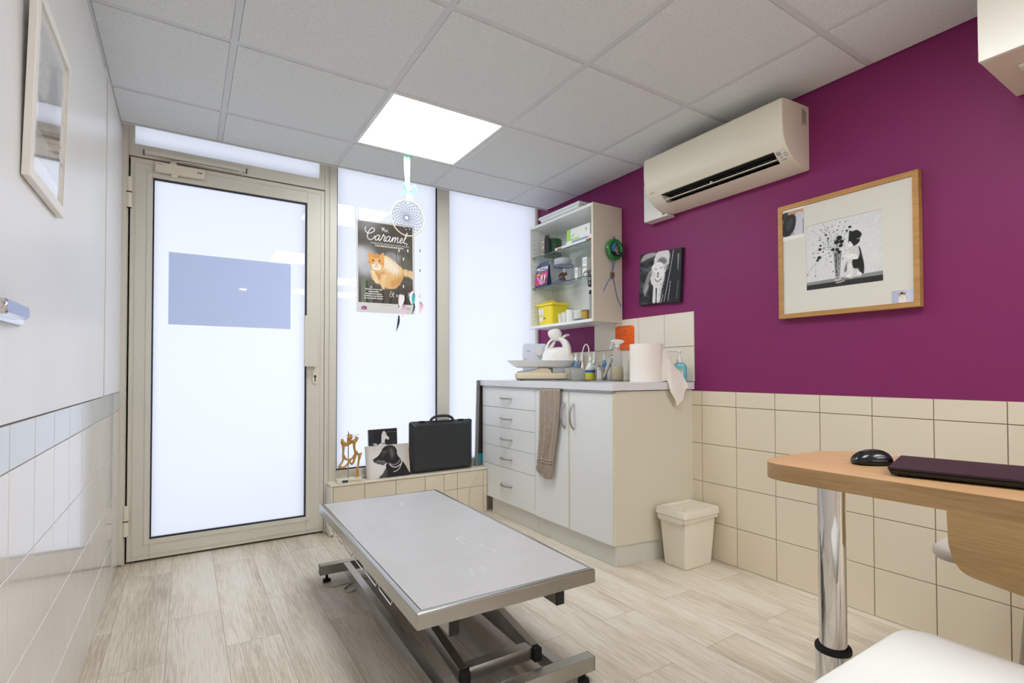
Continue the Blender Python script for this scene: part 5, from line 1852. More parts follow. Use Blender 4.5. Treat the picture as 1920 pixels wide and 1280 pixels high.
for y0 in (.565, -.664):
    mb = MB(T); mb.box(-.306, y0, BZ0, .281, y0 + .040, BZ1, bev=.002)
    cb_ = build(mb, 'cross_beam', M['steel'], t)
    for xx_ in (-.3075, .2815):
        mb = MB(T); mb.box(xx_, y0 + .0006, BZ0 + .0006, xx_ + .001, y0 + .0394, BZ1 - .0006)
        build(mb, 'end_cap', M['black_p'], cb_)
    for xx_ in (-.275, .252):
        mb = MB(T); mb.lathe([(.017, 0), (.019, .003), (.017, .010), (.008, .014), (.006, .016), (.006, BZ0 - .0003)], (xx_, y0 + .02, .0004), 20)
        build(mb, 'foot', M['rubber'], t)
for x0, x1 in ((-.205, -.174), (.150, .179)):
    mb = MB(T); mb.box(x0, -.6235, BZ0 + .001, x1, .5645, BZ1 - .001, bev=.002)
    build(mb, 'long_beam', M['steel'], t)
def arm(x0, x1, y0, z0, y1, z1, h=.040):
    mb = MB(T)
    d = Vector((0, y1 - y0, z1 - z0)).normalized(); n = Vector((0, -d.z, d.y)) * h / 2
    a, b = Vector((0, y0, z0)), Vector((0, y1, z1))
    c = [a - n, b - n, b + n, a + n]
    mb.hexa([(x0, c[0].y, c[0].z), (x1, c[0].y, c[0].z), (x1, c[1].y, c[1].z), (x0, c[1].y, c[1].z), (x0, c[3].y, c[3].z), (x1, c[3].y, c[3].z), (x1, c[2].y, c[2].z), (x0, c[2].y, c[2].z)], bev=.0015)
    return mb
for x0, x1 in ((-.140, -.112), (.106, .134)):
    build(arm(x0, x1, -.565, .098, .50, .236), 'scissor_arm', M['steel'], t)
for x0, x1 in ((-.104, -.080), (.076, .100)):
    build(arm(x0, x1, .50, .098, -.40, .236), 'scissor_arm', M['steel'], t)
mb = MB(T); mb.box(-.1115, -.575, .078, .1055, -.538, .118, bev=.002)
build(mb, 'lower_crossbar', M['steel'], t)
mb = MB(T); mb.box(-.0795, .49, .080, .0755, .52, .116, bev=.002); mb.box(-.1115, .485, .222, .1055, .512, .25, bev=.002)
build(mb, 'upper_crossbar', M['steel'], t)
for x0, x1 in ((-.140, -.112), (.106, .134)):
    mb = MB(T); mb.box(x0 + .0006, -.5885, .0745, x1 - .0006, -.5665, .1145, bev=.002)
    build(mb, 'slide_block', M['rubber'], t)
mb = MB(T); mb.cyl((-.145, -.03, .167), (.14, -.03, .167), .009, n=14)
build(mb, 'pivot_axle', M['satin'], t)
mb = MB(T); mb.box(-.06, .30, .045, .05, .46, .13, bev=.006); mb.cyl((0, .30, .10), (0, -.25, .17), .018, n=16)
build(mb, 'lift_motor', M['black_p'], t)
mb = MB(T)
pts = [(-.283, .53, ZU - .0005)]
for k in range(6):
    y0 = .515 - k * .158
    pts += [(-.286, y0, ZU - .004), (-.286, y0 - .008, ZU - .028), (-.287, y0 - .128, ZU - .031), (-.286, y0 - .137, ZU - .017), (-.284, y0 - .145, ZU - .004)]
mb.tube(pts, .0021, n=7)
build(mb, 'hook_rail', M['chrome'], t)

M['cable_g'] = mat('pale grey cable', '#bdb6a6', rough=.5)
mb = MB(T)
mb.tube([(-.27, .60, .004), (-.30, .55, .004), (-.26, .50, .004), (-.19, .50, .030 - .026), (-.16, .44, .004), (-.21, .40, .004), (-.23, .44, .004), (-.17, .50, .004), (-.10, .46, .02), (-.04, .40, .035)], .0034, n=7, smooth=6)
o = solo(mb, 'power_cable', M['cable_g'], 'pale power cable lying on the floor under the far end of the steel table', 'cable', (.57, 2.4, 0))

# ------------------------------------------------------------------ air conditioner
M['ac'] = mat('cream white air conditioner plastic', '#e2dcc9', rough=.4)
AY0, AY1 = 1.191, 1.963
t = thing('air_conditioner', 'cream wall air conditioner high on the plum wall', 'air conditioner', (2.21, (AY0 + AY1) / 2, 1.852))
XW = XR + .003
upper = [(XW, 2.141), (2.122, 2.1275), (2.112, 2.124), (2.106, 2.116), (2.1035, 2.09), (2.103, 2.05), (2.1045, 2.01), (2.110, 1.967), (2.122, 1.94), (2.138, 1.9185), (2.20, 1.9185), (XW, 1.9185)]
lower = [(XW, 1.918), (2.20, 1.918), (2.138, 1.918), (2.160, 1.8985), (2.190, 1.8785), (2.239, 1.8605), (2.298, 1.852), (2.308, 1.853), (XW, 1.858)]
ext = lambda mb, poly, y0, y1: mb.prism(poly, (0, y0, 0), (1, 0, 0), (0, 0, 1), (0, y1 - y0, 0))
mb = MB(); ext(mb, upper, AY0 + .012, AY1 - .012)
sc = lambda poly, s: [(XW - (XW - x) * s, 2.0 + (z - 2.0) * (1 - (1 - s) * .6)) for x, z in poly]
for (ya, yb, s0, s1) in ((AY0, AY0 + .004, .975, .992), (AY0 + .004, AY0 + .0118, .992, 1), (AY1 - .0118, AY1 - .004, 1, .992), (AY1 - .004, AY1, .992, .975)):
    mb.loft([[(x, ya, z) for x, z in sc(upper[:10] + lower[3:], s0)], [(x, yb, z) for x, z in sc(upper[:10] + lower[3:], s1)]])
body = build(mb, 'casing', M['ac'], t, 30)
SLY0, SLY1 = 1.248, 1.872
mb = MB(); ext(mb, lower, AY0 + .0122, SLY0); ext(mb, lower, SLY1, AY1 - .0122)
low2 = [(2.190, 1.8785), (2.239, 1.8605), (2.298, 1.852), (2.308, 1.853), (XW, 1.858), (XW, 1.872), (2.24, 1.872), (2.202, 1.884)]
ext(mb, low2, SLY0 + .0002, SLY1 - .0002)
build(mb, 'lower_casing', M['ac'], t, 30)
mb = MB(); mb.box(2.262, SLY0 + .001, 1.874, 2.268, SLY1 - .001, 1.9175)
mb.box(2.145, SLY0 + .0005, 1.9165, 2.262, SLY1 - .0005, 1.9178)
build(mb, 'air_outlet', M['dark'], t, 0)
mb = MB()
for k in range(22):
    y = SLY0 + .02 + k * .0278
    mb.hexa([(2.205, y, 1.897), (2.25, y, 1.8885), (2.25, y + .002, 1.8885), (2.205, y + .002, 1.897), (2.192, y, 1.916), (2.25, y, 1.916), (2.25, y + .002, 1.916), (2.192, y + .002, 1.916)])
for xx_, zz in ((2.190, 1.9105), (2.196, 1.9045), (2.202, 1.8985)):
    mb.box(xx_, SLY0 + .004, zz, xx_ + .004, SLY1 - .004, zz + .0022)
build(mb, 'louvers', mat('charcoal louver plastic', '#504f4b', rough=.5), t, 0)
mb = MB()
mb.hexa([(2.1685, SLY0 + .004, 1.8900), (2.208, SLY0 + .004, 1.9035), (2.208, SLY1 - .004, 1.9035), (2.1685, SLY1 - .004, 1.8900), (2.1675, SLY0 + .004, 1.8940), (2.207, SLY0 + .004, 1.9065), (2.207, SLY1 - .004, 1.9065), (2.1675, SLY1 - .004, 1.8940)], bev=.001)
for y in (1.585, SLY1 - .016):
    mb.hexa([(2.172, y, 1.893), (2.186, y, 1.897), (2.186, y + .011, 1.897), (2.172, y + .011, 1.893), (2.176, y + .001, 1.908), (2.186, y + .001, 1.910), (2.186, y + .010, 1.910), (2.176, y + .010, 1.908)], bev=.002)
build(mb, 'flap', M['ac'], t)
# control strip on the lower casing near the end
LP = [Vector((x, 0, z)) for x, z in lower[2:6]]
def on_casing(s):
    for a_, b_ in zip(LP, LP[1:]):
        L2 = (b_ - a_).length
        if s <= L2 or b_ is LP[-1]:
            d_ = (b_ - a_).normalized()
            return a_ + d_ * s, Vector((d_.z, 0, -d_.x))
        s -= L2
def strip(mb, y0, y1, s0, s1, d=.0012):
    (p0, n0), (p1, n1) = on_casing(s0), on_casing(s1)
    q = lambda p, n, y, e: p + n * e + Vector((0, y, 0))
    mb.hexa([q(p0, n0, y0, 0), q(p0, n0, y1, 0), q(p1, n1, y1, 0), q(p1, n1, y0, 0), q(p0, n0, y0, d), q(p0, n0, y1, d), q(p1, n1, y1, d), q(p1, n1, y0, d)])
mb = MB(); strip(mb, 1.224, 1.242, .008, .026)
build(mb, 'display', mat('grey display window', '#a4a8ae', rough=.2), t, 0)
mb = MB()
for y, s in ((1.230, .034), (1.2265, .038), (1.226, .033)):
    strip(mb, y, y + .002, s, s + .0025)
build(mb, 'indicator', M['ink'], t, 0)
mb = MB(); strip(mb, 1.213, 1.233, .050, .054)
build(mb, 'marking', mat('faint grey printing', '#a39c8c', rough=.6), t, 0)
mb = MB(); c0, nr = on_casing(.026); c0 = c0 + Vector((0, 1.205, 0))
mb.lathe([(.0066, 0), (.0080, .0016), (.0066, .0024), (.0058, .0014)], c0, 24, axis=nr, cap1=False)
se = build(mb, 'sensor_ring', mat('grey ring', '#77736b', rough=.4), t)
mb = MB(); mb.lathe([(.0057, .0002), (.0050, .0026), (.002, .0032)], c0, 20, axis=nr)
build(mb, 'sensor', M['white_p'], se)
text_obj('DAIKIN', 'brand_lettering', .0105, (2.1265, 1.935, 1.9325), (0, -1, 0), (-.5, 0, .85), mat('grey brand lettering', '#77756c', rough=.5), t, lift=.002)
mb = MB()
for k in range(7):
    mb.box(2.262 + k * .0052, AY0 - .0009, 2.045 + (k % 3) * .006, 2.2645 + k * .0052, AY0 - .0003, 2.12 - k * .0015)
build(mb, 'rating_label', mat('grey label print', '#8d867c', rough=.6), t, 0)
t = thing('pipe_duct', 'white plastic duct box at the far end below the air conditioner', 'duct', (2.28, 2.02, 1.862))
mb = MB(); mb.box(2.252, AY1 + .0015, 1.838, XW, 2.098, 2.06, bev=.004); mb.box(2.253, 1.928, 1.8385, XW, AY1 + .0014, 1.8505, bev=.003)
build(mb, 'body', M['white_p'], t)

# ------------------------------------------------------------------ pictures on the plum wall
# dog canvas
an = R(-3.2)
U = Vector((0, -math.cos(an), math.sin(an))); V = Vector((0, math.sin(an), math.cos(an)))
V = Vector((0, U.z, -U.y))
N = U.cross(V)
O = Vector((2.2985, 2.186, 1.371))
W_, H_ = .304, .300
t = canvas('dog_canvas', 'square black and white canvas of a white dog walking on the plum wall', O, U, V, W_, H_, XR + .003 - 2.2985, M['canvas_black'])
pt = Paint(W_, H_, 130, 128, '#1e1f24')
n_ = pt.noise(5, 9, 3, 4)
pt.put(np.clip((.55 - pt.X) / .3, 0, 1) * np.clip(n_ * 2.4 - .95, 0, 1), '#8d8d8f', .8)
pt.put((pt.noise(40, 40, 21, 2) > .56) * np.clip((.5 - pt.X) / .3, 0, 1), '#5a5a5c', .35)
pt.poly([(.02, .85), (.10, .98), (.36, 1.0), (.38, .93), (.22, .90)], '#a8a6a4', .03, 3)
pt.poly([(.10, .30), (.22, .62), (.30, .62), (.24, .40), (.14, .24)], '#8f8d8b', .04, 3)
pt.poly([(.12, .22), (.20, .38), (.25, .36), (.17, .18)], '#bdbab6', .03, 3, .7)
pt.poly([(.38, .92), (.46, 1.0), (.70, .99), (.74, .86), (.71, .70), (.64, .58), (.60, .50), (.46, .62), (.36, .78)], '#dcdad8', .03, 4, fur=.03, seed=4)
pt.poly([(.42, .76), (.50, .87), (.62, .86), (.68, .78), (.60, .74), (.50, .73)], '#6d6b70', .05, 4, .9)
pt.poly([(.66, .72), (.72, .72), (.72, .64), (.66, .62)], '#6a686c', .04, 3, .7)
pt.poly([(.31, .56), (.29, .44), (.36, .36), (.58, .38), (.63, .48), (.61, .58)], '#e2e0de', .02, 4)
pt.poly([(.30, .61), (.30, .70), (.345, .765), (.44, .80), (.54, .785), (.60, .735), (.628, .66), (.615, .58), (.575, .50), (.53, .455), (.47, .44), (.405, .465), (.345, .525)], '#eeedeb', .012, 4)
pt.poly([(.305, .56), (.285, .63), (.30, .705), (.325, .68), (.335, .60)], '#b5b3b3', .02, 3, .9)
pt.poly([(.625, .62), (.635, .68), (.605, .735), (.60, .68)], '#a3a1a1', .02, 3, .8)
pt.poly([(.345, .60), (.385, .60), (.40, .52), (.37, .50)], '#bdbbbb', .05, 3, .6)
pt.poly([(.34, .50), (.42, .40), (.475, .37), (.55, .42), (.60, .40), (.56, .22), (.54, .05), (.46, .03), (.455, .28), (.425, .28), (.43, .04), (.355, .04), (.36, .30)], '#e6e4e2', .014, 3)
pt.line([(.437, .30), (.44, .06)], .020, '#2c2c30', .01)
pt.line([(.385, .665), (.41, .672), (.435, .66)], .012, '#4a4a4c', .012, 3).line([(.515, .675), (.54, .688), (.565, .68)], .012, '#4a4a4c', .012, 3)
pt.ell(.468, .585, .024, .014, '#3a3a3c', .4).ell(.468, .535, .026, .032, '#3f3d3f', .35).ell(.468, .538, .014, .018, '#dcdad8', .4)
pt.line([(.40, .475), (.465, .425), (.545, .47)], .014, '#3c3c3e', .010, 3)
pt.put((np.abs(pt.X - .56 - .12 * (pt.Y - .2)) < .05) * (pt.Y < .5) * (pt.noise(60, 60, 8, 1) > .5) * 1., '#b5b3b0', .6)
pt.line([(.82, .98), (.78, .72), (.68, .22), (.64, .04)], .012, '#c9c7c5', .006, 3)
pt.line([(.62, .16), (.56, .02)], .010, '#b5b3b0', .006)
pt.poly([(.92, .90), (.96, .90), (.95, .60), (.93, .60)], '#9d9c98', .012, 0, .8)
pt.poly([(.94, .4), (.97, .4), (.95, .08), (.92, .05)], '#8d8c88', .012, 0, .5)
for k in range(10):
    pt.line([(.775 - .004 * k, .40 - .037 * k), (.772 - .004 * k, .375 - .037 * k)], .012, '#c5c3c1', .004)
pt.mesh('printed_picture', O, U, V, M['print'], t)

# framed cat picture
FX = 2.285
t = thing('framed_picture', 'large oak framed black and white print of a cat beside a vase of flowers', 'picture', (2.30, 1.05, 1.209))
fy0, fy1, fz0, fz1, fb = .783, 1.317, 1.209, 1.719, .0195
mb = MB()
def fbar(mb, P, d0, d1):
    mb.loft([[(d0, y, z) for y, z in P], [(d1, y, z) for y, z in P]])
for P in ([(fy0, fz0), (fy1, fz0), (fy1 - fb, fz0 + fb), (fy0 + fb, fz0 + fb)], [(fy0, fz1), (fy1, fz1), (fy1 - fb, fz1 - fb), (fy0 + fb, fz1 - fb)],
          [(fy0, fz0), (fy0, fz1), (fy0 + fb, fz1 - fb), (fy0 + fb, fz0 + fb)], [(fy1, fz0), (fy1, fz1), (fy1 - fb, fz1 - fb), (fy1 - fb, fz0 + fb)]):
    fbar(mb, P, FX, XR + .002)
build(mb, 'frame', M['oak'], t, 0)
M['mount'] = mat('off white mount board', '#dedcd1', rough=.25, spec=.4)
mb = MB()
py0_, py1_, pz0_, pz1_ = .903, 1.195, 1.323, 1.605
for (a, b, c, d) in ((fy0 + fb + .0003, fz0 + fb + .0003, fy1 - fb - .0003, pz0_), (fy0 + fb + .0003, pz1_, fy1 - fb - .0003, fz1 - fb - .0003), (fy0 + fb + .0003, pz0_ + .0001, py0_, pz1_ - .0001), (py1_, pz0_ + .0001, fy1 - fb - .0003, pz1_ - .0001)):
    mb.box(FX + .006, a, b, FX + .0085, c, d)
build(mb, 'mount', M['mount'], t, 0)
mb = MB(); mb.box(FX + .0088, fy0 + fb + .0003, fz0 + fb + .0003, FX + .014, fy1 - fb - .0003, fz1 - fb - .0003)
bk = build(mb, 'backing', M['mount'], t, 0)
W_, H_ = py1_ - py0_, pz1_ - pz0_
pt = Paint(W_, H_, 210, 200, '#d9dbd9')
a = pt.a
pt.put(np.clip(1 - np.hypot(pt.X - .55, pt.Y - .55) / .8, 0, 1), '#e6e8e6', .6)
tab = .055 + .045 * pt.X / a
pt.put(pt.edge(pt.Y - (.12 + .02 * pt.X), .012), '#8f918f')
pt.put(pt.edge(pt.Y - (.075 + .01 * pt.X), .008), '#333433')
pt.line([(.42, .062), (.54, .070)], .012, '#c5c5c2', .008).line([(.44, .05), (.5, .056)], .008, '#a5a5a2', .006)
pt.poly([(.54, .13), (.66, .12), (.78, .14), (.76, .09), (.55, .085)], '#6a6b69', .02, 2, .7)
# vase
pt.poly([(.39, .53), (.51, .53), (.475, .12), (.415, .12)], '#9b9d9b', .012, 0, .9)
pt.poly([(.41, .50), (.49, .50), (.465, .16), (.425, .16)], '#4c4d4b', .015, 0, .85)
rs = random.Random(12)
for k in range(26):
    x = rs.uniform(.405, .495)
    pt.line([(x, .5), (.447 + (x - .45) * .4, .17)], .003, rs.choice(['#2c2c2a', '#8a8b88', '#c9cac8']), .003)
for (x, y) in ((.42, .10), (.45, .095), (.48, .11)):
    pt.ell(x, y, .02, .006, '#e9eae8', .5)
# stems and flowers
for k in range(46):
    x, y = rs.gauss(.40, .14), rs.uniform(.6, .98)
    if x > .62: continue
    pt.line([(.45 + rs.uniform(-.03, .03), .52), (.44 + (x - .44) * .5, .5 + (y - .5) * .6), (x, y)], .0025, '#8d8f8c', .003, 3, .6)
    pt.ell(x, y, rs.uniform(.005, .011), rs.uniform(.005, .011), rs.choice(['#3a3b39', '#5a5b59', '#8d8e8b']), .5)
for k in range(60):
    x, y = rs.gauss(.42, .09), rs.uniform(.62, .95)
    pt.ell(x, y, .005, .005, rs.choice(['#4a4b49', '#7d7e7b', '#a5a6a3']), .6)
for (x, y, r_) in ((.475, .715, .040), (.44, .66, .036), (.505, .655, .034), (.495, .60, .03), (.385, .56, .026), (.445, .55, .026), (.47, .51, .026), (.20, .60, .025), (.19, .475, .030), (.165, .44, .022), (.21, .655, .018), (.245, .555, .012), (.62, .845, .022), (.58, .80, .016), (.29, .80, .018), (.32, .74, .014)):
    pt.ell(x, y, r_, r_ * .85, '#2a2b2a', .25)
for P in ([(.40, .52), (.25, .50), (.10, .36), (.02, .25)], [(.40, .53), (.22, .60), (.10, .56)], [(.14, .40), (.13, .20)], [(.40, .50), (.30, .45), (.29, .33)], [(.38, .55), (.24, .68)], [(.02, .26), (.01, .24)], [(.10, .36), (.06, .33)]):
    pt.line(P, .004, '#77787a', .004, 3, .75)
for (x, y) in ((.015, .235), (.13, .205), (.10, .56), (.35, .47), (.36, .38), (.385, .235), (.12, .49), (.17, .55), (.52, .40), (.33, .52)):
    pt.ell(x, y, .009, .009, '#3a3b39', .5)
pt.line([(.53, .64), (.56, .50), (.60, .52)], .004, '#6d6e6c', .004)
# cat
pt.poly([(.545, .12), (.53, .22), (.55, .30), (.60, .40), (.60, .52), (.64, .58), (.72, .56), (.76, .48), (.78, .36), (.79, .22), (.78, .12), (.66, .10)], '#d5d5d2', .02, 4, fur=.03, seed=3)
pt.poly([(.73, .54), (.755, .50), (.775, .40), (.80, .26), (.79, .14), (.75, .16), (.72, .22), (.66, .24), (.645, .34), (.68, .37), (.72, .36), (.745, .44)], '#2b2c2b', .015, 4)
pt.poly([(.54, .20), (.56, .30), (.585, .34), (.58, .24)], '#3c3d3b', .03, 3, .8)
pt.poly([(.57, .28), (.60, .36), (.63, .30), (.66, .18), (.60, .14)], '#e9e9e6', .03, 3, .8)
pt.poly([(.57, .44), (.60, .46), (.68, .44), (.72, .40), (.70, .36), (.62, .38), (.57, .40)], '#efefec', .015, 4)
pt.poly([(.60, .60), (.605, .72), (.615, .79), (.65, .775), (.71, .78), (.755, .745), (.775, .70), (.755, .66), (.74, .60), (.68, .56), (.63, .57)], '#2a2b2a', .010, 4)
pt.poly([(.60, .60), (.615, .64), (.645, .60), (.66, .57), (.62, .545), (.598, .565)], '#eeeeeb', .012, 3)
pt.line([(.715, .655), (.745, .65), (.765, .68)], .012, '#9a9a97', .008, 2)
pt.ell(.60, .135, .034, .022, '#f2f2ef', .3).ell(.735, .15, .032, .018, '#f2f2ef', .3)
pt.tex(80, 80, 2, .04, 1)
pt.mesh('printed_picture', (FX + .0088, py1_, pz0_), (0, -1, 0), (0, 0, 1), M['print_gloss'], t)
text_obj('. . .', 'signature', .004, (FX + .006, .92, 1.318), (0, -1, 0), (0, 0, 1), M['ink'], t)

def snapshot(label, y1, y0, z0, z1, fn, nx, ny, x=FX + .0056):
    t = thing('photo', label, 'photo', (x, (y0 + y1) / 2, z0), group='snapshots tucked into the oak frame')
    mb = MB(); mb.box(x - .0004, y0, z0, x, y1, z1)
    build(mb, 'paper', M['carton'], t, 0)
    pt = Paint(y1 - y0, z1 - z0, nx, ny, '#c9c2bd')
    fn(pt)
    pt.mesh('printed_picture', (x - .0004, y1, z0), (0, -1, 0), (0, 0, 1), M['print_gloss'], t, lift=.0003)
def snap1(p):
    a = p.a
    p.put(np.ones_like(p.X), '#b9aea8')
    p.poly([(.02, .92), (a, .93), (a, .70), (.3, .72), (.02, .76)], '#c79f7b', .04, 2)
    p.poly([(.0, .88), (.18, .9), (.12, .70), (0, .7)], '#2c2a2a', .04, 2)
    p.poly([(.35, .75), (a, .8), (a, .15), (.38, .12)], '#cfcdd6', .06, 2)
    p.poly([(.0, .22), (.02, .6), (.10, .80), (.25, .82), (.40, .78), (.44, .58), (.38, .32), (.25, .16), (.1, .12)], '#2b2a2b', .05, 4, fur=.06, seed=2)
    p.poly([(.12, .5), (.28, .72), (.34, .55), (.2, .3)], '#55504e', .12, 3, .6)
    p.put((p.Y > .925) * 1., '#f0efec'); p.put((p.Y < .12) * 1., '#f0efec')
    p.put((p.X > a - .03) * (p.Y > .12) * (p.Y < .6), '#5a6a8a', .7)
def snap2(p):
    p.put(np.ones_like(p.X), '#b9bdd6')
    p.put(np.clip(p.X - .5, 0, 1) * 2, '#d3d6e6', .7)
    p.poly([(.45, .05), (.50, .40), (.47, .88), (.60, .78), (.78, .78), (.92, .90), (.92, .45), (.98, .05)], '#efe6da', .03, 3)
    p.poly([(.47, .88), (.58, .60), (.56, .78), (.74, .86), (.86, .74), (.93, .90), (.92, .56), (.82, .66), (.64, .64), (.52, .55)], '#8d6a48', .04, 2)
    p.poly([(.60, .78), (.74, .82), (.84, .72), (.72, .62)], '#4c4038', .04, 2, .8)
    p.ell(.62, .50, .035, .03, '#3c3228', .4).ell(.80, .52, .035, .03, '#3c3228', .4).ell(.71, .34, .03, .03, '#b5806a', .4)
snapshot('black furred pet snapshot tucked in the upper corner of the oak frame', 1.2975, 1.204, 1.561, 1.699, snap1, 60, 80)
snapshot('tiny snapshot of a white and brown cat in the lower corner of the oak frame', .875, .8035, 1.2290, 1.277, snap2, 56, 40)

# ------------------------------------------------------------------ cupboard high on the plum wall
M['cup'] = mat('glossy cream white cupboard', '#e6e3d6', rough=.3)
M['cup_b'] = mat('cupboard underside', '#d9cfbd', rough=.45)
t = thing('wall_cupboard', 'cream white cupboard hanging high at the upper edge of the plum wall', 'cupboard', (2.14, .05, 1.878))
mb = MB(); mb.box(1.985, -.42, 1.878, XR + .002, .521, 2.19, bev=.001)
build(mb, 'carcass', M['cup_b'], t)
for y0, y1 in ((-.42, .0495), (.0505, .523)):
    mb = MB(); mb.box(1.965, y0, 1.878, 1.9845, y1, 2.19, bev=.0025)
    build(mb, 'door', M['cup'], t)
mb = MB(); mb.box(2.075, -.30, 1.868, 2.11, .462, 1.8775, bev=.003)
build(mb, 'lamp_strip', M['white_p'], t)

# ------------------------------------------------------------------ desk with laptop and mouse
M['desk'] = mat_wood('light oak desk laminate', '#d3ac7e', '#b98f60', axis='Y', scale=14, ratio=9, rough=.32)
M['desk_edge'] = mat_wood('oak edge band', '#b8976c', '#957449', axis='Y', scale=14, ratio=18, rough=.4)
t = thing('desk', 'light oak desk with rounded end on a chrome leg', 'desk', (1.43, .2, 0))
poly = [(1.632, -.62), (1.622, .59)]
poly += [(p.x, p.y) for p in catmull([(1.622, .62, 0), (1.610, .72, 0), (1.545, .778, 0)], 6)]
poly += [(1.36, .786)]
poly += [(p.x, p.y) for p in catmull([(1.310, .782, 0), (1.262, .762, 0), (1.240, .722, 0), (1.236, .640, 0)], 6)]
poly += [(1.270, -.62)]
mb = MB()
ins = lambda s: [(x + (1.43 - x) * s, y + (.1 - y) * s * .6) for x, y in poly]
mb.loft([[(x, y, .7395) for x, y in poly], [(x, y, .740) for x, y in ins(.004)]], cap0=True)
tp = build(mb, 'table_top', M['desk'], t, 30)
mb = MB(); mb.loft([[(x, y, .6995) for x, y in ins(.004)], [(x, y, .7005) for x, y in poly], [(x, y, .7394) for x, y in poly]])
build(mb, 'edge_band', M['desk_edge'], t, 30)
for lx, ly in ((1.352, .652), (1.36, -.45)):
    mb = MB(); mb.lathe([(.0305, .286), (.0305, .694), (.045, .6945), (.045, .699)], (lx, ly, 0), 36)
    lg = build(mb, 'leg', M['chrome'], t)
    mb = MB(); mb.lathe([(.055, .0005), (.055, .006), (.0385, .010), (.0385, .285), (.0315, .2855)], (lx, ly, 0), 36)
    build(mb, 'lower_tube', M['chrome'], lg)
    mb = MB(); mb.lathe([(.0312, .2862), (.0395, .283), (.0402, .289), (.0388, .2945), (.0312, .2955)], (lx, ly, 0), 36, cap0=False, cap1=False)
    build(mb, 'collar', M['rubber'], lg)

ml = (1.430, .594, .7403)
t = thing('mouse', 'black computer mouse on the oak desk', 'computer mouse', ml, YAWR)
T = local(ml)
M['mouse'] = mat('glossy black plastic', '#17181a', rough=.18, spec=.6)
mb = MB(T)
rings = []
for z, lx, ly, dx in ((.001, .0425, .027, 0), (.005, .046, .030, 0), (.012, .0455, .031, .0005), (.020, .041, .029, .002), (.028, .032, .024, .004), (.034, .019, .015, .006), (.0362, .006, .005, .007)):
    rr = []
    for i in range(32):
        a = 2 * PI * i / 32
        c, s = math.cos(a), math.sin(a)
        e = .82
        rr.append((dx + lx * math.copysign(abs(c) ** e, c) * (1.0 if c > 0 else 1.03), ly * math.copysign(abs(s) ** e, s), z))
    rings.append(rr)
mb.loft(rings)
bd = build(mb, 'shell', M['mouse'], t, 60)
mb = MB(T); mb.tube([(-.047 * math.cos(a) * .99, -.0308 * math.sin(a) * 1.005, .0125) for a in [2 * PI * i / 36 for i in range(36)]], .0013, n=6, closed=True)
build(mb, 'trim_ring', mat('dark grey satin trim', '#55565a', rough=.3, metal=.5), bd)
mb = MB(T); mb.cyl((-.026, -.004, .0255), (-.026, .004, .0255), .006, n=14)
build(mb, 'scroll_wheel', M['rubber'], t)

A = Vector((1.299, .509, .7405))
rzl = math.atan2(-.97, .243)                # long side
T = Matrix.Translation(A) @ Matrix.Rotation(rzl, 4, 'Z')
t = thing('laptop', 'closed black laptop lying on the oak desk', 'laptop', tuple(A), rzl)
M['lap'] = mat('dark plum black lid', '#2a1d24', rough=.38, spec=.4)
M['lap_b'] = mat('black laptop base', '#17181a', rough=.35)
mb = MB(T)
L_, D_ = .335, .212
bx4 = lambda z, s: [(s, s, z), (L_ - s, s, z), (L_ - s, D_ - s, z), (s, D_ - s, z)]
mb.loft([bx4(.0022, .010), bx4(.0045, .005), bx4(.0128, .0010), bx4(.0132, .002)])
build(mb, 'base', M['lap_b'], t, 20)
mb = MB(T); mb.loft([bx4(.0145, .002), bx4(.0150, .0), bx4(.0190, 0), bx4(.0196, .001)])
mb.box(.004, .004, .0133, L_ - .004, D_ - .004, .0144)
build(mb, 'lid', M['lap'], t, 20)
for x in (.034, L_ - .036):
    mb = MB(T); mb.box(x, -.0002, .0045, x + .002, .0012, .0132)
    build(mb, 'seam', M['dark'], t, 0)
for x in (.02, L_ - .02):
    for y in (.02, D_ - .02):
        mb = MB(T); mb.cyl((x, y, 0), (x, y, .0022), .006, n=10)
        build(mb, 'foot', M['rubber'], t)

# plywood shell chair pushed under the desk
M['ply'] = mat_wood('oak plywood', '#d9bd8c', '#bd9c66', axis='Y', scale=12, ratio=14, rough=.45)
M['cushion'] = mat('grey wool felt', '#bdb6aa', rough=.95, spec=.1, sheen=.3, bump=(300, .5, .002))
t = thing('chair', 'oak plywood shell chair with grey seat cushion tucked behind the desk', 'chair', (1.93, .30, 0))
mb = MB()
def shell_side(mb, X, s):
    prof = [(.531, .655, 0., .0), (.529, .59, .0, .06), (.5265, .519, .0, .150), (.523, .493, .010, .135), (.518, .470, .020, .112), (.511, .454, .029, .092), (.501, .4445, .036, .078), (.487, .439, .041, .068)]
    rows = []
    for f in [i / 10 for i in range(11)]:
        rows.append([(X + s * xo, y0 * (1 - f), z0 - dz * f) for y0, z0, xo, dz in prof])
    mb.sheet(rows, thick=.011)
shell_side(mb, 1.700, 1)
build(mb, 'side_shell', M['ply'], t, 12)
mb = MB(); shell_side(mb, 2.17, -1)
build(mb, 'side_shell', M['ply'], t, 12)
mb = MB(); mb.sheet([[(1.745, .46, .449), (1.93, .47, .445), (2.125, .46, .449)], [(1.745, .25, .440), (1.93, .25, .43), (2.125, .25, .440)], [(1.745, .02, .43), (1.93, .02, .42), (2.125, .02, .43)]], thick=.012)
build(mb, 'seat_shell', M['ply'], t, 40)
mb = MB()
rr = lambda s, z: [(x, y, z) for x, y in rrect(.42 - 2 * s, .545 - 2 * s, .06 - s, 5, 1.935, .318)]
mb.loft([rr(.02, .4535), rr(.006, .4575), rr(0, .468), rr(.001, .482), rr(.012, .492), rr(.05, .496)])
build(mb, 'cushion', M['cushion'], t, 60)
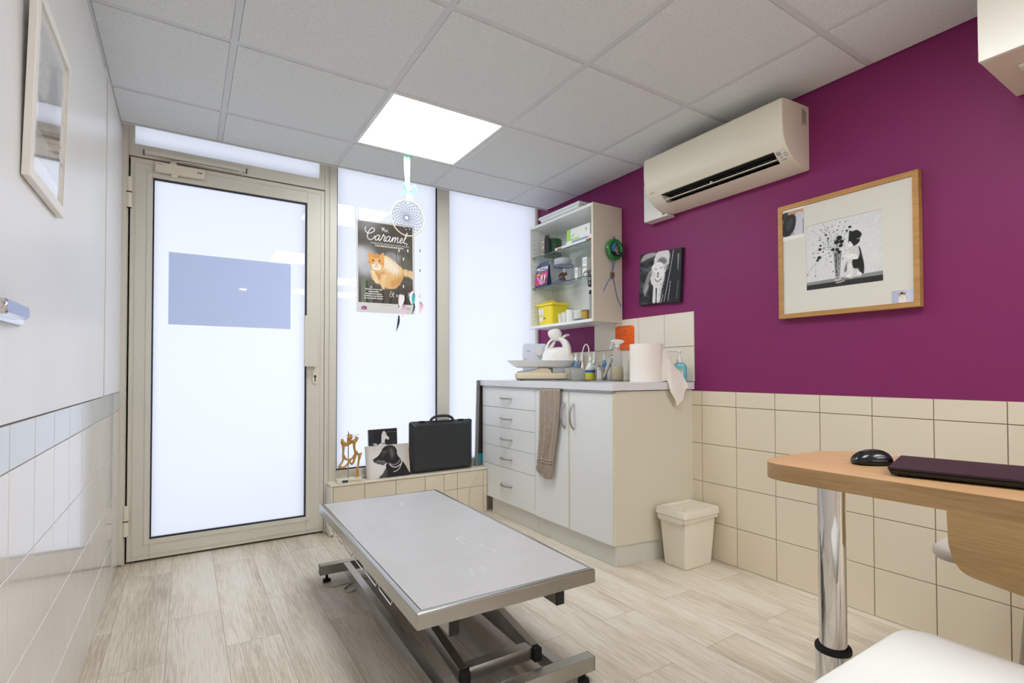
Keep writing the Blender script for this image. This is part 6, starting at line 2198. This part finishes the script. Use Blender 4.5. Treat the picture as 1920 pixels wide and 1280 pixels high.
mb = MB(); mb.sheet([[(1.70, .0, .50), (1.93, -.05, .50), (2.17, .0, .50)], [(1.70, -.03, .655), (1.93, -.09, .67), (2.17, -.03, .655)]], thick=.011)
build(mb, 'backrest', M['ply'], t, 40)
for x, y in ((1.76, .42), (2.10, .42), (1.76, .05), (2.10, .05)):
    mb = MB(); mb.cyl((x, y, .0005), (x + (1.93 - x) * .15, y + (.24 - y) * .15, .398), .011, n=12)
    build(mb, 'leg', M['satin'], t)

# white padded stool in front
M['stool'] = mat('white leatherette', '#e9e9e3', rough=.38, spec=.4)
t = thing('stool', 'white padded seat with rounded corners in front of the desk', 'stool', (1.055, .262, 0))
mb = MB()
sx_, sy_ = 1.0555, .262
rows = []
for s, z in ((.012, .385), (.0, .398), (-.001, .425), (.003, .441), (.012, .4495), (.035, .453), (.09, .4545), (.16, .4548)):
    rows.append([(x, y, z) for x, y in rrect(.416 - 2 * s, .420 - 2 * s, max(.060 - s * .6, .012), 7, sx_, sy_)])
mb.loft(rows)
build(mb, 'seat', M['stool'], t, 60)
mb = MB(); mb.lathe([(.03, .30), (.03, .372), (.09, .376), (.09, .3845)], (sx_, sy_, 0), 28); mb.lathe([(.02, .05), (.02, .2995)], (sx_, sy_, 0), 24)
build(mb, 'pedestal', M['chrome'], t)
mb = MB(); mb.lathe([(.19, .0005), (.19, .008), (.17, .014), (.04, .03), (.03, .0495)], (sx_, sy_, 0), 40)
build(mb, 'foot_plate', M['chrome'], t)

# ------------------------------------------------------------------ left wall: picture and handle
t = thing('framed_picture', 'white framed picture hanging on the white cladding near the camera', 'picture', (XL + .01, 1.505, 1.353))
fy0, fy1, fz0, fz1 = 1.337, 1.672, 1.353, 1.740
lean = .0100
Xf = lambda z: XL + .021 + (z - fz0) / (fz1 - fz0) * lean
b = .022
M['frame_w'] = mat('white lacquered frame', '#ebe9e2', rough=.35)
mb = MB()
def wbar(P, mb, d0=-.013, d1=0.):
    mb.loft([[(Xf(z) + d0, y, z) for y, z in P], [(Xf(z) + d1 - .0015, y, z) for y, z in P], [(Xf(z) + d1, y + (1.505 - y) * .008, z + (1.54 - z) * .008) for y, z in P]])
for P in ([(fy0, fz0), (fy1, fz0), (fy1 - b, fz0 + b), (fy0 + b, fz0 + b)], [(fy0, fz1), (fy1, fz1), (fy1 - b, fz1 - b), (fy0 + b, fz1 - b)],
          [(fy0, fz0), (fy0, fz1), (fy0 + b, fz1 - b), (fy0 + b, fz0 + b)], [(fy1, fz0), (fy1, fz1), (fy1 - b, fz1 - b), (fy1 - b, fz0 + b)]):
    wbar(P, mb)
build(mb, 'frame', M['frame_w'], t, 30)
M['glazed'] = mat_attr('glazed print', rough=.05, spec=.6, coat=1.)
W_, H_ = fy1 - fy0 - 2 * b, fz1 - fz0 - 2 * b
pt = Paint(W_, H_, 70, 90, '#e4e4e4')
a = pt.a
pt.poly([(.12, .12), (a - .12, .12), (a - .12, .92), (.12, .92)], '#c9cacb', .01)
pt.poly([(.12, .50), (a - .12, .50), (a - .12, .30), (.12, .30)], '#a5a19b', .03)
pt.poly([(.35, .52), (.42, .80), (.55, .84), (.60, .70), (.56, .52)], '#9a9a9e', .06, 3)
pt.line([(.2, .42), (.8, .40)], .02, '#77756f', .02, 0, .7).line([(.15, .30), (.85, .30)], .012, '#55565a', .01)
pt.tex(30, 30, 3, .06)
U = Vector((0, 1, 0)); V = Vector((lean / (fz1 - fz0), 0, 1)).normalized()
pt.mesh('printed_picture', (Xf(fz0 + b) - .006, fy0 + b, fz0 + b), U, V, M['glazed'], t)

t = thing('door_pull', 'chrome oval handle plate on the white cladding', 'handle', (XL + .008, 1.27, 1.08))
mb = MB(); P = rrect(.19, .040, .0198, 8, 1.268, 1.080)
mb.loft([[(XL + .0065, y, z) for y, z in P], [(XL + .0095, y, z) for y, z in P], [(XL + .0115, 1.268 + (y - 1.268) * .985, 1.08 + (z - 1.08) * .9) for y, z in P]])
pl_b = build(mb, 'plate', M['chrome'], t, 40)
mb = MB(); P = rrect(.15, .027, .0133, 8, 1.235, 1.081)
mb.loft([[(XL + .0118, y, z) for y, z in P], [(XL + .026, y, z) for y, z in P], [(XL + .029, 1.235 + (y - 1.235) * .97, 1.081 + (z - 1.081) * .8) for y, z in P]])
build(mb, 'lever', M['chrome'], t, 40)

# ------------------------------------------------------------------ poster on the middle window
PY = YF + .0232
t = thing('poster', 'cat poster with large white script lettering taped on the frosted window', 'poster', (1.107, PY, 1.356))
an = R(.7)
U = Vector((math.cos(an), 0, math.sin(an))); V = Vector((-math.sin(R(.9)), 0, math.cos(R(.9)))); V = (V - U * V.dot(U)).normalized()
N = U.cross(V)
O = Vector((.916, PY, 1.355)); W_, H_ = .392, .597
mb = MB(); mb.prism([(0, 0), (W_, 0), (W_, H_), (0, H_)], O, U, V, -N * -.0004)
M['poster_paper'] = mat('poster paper', '#e4e2dd', rough=.4)
build(mb, 'paper', M['poster_paper'], t, 0)
pt = Paint(W_, H_, 190, 290, '#dfddd9')
a = pt.a
def pf(u, v_): return (u * a, v_)
fx0, fx1, fyb, fyt = .03 * a, .965 * a, .105, .982
inside = (pt.X > fx0) * (pt.X < fx1) * (pt.Y > fyb) * (pt.Y < fyt)
keep = pt.C.copy()
n1 = pt.noise(5, 7, 5, 4)
pt.C[:] = np.array(pt.col('#5c5852'))
pt.put(np.clip(n1 * 1.5 - .45, 0, 1), '#7a756c', .8)
pt.put(np.clip((pt.Y - .70) / .15, 0, 1), '#565049', .9)
pt.ell(.10, .55, .13, .16, '#b9bcc0', .9).ell(.03, .60, .09, .10, '#c9ccd0', .9)
pt.ell(.42, .60, .09, .07, '#9fa0a2', 1.).ell(.36, .62, .05, .05, '#8d8f92', 1.)
pt.ell(.54, .56, .06, .10, '#6d6c5c', .9)
pt.line([(.44, .68), (.45, .58), (.50, .50), (.44, .44)], .008, '#3a3531', .01, 3, .7)
pt.put(np.clip((.33 - pt.Y) / .15, 0, 1), '#4a453f', .8)
# pickets
for (x, w_, h_, c_3) in ((.075, .05, .385, '#6f7a66'), (.155, .042, .34, '#5f625a'), (.25, .05, .30, '#57534b'), (.335, .05, .27, '#5d5850'), (.42, .05, .28, '#57524a'), (.505, .05, .26, '#5b564e'), (.585, .04, .27, '#524d46')):
    pt.poly([(x - w_ / 2, .08), (x - w_ / 2, h_ - .02), (x, h_), (x + w_ / 2, h_ - .02), (x + w_ / 2, .08)], c_3, .012)
    pt.line([(x + w_ / 2 + .012, .08), (x + w_ / 2 + .012, h_ - .05)], .012, '#3a352f', .012)
# tail, body, head of the cat
pt.poly([(.46, .46), (.52, .50), (.60, .49), (.655, .47), (.655, .40), (.56, .42), (.48, .41)], '#e9c99a', .02, 4, fur=.03, seed=3)
pt.poly([(.17, .50), (.16, .42), (.18, .36), (.22, .33), (.30, .29), (.36, .265), (.44, .28), (.50, .36), (.53, .44), (.50, .52), (.42, .58), (.34, .63), (.25, .60)], '#e6bd84', .016, 4, fur=.03, seed=7)
pt.poly([(.29, .62), (.40, .58), (.48, .51), (.46, .44), (.36, .46), (.29, .52)], '#f6ead6', .07, 4, .9)
pt.poly([(.38, .36), (.48, .40), (.52, .44), (.48, .34), (.40, .285)], '#d59a5c', .04, 4, .8)
pt.poly([(.18, .47), (.24, .43), (.30, .45), (.31, .38), (.24, .36), (.19, .40)], '#c98f55', .04, 4, .75)
pt.poly([(.15, .45), (.18, .38), (.20, .33), (.23, .315), (.25, .34), (.22, .40), (.19, .46)], '#efd2a4', .014, 4)
pt.poly([(.27, .42), (.265, .34), (.275, .27), (.31, .265), (.31, .33), (.33, .41)], '#ecc996', .014, 4)
pt.poly([(.135, .56), (.13, .665), (.165, .635), (.215, .645), (.265, .635), (.30, .66), (.305, .56), (.29, .50), (.25, .47), (.215, .462), (.18, .47), (.15, .50)], '#e7a961', .010, 4, fur=.012, seed=11)
pt.poly([(.135, .655), (.16, .628), (.145, .60)], '#d9a98a', .012).poly([(.295, .65), (.27, .63), (.29, .60)], '#d9a98a', .012)
pt.poly([(.165, .52), (.19, .53), (.22, .56), (.245, .53), (.27, .52), (.265, .475), (.22, .462), (.175, .475)], '#f6ead8', .018, 4)
for dx in (-.03, -.01, .012, .034):
    pt.line([(.217 + dx * .6, .595), (.217 + dx, .635)], .006, '#b8702f', .008)
pt.line([(.15, .545), (.135, .535)], .006, '#b8702f', .008).line([(.285, .545), (.30, .535)], .006, '#b8702f', .008)
pt.ell(.185, .566, .016, .009, '#8a6a38', .5, -8).ell(.25, .566, .016, .009, '#8a6a38', .5, 8).ell(.185, .567, .006, .007, '#1c170c', .4).ell(.25, .567, .006, .007, '#1c170c', .4)
fr_ = pt.noise(110, 110, 31, 2)
catm = ((pt.C[..., 0] - pt.C[..., 2]) > .07)[..., None]
pt.C = np.where(catm, np.clip(pt.C * (1 + .16 * (fr_[..., None] - .5)), 0, 1), pt.C)
pt.poly([(.205, .60), (.19, .575), (.20, .53), (.2175, .515), (.235, .53), (.245, .575), (.23, .60)], '#efc48c', .03, 3, .7)
pt.poly([(.207, .532), (.228, .532), (.2175, .518)], '#c9806a', .006).line([(.195, .498), (.217, .508), (.24, .498)], .004, '#8d5a3a', .005, 3)
img = pt.C.copy()
pt.C = np.where(inside[..., None] > 0, img, keep)
pt.poly([(.05, .03), (.05, .058), (.085, .072), (.09, .062), (.108, .066), (.11, .03)], '#9b3f8c', .006)
pt.line([(.055, .045), (.09, .045)], .004, '#e6cfe2', .004)
pt.mesh('printed_picture', O, U, V, M['print_gloss'], t, lift=.0012)
M['script'] = mat('white poster lettering', '#f4f2ee', rough=.5)
def script(strokes, x, y, s, r_, name):
    mb = MB()
    for st in strokes:
        P = [O + U * (x + p[0] * s) + V * (y + p[1] * s) + N * .0022 for p in st]
        mb.tube(P, r_, n=6, smooth=5 if len(st) > 2 else 0, flat=.8)
    for v in mb.bm.verts:
        h = (v.co - O).dot(N) - .0022
        v.co -= N * (h * .85)
    return build(mb, name, M['script'], t, 60)
A_ = lambda x: [(x + .65, .95), (x + .30, 1.0), (x, .6), (x + .1, .1), (x + .45, .1), (x + .68, .6), (x + .70, 1.0), (x + .70, .3), (x + .9, .02), (x + 1.15, .35)]
caramel = [[(-.25, 2.25), (-.4, 1.75), (-.1, 1.25), (.35, 1.15), (.85, 1.35), (1.3, 1.7), (1.35, 2.0), (1.05, 2.2), (.65, 2.0), (.2, 1.35), (0, .6), (.2, .1), (.65, 0), (1.1, .3), (1.45, .8)]] + [[(x + .30 * y - .16, y) for x, y in st] for st in (
           A_(1.5), [(2.65, .35), (2.8, 1.1), (2.86, 1.25), (2.92, 1.0), (3.2, .95), (3.25, .8), (3.15, .3), (3.35, .02), (3.6, .35)], A_(3.5),
           [(4.6, .35), (4.76, .95), (4.78, .02), (4.84, .5), (5.1, 1.0), (5.26, .8), (5.28, .02), (5.34, .5), (5.6, 1.0), (5.76, .8), (5.78, .2), (5.95, .02), (6.2, .3)],
           [(6.2, .3), (6.62, .6), (6.58, .95), (6.33, .9), (6.26, .4), (6.5, .02), (6.9, .3)], [(6.9, .3), (7.24, 1.4), (7.22, 2.0), (7.06, 2.0), (7.0, 1.2), (7.08, .2), (7.32, .02), (7.55, .2)], [(7.78, .08), (7.70, -.28)])]
script(caramel, .072, .471, .0353, .0034, 'title_lettering')
moi = [[(-.45, 1.0), (-.1, 1.65), (0, .1)], [(0, .1), (.3, 1.6), (.42, .5)], [(.42, .5), (.75, 1.6), (.82, .3), (1.0, .05), (1.2, .4)], [(1.6, .95), (1.25, .8), (1.25, .2), (1.55, .05), (1.8, .5), (1.6, .95)], [(1.85, .5), (2.1, .9), (2.1, .2), (2.3, .05)], [(2.12, 1.35), (2.14, 1.45)], [(2.55, .1), (2.5, -.2)]]
script(moi, .172, .533, .0165, .0017, 'small_lettering')
et = [[(1.0, 1.75), (.6, 1.9), (.3, 1.55), (.55, 1.1), (.85, 1.05), (.4, .95), (.1, .5), (.35, .02), (.9, .15)], [(1.0, .3), (1.5, 1.8), (1.35, .6), (1.45, .05), (1.75, .2)], [(1.1, 1.2), (1.8, 1.25)],
      [(2.5, .9), (2.7, 1.0), (2.8, .05), (3.2, .95), (3.35, .9)], A_(3.4)[:1] + [(3.75, .95), (3.45, .5), (3.65, .05), (4.0, .4), (3.85, .95)], [(4.1, .9), (4.15, .2), (4.4, .05), (4.7, .9), (4.7, .2), (4.9, .05)], [(5.0, .2), (5.4, 1.0), (5.5, .5), (5.4, .05), (5.15, .1)],
      [(6.9, 1.5), (7.15, 1.9), (7.5, 1.7), (7.3, 1.2), (6.95, .75), (6.95, .5)], [(6.9, .08), (6.92, .1)]]
script(et, .215, .108, .0185, .0018, 'small_lettering')
tp = lambda x, y: O + U * x + V * y
for s, x, y, sz, bd_ in (('TOUJOURS EN VADROUILLE, ON ME VACCINE', .092, .4475, .0125, 0), ('POUR RESTER EN BONNE SANTÉ', .122, .4325, .0130, .0004)):
    text_obj(s, 'lettering', sz, tp(x, y), U, V, M['script'], t, lift=.0018, bold=bd_)
for k, s in enumerate(('Vacciner est un acte', 'responsable.', 'Caramel est unique,', 'il mérite un protocole', 'de vaccination unique.')):
    text_obj(s, 'lettering', .0138, tp(.110, .147 - k * .0145), U, V, M['script'], t, align='CENTER', lift=.0018, bold=.0004)
text_obj('“', 'lettering', .045, tp(.085, .140), U, V, M['script'], t, lift=.0018)
text_obj('MSD', 'lettering', .016, tp(.328, .030), U, V, M['ink'], t, lift=.0018)
mb = MB()
q_ = lambda x, y: O + U * x + V * y + N * .0014
mb.tube([q_(.150, .0505), q_(.19, .0505), q_(.236, .0505)], .0011, n=4)
build(mb, 'fine_print', mat('pale grey fine print', '#a9a8a6', rough=.6), t)

# ------------------------------------------------------------------ dreamcatcher
dxc, dyc, dzc, dr = 1.0615, 2.768, 1.846, .0985
t = thing('dreamcatcher', 'dreamcatcher hanging by a mint ribbon from the ceiling light', 'dreamcatcher', (dxc, dyc, 1.20))
M['mint'] = mat('mint satin ribbon', '#8fdcb8', rough=.35, sheen=.3)
M['mint_d'] = mat('mint ribbon underside', '#6fb598', rough=.5)
M['hoop'] = mat('pale willow hoop', '#d8c29c', rough=.6, bump=(150, .4, .002))
M['thread'] = mat('dark violet thread', '#3a3a52', rough=.8)
M['thread_p'] = mat('pale string', '#cfc4b4', rough=.8)
M['bead'] = mat('pale beads', '#e9e0cf', rough=.3)
M['bead_d'] = mat('grey beads', '#77747a', rough=.35)
mb = MB(); mb.tube([(dxc + dr * math.cos(a), dyc + .003 * math.sin(3 * a), dzc + dr * 1.02 * math.sin(a)) for a in [2 * PI * i / 48 for i in range(48)]], .0036, n=8, closed=True)
hoop = build(mb, 'hoop', M['hoop'], t)
mb = MB()
hx_, hz_ = dxc - .006, dzc + .002
NW = 20
for k in range(NW):
    for sg in (1, -1):
        P = []
        for j in range(9):
            f = j / 8
            a = 2 * PI * k / NW + sg * f * 1.25
            r_ = dr * .985 * (1 - f) ** 1.15 + .0135 * (1 - (1 - f) ** 1.15)
            cxx, czz = dxc + (hx_ - dxc) * f, dzc + (hz_ - dzc) * f
            P.append((cxx + r_ * math.cos(a), dyc + .0008 * sg, czz + r_ * math.sin(a)))
        mb.tube(P, .0008, n=4)
mb.tube([(hx_ + .0135 * math.cos(a), dyc, hz_ + .0135 * math.sin(a)) for a in [2 * PI * i / 18 for i in range(18)]], .0011, n=5, closed=True)
build(mb, 'web', M['thread'], t, 60)
for (x, z, r_) in ((-.022, -.055, .0028), (-.010, -.066, .0028), (.012, -.062, .0028), (.04, -.052, .0028), (-.006, -.002, .004)):
    mb = MB(); mb.ball((dxc + x, dyc - .002, dzc + z), r_, 8, 6)
    build(mb, 'bead', M['bead'], t, 60)
mb = MB()
for sx0, sx1, xk in ((1.038, 1.056, 1.054), (1.058, 1.076, 1.066)):
    rows = []
    for j in range(9):
        f = j / 8
        w0, w1 = sx0 + (xk - .006 - sx0) * f ** 1.5, sx1 + (xk + .006 - sx1) * f ** 1.5
        z = 2.200 - f * .192
        rows.append([(w0, dyc - .002 + .004 * math.sin(f * 5), z), ((w0 + w1) / 2, dyc - .004 - .003 * f, z), (w1, dyc + .001, z)])
    mb.sheet(rows, thick=.0007)
mb.ball((1.0605, dyc - .003, 1.998), .0095, 12, 8, (1, .8, 1.2))
rows = [[(1.052, dyc - .006, 2.03 - .1 * f), (1.0605, dyc - .010, 2.03 - .105 * f), (1.069, dyc - .005, 2.03 - .098 * f)] if f < 1 else [(1.058, dyc - .006, 1.925), (1.0605, dyc - .008, 1.922), (1.063, dyc - .006, 1.925)] for f in (0, .35, .7, 1)]
mb.sheet(rows, thick=.0007)
rb = build(mb, 'ribbon', M['mint'], t, 60)
mb = MB()
def band(P, w, mb=mb):
    Q = catmull(P, 5)
    mb.sheet([[q + Vector((0, -.003, w)), q, q + Vector((0, .002, -w))] for q in Q], thick=.0006)
band([(1.062, dyc, 2.005), (1.085, dyc - .012, 2.030), (1.108, dyc - .010, 2.028), (1.114, dyc, 2.008), (1.095, dyc + .006, 2.003), (1.064, dyc, 2.0)], .0085)
band([(1.060, dyc, 2.005), (1.045, dyc - .008, 2.018), (1.036, dyc - .004, 2.035), (1.040, dyc + .006, 2.025), (1.060, dyc, 2.0)], .0055)
band([(1.058, dyc, 1.998), (1.040, dyc - .004, 1.990), (1.022, dyc - .006, 1.974)], .0075)
mb.sheet([[(1.064, dyc - .002, 1.995), (1.074, dyc, 1.990)], [(1.070, dyc - .006, 1.965), (1.092, dyc - .002, 1.970)], [(1.074, dyc - .006, 1.945), (1.086, dyc, 1.952)], [(1.074, dyc - .004, 1.928), (1.076, dyc, 1.930)]], thick=.0006)
build(mb, 'bow', M['mint'], rb, 60)
mb = MB(); mb.tube([(1.0605, dyc - .003, 1.99), (1.0615, dyc, dzc + dr)], .0012, n=6)
build(mb, 'loop_cord', M['thread_p'], t)

M['f_white'] = mat('white feather', '#efe8ee', rough=.8)
M['f_pink'] = mat('pale pink feather', '#e6c3d6', rough=.8)
M['f_teal'] = mat('teal feather', '#4fb3ac', rough=.7)
M['f_dark'] = mat('blue black feather', '#27364a', rough=.7)
def feather(mb, x, z0, dx, dz, w, curl=.0, y=0.):
    """soft vane on a bent quill, from the tied end down"""
    n = 26
    L_, R_ = [], []
    rs2 = random.Random(int(x * 9999))
    for i in range(n + 1):
        f = i / n
        px_ = x + dx * f + curl * math.sin(PI * f)
        pz_ = z0 + dz * f
        ww = w * (max(.02, math.sin(PI * min(1, f * 1.02 + .06))) ** .6) * (1 + .22 * rs2.uniform(-1, .6))
        L_.append((px_ - ww, dyc + y + .003 * math.sin(f * 4), pz_ + ww * .5)); R_.append((px_ + ww, dyc + y - .002, pz_ + ww * .5))
    rows = [[a, ((a[0] + b_[0]) / 2, a[1] - .003, (a[2] + b_[2]) / 2 - w * .4), b_] for a, b_ in zip(L_, R_)]
    mb.sheet(rows)
    mb.sheet([[(p[0], p[1] + .0007, p[2]) for p in r] for r in rows])
    mb.tube([(r[1][0], r[1][1] - .0003, r[1][2]) for r in rows], [.0012, .0008, .0004], n=5)
strings = [(1.010, 1.765, 1.335, 'web string with white and dark feather'), (1.037, 1.752, 1.35, ''), (1.100, 1.757, 1.415, ''), (1.136, 1.785, 1.375, '')]
for (x, zt_, zb_, _l) in strings:
    mb = MB(); mb.tube([(x, dyc, zt_), (x, dyc, zb_)], .0005, n=5)
    build(mb, 'string', M['thread'] if x != 1.136 else M['thread_p'], t)
for (x, z, m_) in ((1.010, 1.655, 'bead'), (1.037, 1.61, 'bead'), (1.037, 1.455, 'bead'), (1.0625, 1.66, 'bead'), (1.136, 1.408, 'bead'),
                   (1.136, 1.67, 'bead_d'), (1.136, 1.555, 'bead_d'), (1.01, 1.34, 'bead_d'), (1.037, 1.35, 'bead_d'), (1.1, 1.415, 'bead_d')):
    mb = MB(); mb.cyl((x, dyc, z - .0075), (x, dyc, z + .0075), .0032, n=10)
    build(mb, 'bead', M[m_], t)
mb = MB(); mb.tube([(1.0625, dyc, 1.748), (1.0625, dyc, 1.45)], .0005, n=5)
build(mb, 'string', M['thread'], t)
for nm, args in (('f_white', (1.024, 1.408, -.012, -.085, .017, .006)), ('f_pink', (1.044, 1.350, -.016, -.065, .013, .006)), ('f_dark', (1.010, 1.290, -.016, -.092, .006, .006)),
                 ('f_white', (1.094, 1.432, -.004, -.085, .014, -.005, .003)), ('f_teal', (1.100, 1.420, -.004, -.07, .011, -.002)), ('f_dark', (1.100, 1.362, -.016, -.062, .0045, .008)),
                 ('f_pink', (1.138, 1.375, -.014, -.075, .012, .014))):
    mb = MB(); feather(mb, *args)
    build(mb, 'feather', M[nm], t, 60)

# ------------------------------------------------------------------ light of the room
w = bpy.data.worlds.new('world')
SC.world = w
w.use_nodes = True
w.node_tree.nodes['Background'].inputs['Color'].default_value = (.8, .85, 1, 1)
w.node_tree.nodes['Background'].inputs['Strength'].default_value = .3

L_ = bpy.data.lights.new('daylight', 'AREA')
L_.shape = 'RECTANGLE'
L_.size, L_.size_y = 5.4, 3.2
L_.energy = 31.5
L_.color = (.90, .925, 1.0)
lo = bpy.data.objects.new('daylight', L_)          # bright street in front of the glazing
COL.objects.link(lo)
lo.location = (1.05, 4.7, 1.12)
lo.rotation_euler = (-PI / 2, 0, 0)

SC.view_settings.view_transform = 'Standard'
SC.view_settings.look = 'None'
SC.view_settings.gamma = 1.0
SC.view_settings.use_curve_mapping = False
SC.view_settings.exposure = 0.82
SC.cycles.use_denoising = True
SC.cycles.max_bounces = 12
SC.cycles.diffuse_bounces = 8
SC.cycles.glossy_bounces = 5
SC.cycles.transmission_bounces = 8
SC.cycles.transparent_max_bounces = 16
SC.cycles.sample_clamp_indirect = 6.0
SC.cycles.caustics_reflective = False
SC.cycles.caustics_refractive = False
